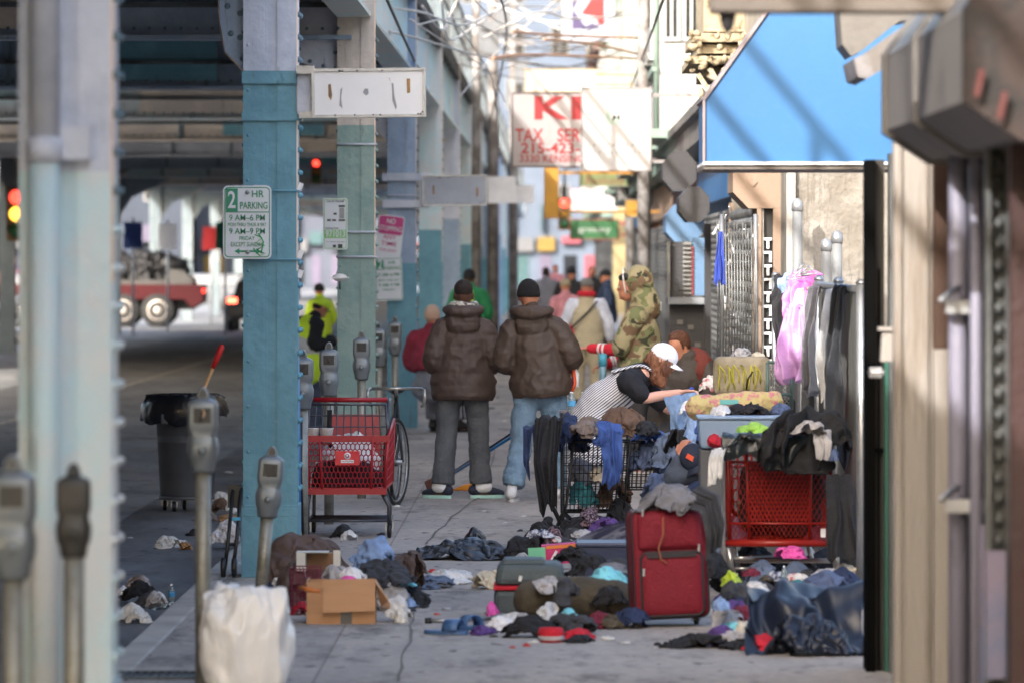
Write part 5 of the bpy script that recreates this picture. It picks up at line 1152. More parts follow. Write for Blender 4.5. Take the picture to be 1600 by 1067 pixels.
b.ell(hc+V((0,-.02,.035)), (.125,.145,.155), (R(-8),0,0), 22, fn=lambda d: 1 if d.y < .25 else .92); b.caps([hc+V((0,-.08,-.1)), V(p['neck'])+V((0,-.05,-.02))], [.12, .13], 16)
q = b.blob('hood', m3, vox=.011, it=2, wr=.010, wf=10, seed=5, mat=camo)
# opening of the hood: dark edge roll around the face
mb = MB().m(white).tube([hc+V((math.cos(R(a))*.098, .088+.02*math.sin(R(a)), .03+math.sin(R(a))*.13)) for a in range(-50, 231, 14)], .007, 6); mb.build('hood_cord', q)
b = MB().m(skin_t); head(b, hc+V((0,.062,-.012)), (0,1,-.06)); b.blob('face', m3, vox=.008, it=2, mat=skin_t); eyes(m3, hc+V((0,.062,-.012)), (0,1,-.06))
b = MB().m(black); b.ell(hc+V((0,.05,.075)), (.085,.11,.05), None, 16); b.blob('cap', m3, vox=.009, it=2, mat=black)
mb = MB().m(white); 
for a, b_ in (((.0,-.175,1.44),(.03,-.176,1.52)), ((.03,-.175,1.44),(.0,-.177,1.52))): mb.bar(V(a), V(b_), .006)
mb.build('badge', m3)
trousers(m3, p, M('dark_trousers', c(56,56,60), .85), 1.05); shoes(m3, p, black, _m['trainer_sole'])
t = thing('drink_bottle', 'tall pale blue aluminium bottle held by the red sleeved person', 'bottle', P(942, 572, 51.8)); MB().m(M('steel_blue_bottle', c(120,156,178), .4, metal=.3)).lathe([(.028,-.24),(.034,-.23),(.034,.02),(.02,.05)]).build('body', t); MB().m(M('cyan_cap', c(80,170,200), .5)).lathe([(.038,.0),(.038,.10),(.03,.115)]).build('cap', t)
# 4 bending woman in white cap
stripe = bpy.data.materials.new('navy_white_stripes'); stripe.use_nodes = True; n = stripe.node_tree.nodes; l = stripe.node_tree.links; b = n['Principled BSDF']; b.inputs['Roughness'].default_value = .85
tc = n.new('ShaderNodeTexCoord'); sx = n.new('ShaderNodeVectorMath'); sx.operation = 'DOT_PRODUCT'; sx.inputs[1].default_value = (-.60, .25, .78); l.new(tc.outputs['Object'], sx.inputs[0])
mt = n.new('ShaderNodeMath'); mt.operation = 'MULTIPLY'; mt.inputs[1].default_value = 60; l.new(sx.outputs['Value'], mt.inputs[0]); fr = n.new('ShaderNodeMath'); fr.operation = 'FRACT'; l.new(mt.outputs[0], fr.inputs[0])
rp = n.new('ShaderNodeValToRGB'); rp.color_ramp.interpolation = 'CONSTANT'; rp.color_ramp.elements[0].color = c(222,222,226); rp.color_ramp.elements[1].position = .62; rp.color_ramp.elements[1].color = c(52,54,72); l.new(fr.outputs[0], rp.inputs[0]); l.new(rp.outputs[0], b.inputs['Base Color'])
Yw = 41.5; u = Yw/F; ox = X(945, Yw)
def wp(px, py, dy=0): v = P(px, py, Yw+dy); return (v.x-ox, dy, v.z)
pose = dict(pelvis=wp(925,660), waist=wp(938,630), chest=wp(978,602,0), neck=wp(1012,578), head=wp(1034,565,-.0), face=(.85,-.15,-.42), hup=(.45,0,.9), sL=wp(990,592,.15), eL=wp(1046,640,.12), wL=wp(1068,622,.05), sR=wp(984,598,-.17), eR=wp(1006,622,-.22), wR=wp(1062,613,-.1),
            hL=wp(925,668,.1), kL=(wp(935,0)[0],.12,.52), aL=(wp(915,0)[0],.12,.08), hR=wp(925,668,-.1), kR=(wp(940,0)[0],-.1,.52), aR=(wp(920,0)[0],-.1,.08), fL=(1,0,0), fR=(1,0,0), side=(0,1,0), palmR=(0,.3,1))
m4, p = person('woman in white cap and striped pinafore bending to the right over the tote', (ox, Yw, 0), 0, pose, skin_w, 1.0, eyes_=True, vox=.0068, bulk=.85, curl=1.0)
b = MB().m(stripe); b.caps([p['pelvis'], p['waist'], lerp(p['waist'], p['chest'], .5), p['chest'], lerp(p['chest'], p['neck'], .55)], [(.19,.16), (.175,.15), (.175,.14), (.17,.135), (.12,.08)], 26, side=(0,1,0)); b.caps([p['pelvis'], V(p['pelvis'])+V((-.0,0,-.3))], [(.19,.17), (.21,.18)], 20, side=(0,1,0), ends=(1,0)); b.blob('pinafore', m4, vox=.011, it=2, wr=.010, wf=9, seed=2, mat=stripe)
blk = cloth('black_jersey', 26, 27, 34); b = MB().m(blk)
for s_ in 'LR': b.caps([lerp(p['chest'], p['s'+s_], .3), p['s'+s_], lerp(p['s'+s_], p['e'+s_], .75)], [.10, .085, .072], 16)
b.caps([lerp(p['chest'], p['neck'], .0), lerp(p['chest'], p['neck'], .45), lerp(p['chest'], p['neck'], .9)], [(.175,.125), (.15,.115), (.085,.08)], 20, side=(0,1,0))
for s_ in 'LR': b.caps([lerp(p['chest'], p['neck'], .6), p['s'+s_]], [.09, .095], 16)
b.blob('t_shirt', m4, vox=.010, it=2, wr=.008, wf=10, mat=blk)
nk = V(p['neck']); b = MB().m(stripe)
for sg_ in (-1, 1): b.caps([V(p['chest'])+V((-.10,.09*sg_,.10)), nk+V((-.06,.085*sg_,.035)), nk+V((.02,.08*sg_,-.0))], [(.035,.010), (.04,.011), (.03,.010)], 12, side=(0,1,0))
b.blob('shoulder_straps', m4, vox=.008, it=2, wr=.003, mat=stripe)
cap_hat(m4, p, M('white_cotton_cap', c(236,238,246), .8, var=.05, bump=.3), brim=1.0)
hc = V(p['head']); b = MB().m(hair_gn); b.ell(hc+V((-.03,0,-.0)), (.098,.088,.10)); b.ell(hc+V((-.035,-.03,-.085)), (.075,.06,.09)); b.ell(hc+V((.03,-.065,-.04)), (.05,.03,.07)); b.ell(hc+V((-.05,.03,-.1)), (.05,.05,.07)); b.ell(hc+V((-.01,-.05,-.13)), (.05,.04,.06)); b.blob('hair', m4, vox=.007, it=1, wr=.016, wf=22, mat=hair_gn, aniso=(1.5,1.5,.7))
trousers(m4, p, cloth('pale_grey_trousers', 150, 150, 150), .78); shoes(m4, p, white, _m['trainer_sole'])
mb = MB().m(M('blue_glove_tip', c(60,90,200), .5)); mb.ell(V(p['wR'])+V((.085,-.01,.03)), (.018,.012,.010), n=8); mb.build('bracelet', m4)
# garment in her hands
drape('jeans', cloth('light_denim_garment', 118, 146, 184), [P(1062,616,41.3), P(1072,640,41.25), P(1076,700,41.3)], .24, (1,0,.15), 'light blue denim garment held up by the bending woman', 'jeans', folds=2, amp=.03, seed=4, loc=P(1070,640,41.3))
heap('cloth_lining', cloth('white_lining', 216, 220, 228), P(1074,640,41.1), (.14,.06,.14), 'white pocket lining showing on the held denim', 'cloth', 3, flat=False)
# 5 person in tan vest seen from behind
Y5 = 74; pose = dict(eL=(-.29,-.02,1.14), wL=(-.31,.03,.90), eR=(.29,-.02,1.14), wR=(.30,.05,.92), aL=(-.12,0,.08), aR=(.12,0,.08))
m5, p = person('person in tan vest, white sleeves and cap seen from behind, with red cross body bag', (X(917, Y5), Y5, 0), R(-8), pose, skin_t, .97, vox=.014)
vst = M('tan_canvas_vest', c(178,168,142), .85, vs=4, bump=.4); jacket(m5, p, vst, 1.10, .80, 0, wr=.012, seed=4, arms='', vox=.014)
b = MB().m(cloth('white_sleeve', 206, 212, 228)); 
for s_ in 'LR': b.caps([lerp(p['chest'], p['s'+s_], .6), p['s'+s_], lerp(p['s'+s_], p['e'+s_], .5), p['e'+s_], lerp(p['e'+s_], p['w'+s_], .9)], [.085,.095,.09,.078,.06], 14)
b.blob('shirt', m5, vox=.014, it=2, wr=.01, mat=_m['white_sleeve']); trousers(m5, p, M('tan_canvas_trousers', c(168,158,134), .85), 1.15, wr=.014, vox=.016); shoes(m5, p, _m['dark_trousers'], black)
cap_hat(m5, p, M('grey_check_cap', c(110,108,104), .8)); mb = MB().m(redk).tube([V(p['neck'])+V((math.cos(R(a))*.09, math.sin(R(a))*.085, .05)) for a in range(0, 361, 30)], .04, 10); mb.build('scarf', m5)
mb = MB().m(black).tube([V((.16,-.14,1.44)), V((.05,-.20,1.3)), V((-.14,-.2,1.12)), V((-.25,-.1,1.02))], .014, 6); mb.build('strap', m5); heap('bag', redk, (-.22,-.14,1.02), (.14,.12,.20), None, None, 3, parent=m5, flat=False)
# 6 crouched person in maroon hood behind the woman
Y6 = 47; o6 = P(1072, 600, Y6)
pose = dict(pelvis=(-.1,.1,.62), waist=(-.08,.08,.76), chest=(.0,0,.98), neck=(.03,-.03,1.14), head=(-.06,-.04,1.24), face=(-.7,-.6,-.3), sL=(-.12,.12,1.08), eL=(-.2,-.05,.86), wL=(-.22,-.25,.80), sR=(.17,-.05,1.08), eR=(.22,-.12,.84), wR=(.1,-.3,.78), hL=(-.1,.1,.6), kL=(-.2,-.2,.45), aL=(-.2,.1,.08), hR=(.1,.1,.6), kR=(.15,-.2,.45), aR=(.15,.1,.08))
m6, p = person('crouching person with brown hair and maroon hood just behind the bending woman', (o6.x, Y6, 0), 0, pose, skin_t, 1.0, vox=.013)
jacket(m6, p, M('dark_olive_jacket', c(66,60,56), .7, bump=.4), 1.05, .55, .03, 5, wr=.01, vox=.013, cuff=.85); hair(m6, p, hair_br, 1.12, wr=.008); trousers(m6, p, M('dark_trousers', c(50,50,50)), 1.0)
b = MB().m(M('maroon_fleece', c(110,52,44), .9, bump=.6)); b.caps([V((-.06,.04,1.13)), V((.06,.02,1.15)), V((.14,-.05,1.10)), V((.12,-.1,1.02))], [.07,.09,.08,.06], 14); b.blob('hood', m6, vox=.012, it=2, wr=.015, mat=_m['maroon_fleece']); shoes(m6, p, black, black)
# 7 crouching person in navy cap behind the red suitcase
Y7 = 37.4
def w7(px, py, dy=0): v = P(px, py, Y7); return (v.x-X(1090, Y7), dy, v.z)
pose = dict(pelvis=w7(1140,790,.1), waist=w7(1132,760,.05), chest=w7(1105,738,0), neck=w7(1094,722,-.03), head=w7(1088,722,-.1), face=(-.15,-.9,-.55), hup=(-.6,-.3,.9), sL=w7(1084,735,-.1), eL=w7(1052,745,-.12), wL=w7(1062,712,-.08), sR=w7(1128,728,.12), eR=w7(1108,742,.3), wR=w7(1086,712,.22),
            hL=(.2,.05,.32), kL=(-.1,-.1,.38), aL=(.0,.1,.08), hR=(.3,.2,.32), kR=(.05,.3,.38), aR=(.15,.35,.08), fL=(-1,-.2,0), fR=(-1,0,0), side=(0,1,0))
m7, p = person('crouching person in navy cap with orange badge, rummaging behind the red suitcase', (X(1090, Y7), Y7, 0), 0, pose, skin_t, 1.0, eyes_=True, vox=.008, bulk=.9)
jacket(m7, p, cloth('slate_hoodie', 66, 74, 88), .92, .3, 0, wr=.012, cuff=.8, vox=.012, sleeve=.9); cap_hat(m7, p, M('navy_cap', c(34,42,62), .8), brim=.8); trousers(m7, p, _m['dark_trousers'], .95); shoes(m7, p, black, black)
mb = MB().m(M('orange_badge', c(236,96,60), .6)); mb.box(V(p['head'])+V((-.045,-.115,.04)), (.055,.012,.032), (0,.5,.4)); mb.build('badge', m7)
# hands reaching in beside: second crouching helper
# 8 background people
hv = M('hi_vis_lime', c(214,255,60), .6, var=.1, emit=None); hvb = M('reflective_band', c(200,204,206), .3)
Y9 = 66; pose = dict(chest=(.06,.05,1.26), neck=(.12,.1,1.42), head=(.19,.15,1.53), face=(.8,.5,-.35), waist=(.02,.02,1.06), sL=(-.04,.16,1.38), eL=(.14,.24,1.12), wL=(.34,.26,1.16), sR=(.17,-.10,1.36), eR=(.12,-.14,1.10), wR=(.36,-.02,1.14), side=(.8,-.5,0))
m8, p = person('street cleaner in lime hi vis vest and lime cap working behind the second column', (X(474, Y9), Y9, -.15), 0, pose, skin_t, 1.0, vox=.014)
jacket(m8, p, cloth('black_sleeve_jacket', 30, 32, 38), 1.0, .85, 0, wr=.008, vox=.014); b = MB().m(hv); b.caps([V((0,0,.80)), p['waist'], p['chest'], lerp(p['chest'], p['neck'], .5)], [(.23,.20),(.225,.19),(.225,.185),(.18,.12)], 22, side=(.8,-.5,0)); q = b.blob('vest', m8, vox=.014, it=2, wr=.008, mat=hv)
mb = MB().m(hvb); mb.caps([V(p['waist'])-V((0,0,.03)), V(p['waist'])+V((0,0,.03))], [(.232,.197)]*2, 22, side=(.8,-.5,0)); mb.build('reflective_band', q)
trousers(m8, p, cloth('blue_grey_trousers', 74, 84, 104), 1.1, vox=.016); cap_hat(m8, p, hv); shoes(m8, p, black, black); hair(m8, p, hair_bk, 1.0)
def far_person(label, px, Y, top, mats, rz=0, h=1.0, hat=None, hatm=None, pose=None, base=0):
    o, p = person(label, (X(px, Y), Y, base), rz, pose, skin_t if rz != 0 else skin_b, h, vox=.02, hands=Y < 90)
    jacket(o, p, mats[0], 1.08, .82, 0, wr=.012, vox=.02); trousers(o, p, mats[1], 1.05, vox=.02)
    if hat == 'beanie': beanie(o, p, hatm)
    elif hat == 'cap': cap_hat(o, p, hatm)
    else: hair(o, p, hatm or hair_bk, 1.04, vox=.014)
    shoes(o, p, black, black); return o, p
blk_c = cloth('black_coat', 28, 30, 36); gry_c = cloth('grey_coat', 112, 116, 128); grn = cloth('green_jacket', 40, 130, 80); pnk = cloth('pink_jacket', 190, 130, 140); mar = cloth('maroon_jacket', 130, 36, 56)
t8, p = far_person('person in green jacket with lime vest and black beanie, behind the left man', 733, 84, 0, (grn, _m['dark_trousers']), h=1.02, hat='beanie', hatm=blk_c)
b = MB().m(hv); b.caps([V((-.05,0,.9)), V((-.05,0,1.2)), V((-.07,0,1.42))], [(.19,.19),(.20,.19),(.16,.14)], 18, side=(1,0,0)); b.blob('vest', t8, vox=.02, it=2, mat=hv)
far_person('far worker in lime hi vis jacket beyond the cleaner in the street', 500, 96, 0, (hv, _m['dark_trousers']), R(40), .95, 'beanie', blk_c, base=-.15)
far_person('person in a grey coat walking far down the sidewalk', 853, 118, 0, (gry_c, _m['dark_trousers']), 0, 1.0, None, hair_bk)
far_person('person all in black coming along the far sidewalk', 893, 105, 0, (blk_c, blk_c), R(180), 1.02, 'beanie', blk_c)
far_person('person in pink top and beige cap beside the tan vested one', 884, 88, 0, (pnk, _m['tan_canvas_trousers']), R(20), .93, 'cap', M('beige_cap', c(150,140,116), .8))
far_person('dark coated person nearest the right hand shops', 925, 125, 0, (blk_c, _m['dark_trousers']), R(170), 1.0, None, hair_bk)
far_person('person in dark blue jacket standing by the shop fronts', 948, 98, 0, (cloth('navy_coat', 40,56,84), blk_c), R(90), 1.0, 'cap', blk_c)
far_person('far pedestrian in pale clothes near the green banner', 868, 150, 0, (pnk, gry_c), R(180), 1.0, None, hair_br)
pose = dict(pelvis=(0,0,.48), waist=(0,.03,.62), chest=(0,.05,.86), neck=(0,.04,1.04), head=(0,.06,1.18), sL=(-.18,.03,.98), eL=(-.25,.05,.72), wL=(-.15,.28,.62), sR=(.18,.03,.98), eR=(.25,.05,.72), wR=(.15,.28,.62), hL=(-.1,0,.46), kL=(-.15,.38,.48), aL=(-.15,.38,.08), hR=(.1,0,.46), kR=(.15,.38,.48), aR=(.15,.38,.08))
far_person('seated person in maroon jacket half hidden behind the blue column foot', 672, 64, 0, (mar, gry_c), R(-25), 1.1, None, M('grey_blond_hair', c(190,160,140), .8), pose)
# ---------------------------------------------------------------- parking meters
met = M('meter_grey_enamel', c(120,128,134), .4, metal=.35, vs=6, var=.15, bump=.1); met_d = M('dark_meter_paint', c(62,62,60), .5, metal=.2, vs=5, bump=.15); pole_m = M('galvanised_pole', c(150,150,142), .5, metal=.4, colr2=c(120,118,108), vs=5, mix=.48)
def rr_ring(hx, hy, z, r=.3, n_=4):
    return [Vector((x, y, z)) for x, y in rrect(2*hx, 2*hy, min(hx, hy)*r*2 if r < .5 else min(hx, hy)*.98, n_)]
def meter(label, px, top, Y, tilt=0, mat=met, h=None, group='parking meters along the kerb', marks=True, sc_=1.0):
    x = X(px, Y); h = h or Z(top, Y); t = thing('parking_meter', label, 'parking meter', (x-math.sin(tilt)*h, Y, 0), rot=(0, tilt, 0), group=None)
    MB().m(pole_m).tube([(0, 0, 0), (0, 0, h-.37*sc_)], .036, 16).build('pole', t)
    prof = [(.052,.050,-.40,.48),(.056,.054,-.385,.45),(.060,.056,-.35,.4),(.068,.060,-.335,.35),(.073,.064,-.30,.35),(.074,.066,-.27,.35),(.066,.056,-.245,.3),(.062,.052,-.225,.3),(.068,.054,-.205,.2),(.071,.056,-.18,.18),(.070,.055,-.10,.18),(.069,.053,-.078,.2),(.055,.045,-.066,.3),(.034,.034,-.056,.48)]
    MB().m(mat).ring_loft([rr_ring(a*sc_, b*sc_, h+z*sc_, r) for a, b, z, r in prof]).build('head', t)
    mb = MB().m(mat); pts = [(.030*math.cos(R(a))*sc_, h-.058*sc_+.056*math.sin(R(a))*sc_) for a in range(0, 181, 15)]; mb.prism(pts, -.022*sc_, .022*sc_); mb.build('dome', t, bev=.006)
    mb = MB().m(M('meter_window', c(70,76,80), .15, bump=0)); mb.prism([(a[0]*.62, h-.05*sc_+(a[1]-h+.058*sc_)*.72) for a in pts], -.0235*sc_, -.0221*sc_); mb.build('window', t)
    mb = MB().m(met_d); mb.bb((-.04*sc_, -.0572*sc_, h-.17*sc_), (.04*sc_, -.0555*sc_, h-.10*sc_)); mb.m(black); mb.bb((-.012, -.062*sc_-.006, h-.29*sc_), (.012, -.062*sc_-.0045, h-.285*sc_)); mb.build('face_plate', t)
    mb = MB().m(mat); mb.lathe([(.02, 0), (.018, -.008), (.004, -.011)], (0, -.0655*sc_, h-.30*sc_), 12, 'y'); mb.m(pole_m).tube([(0, 0, h-.40*sc_), (0, 0, h-.385*sc_)], .05*sc_, 16); mb.build('lock', t)
    if marks:
        mb = MB().m(black); r_ = random.Random(int(px))
        pts_ = [V((r_.uniform(-.04, .04), -.0585*sc_, h-.19*sc_+r_.uniform(0, .09))) for _ in range(7)]; mb.tube(pts_, .0018, 4); mb.build('scribble', t)
    return t
meter('very near blurred grey parking meter at the lower left corner', 20, 708, 18.1, marks=False)
meter('near dark brownish parking meter before the nearest column', 115, 722, 19.2, mat=met_d, marks=False, sc_=.8)
t = meter('tall grey parking meter with a crescent sticker, standing by the white trash bag', 317, 603, 26.5); h_ = Z(603, 26.5)
mb = MB().m(M('crescent_sticker', c(200,170,140), .6)); mb.prism([(.0+.014*math.cos(R(a)), h_-.125+.02*math.sin(R(a))) for a in range(-90, 91, 20)]+[(.006*math.cos(R(a)), h_-.125+.016*math.sin(R(a))) for a in range(90, -91, -20)], -.0592, -.058); mb.build('sticker', t)
meter('leaning grey parking meter at the foot of the teal column', 426, 695, 31.7, tilt=R(4.5))
meter('parking meter half hidden by the edge of the teal column', 473, 545, 38)
meter('parking meter with scribbles directly behind the red shopping cart', 514, 534, 42.3)
meter('parking meter above the right corner of the red shopping cart', 565, 517, 46.8)
meter('thin far parking meter between the cart meter and the last one', 591, 504, 52.3)
meter('farthest parking meter before the blue column', 617, 494, 58.5)
# ---------------------------------------------------------------- wheeled bin and things in the gutter
grey_pl = M('grey_bin_plastic', c(84,86,90), .55, var=.12, vs=2, bump=.1); bag_bk = M('black_bin_bag', c(26,27,32), .3, bump=.6, bs=14, coat=.2)
def caster(par, x, y, z, r=.045, w_=.03, m_=black, name='wheel'):
    q = MB().m(m_).lathe([(r*.7, -w_/2), (r, -w_/2*.6), (r, w_/2*.6), (r*.7, w_/2)], (x, y, z+r), 16, 'x').build(name, par); MB().m(galv).lathe([(r*.35, -w_*.6), (r*.35, w_*.6)], (x, y, z+r), 10, 'x').bb((x-w_*.9, y-.012, z+r*.9), (x-w_*.65, y+.03, z+2.2*r)).bb((x+w_*.65, y-.012, z+r*.9), (x+w_*.9, y+.03, z+2.2*r)).build('fork', q); return q
Yt = 47.8; t = thing('trash_can', 'round grey wheeled bin with black liner standing in the street', 'trash can', (X(292, Yt), Yt, -.15))
prof = [(.22, .13), (.225, .14), (.262, .84), (.27, .845), (.285, .86), (.285, .89), (.26, .89), (.25, .60), (.21, .16)]
MB().m(grey_pl).lathe(prof, n=32).build('body', t); MB().m(grey_pl).lathe([(.2, .10), (.235, .10), (.235, .129), (.2, .129)], n=24).build('dolly', t)
for a in (30, 100, 170, 240, 310): caster(t, math.cos(R(a))*.19, math.sin(R(a))*.19, 0)
MB().m(M('bin_handle_plastic', c(66,68,74), .55)).box((-.12, -.27, .78), (.16, .05, .09)).box((.22, -.14, .78), (.1, .1, .09), (0, 0, .9)).build('handle', t, bev=.01)
mb = MB().m(bag_bk); rings = []; rnd = random.Random(3)
for k, (r_, z) in enumerate(((.24, .80), (.29, .90), (.30, .955), (.26, .985), (.30, .965), (.335, .90), (.345, .83), (.325, .80))):
    rings.append([V((math.cos(2*math.pi*j/60)*(r_+.045*noise.noise(V((j*.35*1, k*.8, 0)))*(k > 1)+(.05 if j > 25 and j < 40 else 0)*(k > 3)), math.sin(2*math.pi*j/60)*(r_+.03*noise.noise(V((j*.35, k*.8, 9)))), z+.05*noise.noise(V((j*.22, k*.5, 4)))*(k > 3)+(-.05 if 15 < j < 50 else .0)*(k > 5))) for j in range(60)])
mb.ring_loft(rings, cap=False); mb.build('liner_bag', t)
a, b = P(314, 618, 47.7), P(348, 538, 47.7); t = thing('brush', 'wooden brush handle with red tip sticking up out of the bin', 'brush', a); d = b-a
MB().m(M('pale_wood_handle', c(206,160,110), .6)).tube([V((0,0,-.15)), V((0,0,0)), d*.55], [.014, .015, .015], 10).build('handle', t); MB().m(M('red_plastic_tip', c(206,34,34), .35)).tube([d*.54, d*.72, d*.95, d], [.019, .028, .026, .01], 10).build('tip', t)
t = thing('hand_truck', 'small black folding hand truck leaning on the teal column', 'hand truck', P(352, 903, 35.1)); o = t.location
for xx in (349, 366): MB().m(black).lathe([(.05, -.016), (.062, -.012), (.062, .012), (.05, .016)], P(xx, 886, 35.0)-o, 20, 'x').build('wheel', t)
mb = MB().m(black)
for xx in (351, 364): mb.tube([P(xx, 890, 35.05)-o, P(xx+5, 850, 35.05)-o, P(xx+13, 762, 35.2)-o], .012, 8)
mb.bar(P(356, 850, 35.05)-o, P(370, 850, 35.05)-o, .01); mb.bar(P(360, 810, 35.1)-o, P(374, 810, 35.1)-o, .01); mb.box(P(366, 775, 35.2)-o, (.08, .03, .14)); mb.build('frame', t); MB().m(M('cyan_clip', c(70,170,210), .4)).box(P(369, 810, 35.05)-o, (.05, .03, .02)).build('clip', t)
# ---------------------------------------------------------------- lattice and carts
red_pl = M('red_cart_plastic', c(158,30,40), .4, var=.1, bump=.05); red_or = M('orange_red_cart_plastic', c(148,30,20), .4, var=.1, bump=.05); frame_g = M('dark_grey_cart_tube', c(86,88,94), .4, metal=.5); chrome = M('worn_chrome', c(190,188,184), .3, metal=.85, var=.2)
def quadpt(q, u, v): return (V(q[0])*(1-u)*(1-v)+V(q[1])*u*(1-v)+V(q[2])*u*v+V(q[3])*(1-u)*v)
def lattice(mb, q, nu, nv, r, pat='grid', rim=0):
    if pat == 'grid':
        for i in range(nu+1): mb.bar(quadpt(q, i/nu, 0), quadpt(q, i/nu, 1), r)
        for j in range(nv+1): mb.bar(quadpt(q, 0, j/nv), quadpt(q, 1, j/nv), r)
    elif pat == 'diamond':
        for i in range(nu):
            for j in range(nv):
                mb.bar(quadpt(q, i/nu, j/nv), quadpt(q, (i+1)/nu, (j+1)/nv), r, 3); mb.bar(quadpt(q, (i+1)/nu, j/nv), quadpt(q, i/nu, (j+1)/nv), r, 3)
    elif pat == 'hex':
        for j in range(nv):
            for i in range(nu):
                cx, cy = (i+(.5 if j % 2 else 0)+.25)/(nu+.5), (j+.5)/nv; a_, b_ = .5/(nu+.5), .667/nv
                h6 = [(cx, cy+b_), (cx+a_, cy+b_/2), (cx+a_, cy-b_/2), (cx, cy-b_)]
                for k in range(3):
                    (u0, v0), (u1, v1) = h6[k], h6[k+1]; cl = lambda t: max(0, min(1, t))
                    mb.bar(quadpt(q, cl(u0), cl(v0)), quadpt(q, cl(u1), cl(v1)), r, 4)
    if rim:
        for k in range(4): mb.bar(q[k], q[(k+1) % 4], rim, 6)
    return mb
# 1 red cart with hexagonal front
Yk = 40.2; t = thing('shopping_cart', 'red shopping cart with honeycomb front and round logo plate, beside the teal column', 'shopping cart', (X(541, Yk), Yk, 0)); u = Yk/F
zf = lambda py: Z(py, Yk); xf_ = lambda px: X(px, Yk)-t.location.x
q = [(xf_(482), 0, zf(764)), (xf_(601), 0, zf(764)), (xf_(606), -.02, zf(684)), (xf_(476), -.02, zf(684))]
MB_ = MB().m(red_pl); lattice(MB_, q, 18, 9, .0042, 'hex'); MB_.build('basket_front', t)
mb = MB().m(red_pl); 
for k in range(4): mb.bar(q[k], q[(k+1) % 4], .013, 8)
for uu in (.18, .82): mb.bar(V(quadpt(q, uu, 0))-V((0,.008,0)), V(quadpt(q, uu, 1))-V((0,.008,0)), .010, 6)
mb.bb((xf_(478), -.015, zf(772)), (xf_(604), .02, zf(762))); mb.bb((xf_(474), -.035, zf(690)), (xf_(608), .01, zf(680))); mb.build('basket_rim', t)
BL = .82
for s_, xa, xb in ((-1, 482, 476), (1, 601, 606)):
    mb = MB().m(red_pl); qs = [(xf_(xa), 0, zf(764)), (xf_(xa)+s_*.03, BL, zf(764)+.02), (xf_(xb)+s_*.02, BL, zf(660)), (xf_(xb), -.02, zf(684))]; lattice(mb, qs, 14, 6, .006, 'grid', .012); mb.build('basket_side', t)
mb = MB().m(red_pl); mb.bb((xf_(482), 0, zf(768)), (xf_(601), BL, zf(768)+.012)); mb.build('basket_floor', t)
mb = MB().m(red_pl); mb.add([(xf_(505), BL-.1, zf(765)), (xf_(588), BL-.1, zf(765)), (xf_(588), BL, zf(652)), (xf_(505), BL, zf(652))], [(0, 1, 2, 3)]); mb.add([(xf_(505), BL-.085, zf(765)), (xf_(588), BL-.085, zf(765)), (xf_(588), BL+.015, zf(652)), (xf_(505), BL+.015, zf(652))], [(0, 1, 2, 3)]); mb.build('child_seat', t)
mb = MB().m(frame_g); qb = [(xf_(476), BL*.4, zf(686)), (xf_(604), BL*.4, zf(686)), (xf_(600), BL*.5, zf(634)), (xf_(480), BL*.5, zf(634))]; lattice(mb, qb, 11, 3, .0045, 'grid', .009)
for s_ in (xf_(478), xf_(604)): mb.tube([(s_, BL*.4, zf(684)), (s_, BL*.62, zf(632)), (s_, BL, zf(628))], .012, 8)
mb.build('wire_gate', t)
MB().m(red_pl).tube([(xf_(482), BL+.02, zf(629)), (xf_(600), BL+.02, zf(629))], .018, 10).build('handle', t)
for xa, xb in ((484, 480), (596, 608)):
    mb = MB().m(frame_g); mb.tube([(xf_(xa), .02, zf(768)), (xf_(xb)-(.0), .03, zf(790)), (xf_(xb), .04, .10)], .016, 8); mb.build('leg', t)
    mb = MB().m(frame_g); mb.tube([(xf_(xa), BL-.1, zf(768)), (xf_(xb)*.95, BL, zf(800)), (xf_(xb)*.95, BL-.05, .10)], .013, 8); mb.build('leg', t)
    caster(t, xf_(xb), .05, 0, .05); caster(t, xf_(xb)*.95, BL-.05, 0, .05)
mb = MB().m(frame_g); mb.bar((xf_(480), .04, .12), (xf_(608), .04, .12), .010, 6); mb.bar((xf_(480), .04, .12), (xf_(480), BL-.05, .12), .010, 6); mb.bar((xf_(608), .04, .12), (xf_(608), BL-.05, .12), .010, 6); mb.bar((xf_(480), BL-.05, .12), (xf_(608), BL-.05, .12), .010, 6)
for k in range(1, 6): mb.bar((xf_(480), .04+k*.13, .12), (xf_(608), .04+k*.13, .12), .005)
mb.build('lower_rack', t)
a_, b_ = (xf_(524), zf(726)), (xf_(562), zf(704)); mb = MB().m(M('red_logo_plate', c(212,44,56), .35)); mb.bb((a_[0], -.028, a_[1]), (b_[0], -.018, b_[1])); lp = mb.build('logo_plate', t)
mb = MB().m(white); cx, cz = (a_[0]+b_[0])/2, (a_[1]+b_[1])/2; mb.lathe([(.024, -.0285), (.024, -.0305)], (cx, 0, cz+.016), 20, 'y'); mb.bb((cx-.046, -.0305, cz-.034), (cx+.046, -.0285, cz-.012)); mb.build('logo', lp)
mb = MB().m(red_pl); mb.lathe([(.014, -.0306), (.014, -.032)], (cx, 0, cz+.016), 14, 'y'); mb.m(white).prism([(cx-.008, cz+.02), (cx+.0, cz+.026), (cx+.007, cz+.02), (cx+.003, cz+.012), (cx-.004, cz+.006)], -.0332, -.0321); mb.m(red_pl); mb.tube([(cx-.04+.008*k, -.031, cz-.023+.005*math.sin(k*1.9)) for k in range(11)], .0018, 4); mb.build('logo_drawing', lp)
wpl = M('white_plastic_bag', c(226,224,224), .35, bump=.5, bs=14, var=.06, coat=.1)
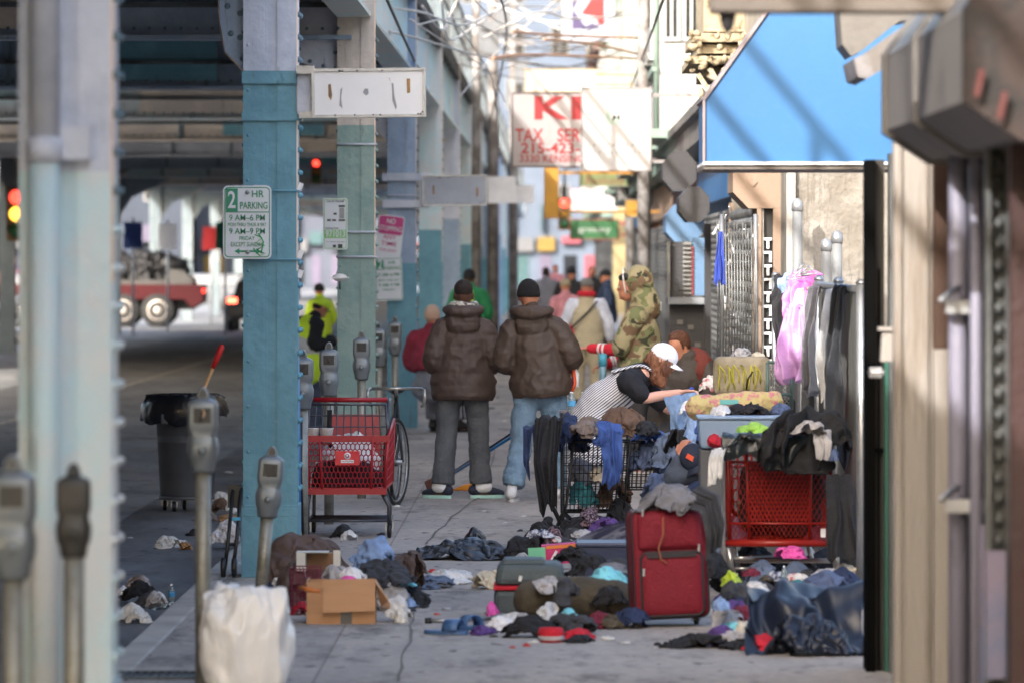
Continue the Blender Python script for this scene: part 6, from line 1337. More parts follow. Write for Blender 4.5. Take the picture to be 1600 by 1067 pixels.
heap('plastic_bag', wpl, (X(545,40.5), 40.55, Z(762,40.2)), (.46,.4,.36), 'white bag of goods heaped inside the red honeycomb cart', 'bag', 4, n=56, freq=1.4, old=True)
heap('cloth_bundle', cloth('black_bundle', 34,32,36), (X(540,40.5), 40.36, Z(762,40.2)), (.5,.25,.20), 'black bundle low inside the red honeycomb cart', 'bundle', 14, old=True)
for k, px in enumerate((488, 510)):
    t2 = thing('paper_cup', ['left white paper cup standing in the red cart', 'right white paper cup standing in the red cart'][k], 'cup', P(px, 676, 40.35)); MB().m(wpl).lathe([(.035, -.07), (.05, .03), (.055, .035), (.045, .035)], n=18).build('cup', t2)
drape('black_strap', cloth('black_strap_cloth', 20,20,24), [P(515,640,40.4), P(514,690,40.35), P(520,700,40.3)], .035, (1,0,0), 'black cloth strip dangling over the cart gate', 'cloth', folds=1, amp=.01, seed=2, nu=8, loc=P(515,640,40.4))
# 2 orange red cart seen from the rear at right
Yr = 33.4; t = thing('shopping_cart', 'orange red cart seen from behind with chrome posts, loaded with dark coats', 'shopping cart', (X(1215, Yr), Yr, 0)); xf_ = lambda px: X(px, Yr)-X(1215, Yr); zf = lambda py: Z(py, Yr)
q = [(xf_(1140), .06, zf(846)), (xf_(1297), .06, zf(846)), (xf_(1301), .0, zf(690)), (xf_(1132), .0, zf(690))]
ql = [quadpt(q, 0, 0), quadpt(q, 1, 0), quadpt(q, 1, .16), quadpt(q, 0, .16)]; qm = [quadpt(q, .20, .20), quadpt(q, .80, .20), quadpt(q, .80, .80), quadpt(q, .20, .80)]
mb = MB().m(red_or); lattice(mb, ql, 22, 2, .0022, 'diamond'); lattice(mb, qm, 15, 7, .0065, 'diamond'); lattice(mb, [quadpt(q, .03, .2), quadpt(q, .19, .2), quadpt(q, .17, .8), quadpt(q, .02, .8)], 3, 6, .0026, 'diamond'); lattice(mb, [quadpt(q, .81, .2), quadpt(q, .97, .2), quadpt(q, .98, .8), quadpt(q, .83, .8)], 3, 6, .0026, 'diamond'); mb.build('basket_gate', t)
mb = MB().m(red_or)
for k in range(4): mb.bar(q[k], q[(k+1) % 4], .014, 8)
for v_ in (.18, .80): mb.bar(quadpt(q, 0, v_), quadpt(q, 1, v_), .009, 6)
for u_ in (.20, .80): mb.bar(quadpt(q, u_, 0), quadpt(q, u_, 1), .010, 6)
mb.tube([V(q[0])+V((-.03,-.02,-.01)), V(q[1])+V((.01,-.02,-.01))], .022, 10); mb.build('basket_rim', t)
for s_, xa in ((-1, 1140), (1, 1297)):
    mb = MB().m(red_or); x0 = xf_(xa); qs = [(x0, .06, zf(846)), (x0*.82-.03, .85, zf(846)+.12), (x0*.88-.03, .9, zf(700)-.0), (x0*1.03, 0, zf(690))]; lattice(mb, qs, 12, 6, .007, 'grid', .013); mb.build('basket_side', t)
mb = MB().m(red_or); mb.add([(xf_(1140), .06, zf(846)), (xf_(1297), .06, zf(846)), (xf_(1280), .85, zf(846)+.12), (xf_(1150), .85, zf(846)+.12)], [(0, 1, 2, 3)]); mb.add([(xf_(1140), .06, zf(846)-.012), (xf_(1297), .06, zf(846)-.012), (xf_(1280), .85, zf(846)+.108), (xf_(1150), .85, zf(846)+.108)], [(0, 1, 2, 3)]); mb.build('basket_floor', t)
mb = MB().m(red_or); lattice(mb, [(xf_(1152), .84, zf(846)+.13), (xf_(1280), .84, zf(846)+.13), (xf_(1285), .88, zf(700)), (xf_(1148), .88, zf(700))], 12, 6, .007, 'grid', .013); mb.build('basket_front', t)
MB().m(red_or).tube([(xf_(1190), -.08, zf(679)), (xf_(1302), -.08, zf(677))], .017, 10).build('handle', t)
for xa in (1130, 1303):
    mb = MB().m(chrome); mb.tube([(xf_(xa), -.08, zf(680)), (xf_(xa), -.03, zf(700)), (xf_(xa), -.02, zf(860)), (xf_(xa+(8 if xa < 1200 else 4)), .0, zf(905))], .013, 10); mb.build('upright', t)
for xa, xb, yy, z1 in ((1138, 1146, .0, 925), (1307, 1308, .0, 910), (1268, 1280, .55, 900), (1150, 1160, .6, 905)):
    mb = MB().m(chrome); mb.tube([(xf_(xa), yy-.02, zf(856)), (xf_(xb), yy, .12)], .015, 10); mb.build('leg', t); caster(t, xf_(xb), yy, 0, .06, .03)
mb = MB().m(chrome); mb.tube([(xf_(1146), 0, .22), (xf_(1175), 0, .22), (xf_(1178), .5, .2), (xf_(1270), .6, .2)], .012, 8); mb.tube([(xf_(1146), 0, .16), (xf_(1175), 0, .16)], .010, 8)
for k in range(5): mb.bar((xf_(1150), .1+k*.1, .19), (xf_(1300), .1+k*.1, .19), .004)
mb.build('lower_rack', t)
MB().m(M('price_tag', c(220,220,226), .5)).box((xf_(1286), -.01, zf(832)), (.03, .006, .05)).build('tag', t)
# 3 black wire cart in the middle
Yb2 = 40.3; t = thing('wire_cart', 'black wire cart piled with jackets and denim in front of the bending woman', 'wire cart', (X(930, Yb2), Yb2, 0)); xf_ = lambda px: X(px, Yb2)-X(930, Yb2); zf = lambda py: Z(py, Yb2)
mb = MB().m(black); x0, x1 = xf_(878), xf_(985)
for yy in (0, .42): lattice(mb, [(x0, yy, zf(800)), (x1-.05, yy, zf(800)), (x1, yy, zf(690)), (x0, yy, zf(690))], 15, 9, .0028, 'grid', .007)
lattice(mb, [(x0, 0, zf(800)), (x0, .42, zf(800)), (x0, .42, zf(690)), (x0, 0, zf(690))], 10, 9, .0028, 'grid'); lattice(mb, [(x0, 0, zf(800)), (x1-.05, 0, zf(800)), (x1-.05, .42, zf(800)), (x0, .42, zf(800))], 12, 8, .0028, 'grid')
for yy in (.06, .46): lattice(mb, [(x1-.02, yy, zf(765)), (xf_(1058), yy, zf(765)), (xf_(1062), yy, zf(692)), (x1, yy, zf(692))], 11, 7, .0028, 'grid', .006)
mb.build('basket', t)
mb = MB().m(black)
for yy in (0, .42):
    mb.tube([(x0, yy, zf(645)), (x0, yy, zf(800)), (xf_(905), yy, .06)], .011, 8); mb.tube([(xf_(866), yy, .02), (xf_(885), yy, zf(790)), (xf_(900), yy, zf(660))], .009, 8); mb.tube([(xf_(884), yy, .02), (xf_(862), yy, zf(790)), (xf_(850), yy, zf(655))], .012, 8); mb.tube([(x1-.05, yy, zf(800)), (xf_(975), yy, .06)], .010, 8)
mb.bar((x0, 0, zf(648)), (x0, .42, zf(648)), .014, 8); mb.build('frame', t)
for xx in (905, 975): caster(t, xf_(xx), 0, 0, .04)
# ---------------------------------------------------------------- bicycle behind the red cart
Yz = 45.5; t = thing('bicycle', 'bicycle with drop handlebar parked nose on behind the red cart', 'bicycle', (X(617, Yz), Yz, 0)); g = lambda px, py, dy=0: P(px, py, Yz)-t.location+V((0, dy, 0))
for name_, c1, yy in (('wheel', (619, 678), 0), ('wheel', (612, 668), .95)):
    cc = g(*c1, yy); ax = V((.97, -.25, 0)) if yy == 0 else V((.99, -.1, 0)); e1 = V((0,0,1)); e2 = ax.cross(e1).normalized(); rad = .335
    cc.z = rad+.01
    pts = [cc+(e1*math.cos(2*math.pi*k/36)+e2*math.sin(2*math.pi*k/36))*rad for k in range(37)]; wv = MB().m(black).tube(pts, .017, 8, cap=False).build(name_, t)
    MB().m(galv).tube([cc+(p_-cc)*.94 for p_ in pts], .008, 6, cap=False).build('rim', wv); mb = MB().m(galv)
    for k in range(0, 36, 2): mb.bar(cc+ax*.02*(-1)**(k//2), cc+(pts[k]-cc)*.93, .0015, 3)
    mb.tube([cc-ax*.05, cc+ax*.05], .018, 8); mb.build('spokes', wv)
fr = M('dark_bike_frame', c(50,54,60), .35, metal=.3); mb = MB().m(fr); w1, w2_ = g(619,678), g(612,668,.95); w1.z = w2_.z = .345; hd = V((w1.x-.0, .16, .86)); st = V((w2_.x+.01, .72, .80)); bb = V(((w1.x+w2_.x)/2, .55, .30))
for a, b, r_ in ((w1+V((-.05,0,0)), hd, .012), (w1+V((.05,0,0)), hd, .012), (hd, st, .016), (hd-V((0,-.02,.1)), bb, .018), (st, bb, .016), (bb, w2_, .010), (st, w2_, .009)): mb.tube([a, b], r_, 8)
mb.build('frame', t); MB().m(black).caps([st+V((0,-.13,.09)), st+V((0,.10,.10))], [(.03,.02), (.07,.03)], 10, side=(1,0,0)).tube([st, st+V((0,0,.09))], .012, 6).build('saddle', t)
mb = MB().m(chrome); hb = V((w1.x, .05, .93)); mb.tube([hb+V((-.2,0,0)), hb, hb+V((.2,0,0)), hb+V((.225,-.06,-.01)), hb+V((.23,-.09,-.07)), hb+V((.22,-.04,-.13)), hb+V((.20,.02,-.14))], .012, 8); mb.tube([hb+V((-.2,0,0)), hb+V((-.225,-.06,-.01)), hb+V((-.23,-.09,-.07)), hb+V((-.2,.02,-.14))], .012, 8); mb.tube([hb, hd], .014, 8); mb.build('handlebar', t)
# ---------------------------------------------------------------- brooms
t = thing('push_broom', 'broom with long blue handle and brown brush lying behind the left man', 'broom', P(676, 762, 48.6)); o = t.location; o.z = .0
MB().m(M('broom_blue_handle', c(50,130,200), .4)).tube([P(688,752,48.6)-o, P(806,678,46.9)-o], .013, 10).build('handle', t); MB().m(M('broom_black_handle', c(30,40,60), .5)).tube([P(690,748,48.7)-o, P(806,672,47.1)-o], .009, 8).build('pole', t)
MB().m(M('brown_bristles', c(110,74,66), .9, bump=1, bs=90)).box(P(673,757,48.6)-o, (.10, .05, .10), (0, R(-25), 0), taper=.75).build('bristles', t, bev=.01); MB().m(_m['pale_wood_handle']).box(P(681,748,48.6)-o, (.05, .03, .04), (0, R(-25), 0)).build('socket', t)
t = thing('dustpan', 'orange plastic dustpan on the ground behind the man', 'dustpan', P(722, 765, 48.4)); MB().m(M('orange_plastic', c(240,150,40), .45)).prism([(-.075, 0), (.085, 0), (.085, .055), (.03, .05), (-.07, .012)], -.1, .06).build('pan', t, bev=.005)
t = thing('pole_bundle', 'blue pole and yellow strap leaning beside the teal column', 'pole', P(466, 800, 36.2)); o = t.location; o.z = 0
MB().m(_m['broom_blue_handle']).tube([P(468,838,36.2)-o, P(465,560,36.2)-o], .012, 8).build('pole', t); MB().m(M('yellow_strap', c(220,210,70), .6)).tube([P(463,786,36.1)-o, P(466,810,36.1)-o, P(472,842,36.1)-o], .012, 6, flat=.4).build('strap', t); MB().m(black).tube([P(471,650,36.3)-o, P(470,740,36.3)-o, P(474,850,36.3)-o], .010, 6).build('dark_pole', t)
# white cap on the column
t = thing('baseball_cap', 'white cap perched on a hook on the green grey column', 'cap', P(531, 434, 50.3)); MB().m(white).ell((0,0,0), (.065,.05,.035)).prism([(-.085,-.012), (.085,-.005), (.08,.004), (-.08,-.004)], -.06, .02).build('cap', t); MB().m(hood_d).tube([(0,0,-.02), (0,.0,-.10), (0,.12,-.1)], .008, 6).build('hook', t)
# ---------------------------------------------------------------- vehicles in the junction
Yv = 168; t = thing('flatbed_truck', 'red flatbed truck loaded with scrap crossing the far junction', 'truck', (X(120, Yv), Yv, -.15)); xf_ = lambda px: X(px, Yv)-X(120, Yv); zf = lambda py: Z(py, Yv)+.15; truck_red = M('truck_red_paint', c(62,5,11), .9)
MB().m(truck_red).prism([(xf_(-120), zf(445)), (xf_(316), zf(445)), (xf_(316), zf(472)), (xf_(300), zf(482)), (xf_(288), zf(468)), (xf_(-120), zf(468))], 0, 2.4).build('bed', t)
mb = MB().m(M('dark_ramp_steel', c(70,68,66), .7)); mb.bb((xf_(180), .1, zf(444.9)), (xf_(300), 2.3, zf(438))); mb.prism([(xf_(255), zf(438)), (xf_(302), zf(438)), (xf_(285), zf(424)), (xf_(262), zf(420))], .3, 2.0); mb.build('bed_plates', t)
for px in (246, 192, 20, -90):
    for yy in (.12, 2.0):
        wh = MB().m(M('tyre_rubber', (.02,.02,.02,1), .8)).lathe([(.3, -.14), (.48, -.14), (.5, -.08), (.5, .1), (.48, .15), (.3, .15)], (xf_(px), yy, .5), 28, 'y').build('wheel', t); MB().m(M('dusty_rim', c(196,186,176), .4, metal=.5)).lathe([(.31, -.13), (.29, -.16), (.2, -.10), (.12, -.12), (.1, -.18), (.03, -.19)], (xf_(px), yy, .5), 24, 'y').build('rim', wh)
MB().m(black).bb((xf_(-110), .5, zf(485)), (xf_(300), 1.9, zf(468))).build('chassis', t)
MB().m(truck_red).bb((xf_(-230), .0, .5), (xf_(-125), 2.4, 2.9)).build('cab', t, bev=.1); MB().m(glass).bb((xf_(-215), -.02, 1.7), (xf_(-150), -.001, 2.6)).build('side_window', t)
MB().m(M('tail_light_red', (.6,.02,.02,1), .3, emit=(1,.05,.03,1), es=2)).box((xf_(317), .3, zf(455)), (.05, .2, .12)).build('tail_light', t)
scrap = M('dark_scrap_metal', c(36,36,38), .5, metal=.4, colr2=c(96,90,84), vs=3, mix=.36)
t = thing('scrap_load', 'heap of dark tangled scrap metal on the red truck bed', 'scrap', (X(225, Yv), Yv+1.2, Z(438, Yv))); mb = MB().m(scrap); heap_mesh(mb, (0,0,0), (2.3,1.6,.65), 5, amp=1.5, freq=2.5, n=60); heap_mesh(mb, (-1.2,0,0), (1.6,1.6,.8), 8, amp=1.5, freq=2.5, n=50); rnd = random.Random(6)
for k in range(26): a = V((rnd.uniform(-1.6,1.1), rnd.uniform(-.7,.3), rnd.uniform(.1,.6))); mb.bar(a, a+V((rnd.uniform(-.6,.6), rnd.uniform(-.2,.2), rnd.uniform(-.3,.3))), .025)
mb.build('scrap', t)
t = thing('car', 'dark car with a glowing red tail light beside the teal column', 'car', (X(402, 158), 158, -.15)); CAR = t; cr = M('dark_car_paint', c(26,30,40), .25, coat=.6)
b = MB().m(cr); prof = [(-.78,.35),(-.86,.5),(-.88,.8),(-.80,.98),(-.66,1.02),(-.56,1.40),(-.40,1.46),(.40,1.46),(.56,1.40),(.66,1.02),(.80,.98),(.88,.8),(.86,.5),(.78,.35)]; b.prism(prof, 0, .5); b.prism([(x*1.0, min(z, 1.0)) if z > 1.02 else (x, z) for x, z in prof], .5, 4.2); b.prism([(x, z) for x, z in prof if z > .97], .2, 2.6); b.build('body', t, bev=.05)
MB().m(glass).prism([(-.52,1.08),(-.46,1.36),(.46,1.36),(.52,1.08)], -.02, -.001).build('rear_window', t)
for s_ in (-1, 1): MB().m(M('car_tail_light', (.7,.03,.02,1), .3, emit=(1,.08,.04,1), es=4)).bb((s_*.70-.13, -.03, .80), (s_*.70+.13, -.001, .94)).build('tail_light', t); 
for s_ in (-1, 1):
    for yy in (.8, 3.4): MB().m(black).lathe([(.2,-.1),(.32,-.1),(.32,.1),(.2,.1)], (s_*.78, yy, .32), 20, 'x').build('wheel', t)
MB().m(white).bb((-.22, -.03, .55), (.22, -.001, .66)).build('number_plate', t)
t = thing('motorcycle', 'blurred white and chrome motorcycle at the left edge of the junction', 'motorcycle', (X(18, 150), 150, -.15)); u = 150/F
for xx in (-.65, .6): wh = MB().m(black).tube([V((xx+.3*math.cos(R(a)), 0, .32+.3*math.sin(R(a)))) for a in range(0, 361, 15)], .05, 8, cap=False).build('wheel', t); MB().m(chrome).lathe([(.24,-.02),(.24,.02)], (xx, 0, .32), 16, 'y').build('rim', wh)
b = MB().m(white); b.caps([V((-.7,0,.75)), V((-.3,0,.8)), V((.1,0,.9)), V((.5,0,.95))], [(.1,.08), (.13,.1), (.15,.14), (.1,.12)], 12, side=(0,1,0)); b.blob('body', t, vox=.03, it=2, mat=white); mb = MB().m(chrome).tube([V((.6,0,.32)), V((.42,0,1.05)), V((.3,-.3,1.1))], .03, 8).tube([V((-.6,-.1,.3)), V((.1,-.12,.3)), V((.3,-.1,.5))], .05, 8).ell((0,0,.5), (.25,.15,.2)); mb.build('engine', t)

for k, (px, Y, rz, cc, lb) in enumerate(((395, 205, R(90), (150,156,166), 'silver car parked crossways beyond the truck, right of it'), (110, 215, R(90), (60,70,90), 'dark blue car behind the truck bed'), (60, 240, R(90), (180,60,50), 'faded red car far behind the truck'), (300, 196, R(90), (90,94,100), 'grey car just past the tail of the red truck'))):
    n_ = dup(CAR, (X(px, Y), Y, -.15), rz, lb); n_.name = 'car'
    pm = M('car_paint_%s' % 'abcd'[k], c(*[v*.7 for v in cc]), .3, coat=.5)
    for ch in n_.children:
        if ch.name.startswith('body'): ch.data = ch.data.copy(); ch.data.materials[0] = pm
for k, (px, Y) in enumerate(((208, 150), (262, 158), (330, 176), (352, 150), (20, 140))):
    t = thing('street_sign_post', ['thin sign post with blue plate near the truck load', 'sign post with white plate before the truck wheels', 'far sign post with red plate', 'sign post with green plate by the dark car', 'leftmost sign post with white plate'][k], 'sign post', (X(px, Y), Y, -.15)); MB().m(galv).tube([(0,0,0), (0,0,3.1)], .035, 8).build('post', t); MB().m([M('blue_plate', c(50,80,150), .5), white, red_pl, sg_green, white][k]).bb((-.25, -.06, 2.3), (.25, -.036, 3.0)).build('plate', t)
# ---------------------------------------------------------------- clothes, cases and litter
def H_(name, mat, px0, py0, px1, py1, Y, label, cat, seed=0, depth=None, group=None, lift=None, flat=True, **k):
    """a crumpled thing filling this rectangle of the photograph at distance Y (front-most), standing on the ground unless lifted"""
    w_ = (px1-px0)*Y/F; d = depth or w_*.8; cy = Y+d/2; z0 = Z(py1, Y); z1 = Z(py0, Y)
    if lift is None: z0 = 0 if z0 < .12 else z0
    h_ = max(.02, z1-z0)
    if flat and lift is None and z0 == 0: w_ *= 1.32; h_ *= 1.0; d *= 1.15
    if flat: return heap(name, mat, ((px0+px1)/2*Y/F-VX*Y/F, cy, z0), (w_/1.02, d, h_/1.12), label, cat, seed, group, **k)
    return heap(name, mat, ((px0+px1)/2*Y/F-VX*Y/F, cy, (z0+z1)/2), (w_/1.02, d, h_/1.05), label, cat, seed, group, flat=False, **k)
C = {}
for n_, rgb in dict(black_cotton=(30,30,34), charcoal_cotton=(58,60,66), brown_nylon=(92,76,70), light_blue_shirt=(134,160,200), grey_fleece=(112,112,118), white_cotton=(206,206,206), blue_grey_cotton=(92,106,130), navy_cloth=(36,50,84),
                    royal_blue=(58,86,150), brown_canvas=(98,76,62), taupe_cloth=(120,106,98), cyan_cotton=(128,206,220), purple_cloth=(84,58,120), pink_cloth=(220,90,170), red_cloth=(190,30,48), lime_cloth=(150,200,90), teal_cloth=(50,120,130), khaki_cloth=(120,112,84), olive_bag=(78,70,56), pale_grey_cloth=(168,166,168), denim_dark=(78,92,124), cream_cloth=(200,190,170)).items(): C[n_] = cloth(n_, *rgb)
floral = M('floral_quilt', c(190,176,120), .85, colr2=c(190,110,130), vs=22, mix=.46, bump=.6); leop = M('speckled_scarf', c(150,120,130), .85, colr2=c(30,24,30), vs=60, mix=.52, bump=.4)
navy_t = M('navy_tarpaulin', c(24,33,52), .48, var=.12, vs=2, bump=.3, bs=8, coat=.1); sheen = M('slate_black_tarpaulin', c(50,56,66), .42, var=.1, vs=2, bump=.2, bs=8); paper = M('white_paper', c(214,212,206), .7, var=.1); card = M('brown_cardboard', c(184,142,106), .85, var=.1, vs=2, bump=.1, bs=20, stretch=(1,1,12)); card_in = M('cardboard_inside', c(130,98,72), .9)
# white bag of rubbish in the foreground
Yg = 26.0; bagm = M('crumpled_white_bin_bag', c(246,247,248), .3, var=.04, vs=4, bump=.9, bs=16, coat=.3, stretch=(1,1,.45)); bagm.node_tree.nodes['Principled BSDF'].inputs['Subsurface Weight'].default_value = .35; bagm.node_tree.nodes['Principled BSDF'].inputs['Subsurface Radius'].default_value = (.03,.03,.03)
mb = MB().m(bagm); u = Yg/F; rings = []; Wb, Hb = 130*u/2, .47
PR = [(0,.80),(.03,.92),(.09,.98),(.17,1.0),(.25,1.0),(.32,.97),(.37,.93),(.40,.84),(.425,.66),(.43,.45),(.425,.2),(.42,.03)]
PR = [(PR[q//4][0]*(1-q%4/4)+PR[min(11, q//4+1)][0]*(q%4/4), PR[q//4][1]*(1-q%4/4)+PR[min(11, q//4+1)][1]*(q%4/4)) for q in range(45)]
for i, (z, r_) in enumerate(PR):
    rg = []
    for j in range(90):
        a = 2*math.pi*j/90; x, y = math.cos(a), math.sin(a); k_ = (abs(x)**3.2+abs(y)**3.2)**(-1/3.2)
        p_ = V((x*k_*Wb*r_, y*k_*Wb*.85*r_, z*Hb/.45)); nn = 1-abs(noise.noise(V((p_.x*9, p_.y*9, p_.z*3.5))))*2.4; n2 = noise.noise(V((p_.x*5, p_.y*5+3, p_.z*4))); n3 = 1-abs(noise.noise(V((p_.x*22, p_.y*22, p_.z*9+5))))*2
        k2 = 1+.10*nn*min(1, i/8)+.16*n2+.05*n3; rg.append(V((p_.x*k2, p_.y*k2, max(0, p_.z+(.06*n2+.03*nn+.02*n3)*min(1, i/14)))))
    rings.append(rg)
mb.ring_loft(rings); mb.caps([V((-.02,-.02,.42)), V((-.03,-.02,.46)), V((.03,-.02,.475))], [(.07,.05), (.045,.02), (.07,.01)], 14)
tag(mb.build('rubbish_bag', None, (X(382, Yg), Yg+.12, 0), (0, 0, .1)), 'big knotted white rubbish bag on the sidewalk in the foreground', 'rubbish bag')
# left clothes pile
H_('jacket', C['brown_nylon'], 420, 826, 560, 925, 33.2, 'big brown nylon jacket slumped at the back left of the box pile', 'jacket', 41, .5, n=64)
H_('jacket', C['brown_nylon'], 592, 856, 658, 922, 33.4, 'brown nylon bundle at the right end of the box pile', 'jacket', 6, .4)
H_('jacket', C['charcoal_cotton'], 552, 878, 640, 922, 32.6, 'charcoal top heaped behind the open cardboard box', 'jacket', 7, .4, old=True)
H_('shirt', C['light_blue_shirt'], 543, 832, 618, 912, 32.9, 'light blue shirt crumpled on top of the box pile', 'shirt', 18, .3, lift=1)
H_('cap', C['black_cotton'], 512, 817, 556, 842, 34.2, 'black cloth lying on top of the brown nylon jacket', 'cloth', 9, .2, lift=1)
H_('cloth', C['white_cotton'], 530, 826, 560, 846, 34.0, 'small white cloth edge beside the black one on the pile', 'cloth', 10, .15, lift=1)
H_('towel', C['pale_grey_cloth'], 500, 880, 560, 912, 31.6, 'pale grey towel bulging out of the cardboard box', 'towel', 11, .25, lift=1)
H_('t_shirt', wpl, 528, 884, 572, 908, 31.3, 'white bag with a pink print bulging from the cardboard box', 'bag', 12, .2, lift=1)
H_('cloth', C['pink_cloth'], 533, 900, 556, 909, 31.2, 'tiny hot pink cloth at the rim of the cardboard box', 'cloth', 13, .1, lift=1)
# cardboard box
Yx = 30.85; t = thing('cardboard_box', 'open brown cardboard box with front flap folded down, stuffed with cloth', 'box', (X(534, Yx), Yx, 0), rz=0); u = Yx/F; xf_ = lambda px: (px-534)*u; zz = lambda py: (975-py)*u
mb = MB().m(card); w0, w1, dd, hh = xf_(479), xf_(586), .30, zz(910)
mb.bb((w0, 0, 0), (w1, .006, hh)); mb.bb((w0, .0061, 0), (w0+.006, dd, hh+.01)); mb.bb((w1-.006, .0061, 0), (w1, dd, hh)); mb.bb((w0, dd, 0), (w1, dd+.006, hh)); mb.bb((w0+.006, .006, .0), (w1-.006, dd, .006)); mb.build('box', t)
MB().m(card).add([(xf_(504), -.002, zz(906)), (xf_(586), -.002, zz(904)), (xf_(587), -.05, zz(954)), (xf_(505), -.05, zz(957)), (xf_(504), .003, zz(906)), (xf_(586), .003, zz(904)), (xf_(587), -.045, zz(954)), (xf_(505), -.045, zz(957))], [(0,3,2,1),(4,5,6,7),(0,1,5,4),(1,2,6,5),(2,3,7,6),(3,0,4,7)]).build('flap', t)
MB().m(card).add([(w1, .02, hh), (w1, .25, hh), (w1+.10, .22, zz(955)), (w1+.03, .1, zz(948)), (w1+.07, .03, zz(938)), (w1, .02, hh-.005), (w1, .25, hh-.005), (w1+.10, .22, zz(957)), (w1+.03, .1, zz(950)), (w1+.07, .03, zz(940))], [(0,1,2,3,4),(9,8,7,6,5),(0,5,6,1),(1,6,7,2),(2,7,8,3),(3,8,9,4),(4,9,5,0)]).build('torn_flap', t)
MB().m(card_in).add([(w0, .0, hh), (w0, .25, hh), (w0-.05, .2, hh-.06), (w0-.05, .02, hh-.06), (w0, .0, hh-.005), (w0, .25, hh-.005), (w0-.05, .2, hh-.065), (w0-.05, .02, hh-.065)], [(0,1,2,3),(7,6,5,4),(0,3,7,4),(1,0,4,5),(2,1,5,6),(3,2,6,7)]).build('side_flap', t)
MB().m(M('grey_parcel_tape', c(88,88,92), .3, vs=8, var=.3)).bb((xf_(532), -.003, 0), (xf_(550), -.0005, zz(954))).build('tape', t)
tag(MB().m(M('orange_brown_stick', c(200,120,60), .6)).tube([P(468,917,30.8)-P(484,921,30.7), V((0,0,0)), P(500,923,30.7)-P(484,921,30.7)], .013, 8).build('stick', None, P(484,921,30.7)), 'short orange brown stick poking from the left of the cardboard box', 'stick')
t = thing('wire_crate', 'dark red wire crate standing left of the cardboard box', 'crate', (X(468, 31.6), 31.6, 0)); u = 31.6/F; mb = MB().m(M('dark_red_wire', c(110,34,50), .5)); a0, a1, h0 = -15*u, 30*u, 72*u
for q in ([(a0,0,0),(a1,0,0),(a1,0,h0),(a0,0,h0)], [(a0,.3,0),(a1,.3,0),(a1,.3,h0),(a0,.3,h0)], [(a0,0,0),(a0,.3,0),(a0,.3,h0),(a0,0,h0)]): lattice(mb, q, 8, 9, .002, 'grid', .004)
mb.build('crate', t); tag(H_('cloth', C['red_cloth'], 456, 938, 482, 961, 31.65, 'red cloth in the bottom of the dark red wire crate', 'cloth', 3, .15))
t = thing('white_box', 'white carton lying open on the pile above the red wire crate', 'box', (X(497, 32.3), 32.3, Z(892, 32.3))); u = 32.3/F
mb = MB().m(paper); mb.bb((-34*u, 0, 0), (-20*u, .16, 29*u)); mb.bb((-19.9*u, .15, 0), (20*u, .16, 27*u)); mb.bb((-34*u, 0, 29.1*u), (16*u, .16, 30*u)); mb.bb((24*u, -.02, 8*u), (35*u, .0, 33*u)); mb.m(card_in).bb((-19.9*u, .14, 0), (24*u, .149, 26*u)); mb.build('carton', t)
H_('shoe', C['navy_cloth'], 405, 905, 432, 922, 32.5, 'navy and white rag peeking out beside the rubbish bag', 'cloth', 3, .12); H_('tissue', paper, 424, 898, 440, 918, 32.7, 'white tissue at the left foot of the brown jacket', 'tissue', 5, .1)
H_('cloth', C['white_cotton'], 600, 925, 640, 958, 31.0, 'white rag hanging out between torn flap and box pile', 'cloth', 6, .15); H_('tissue', paper, 618, 950, 634, 958, 30.9, 'flat white scrap beside the torn flap', 'paper', 9, .1)
# black tarpaulin on the ground
H_('tarpaulin', sheen, 640, 838, 802, 874, 37.2, 'slate black plastic sheet bunched flat on the open sidewalk', 'tarpaulin', 52, .55, n=90, amp=1.3, freq=1.6); H_('plastic_bag', bag_bk, 716, 819, 770, 846, 37.8, 'crumpled shiny black bag standing behind the black plastic sheet', 'bag', 23, .2, amp=1.6, freq=1.3)
H_('t_shirt', C['white_cotton'], 655, 888, 728, 910, 34.5, 'thin white garment spread on the ground beside the brown bundle', 'garment', 16, .4, n=70, amp=1.4, freq=1.5)
# middle piles
MID = [('coat', 'black_cotton', 790, 832, 850, 876, 37.0, 'black coat heap at the right end of the black plastic sheet', 'coat', 3), ('hat', 'black_cotton', 826, 804, 884, 846, 38.6, 'round black hat lying under the wire cart', 'hat', 4), ('scarf', 'leop', 850, 820, 880, 862, 38.0, 'dark speckled scarf under the wire cart legs', 'scarf', 5),
       ('blanket', 'purple_cloth', 912, 806, 975, 835, 38.2, 'purple and white blanket fold under the wire cart', 'blanket', 6), ('socks', 'pale_grey_cloth', 800, 861, 832, 880, 35.6, 'pale lacy rag in front of the black coat heap', 'rag', 7), ('sweater', 'charcoal_cotton', 884, 820, 925, 850, 38.3, 'charcoal sweater crumpled under the cart', 'sweater', 8),
       ('sweater', 'black_cotton', 930, 838, 985, 860, 36.8, 'black sweater on the navy storage bin', 'sweater', 31)]
for n_, m_, a, b, cc, d, Y, lb, ct, sd_ in MID: H_(n_, C.get(m_, leop), a, b, cc, d, Y, lb, ct, sd_, .3, **({'lift': 1} if n_ in ('blanket',) else {}))
t = thing('umbrella', 'half open purple grey and white umbrella resting against the bins', 'umbrella', P(930, 840, 36.4)); o = t.location; mb = MB().m(M('umbrella_purple', c(92,92,130), .5, colr2=c(214,214,230), vs=5, mix=.5)); apex = P(985, 812, 36.3)-o
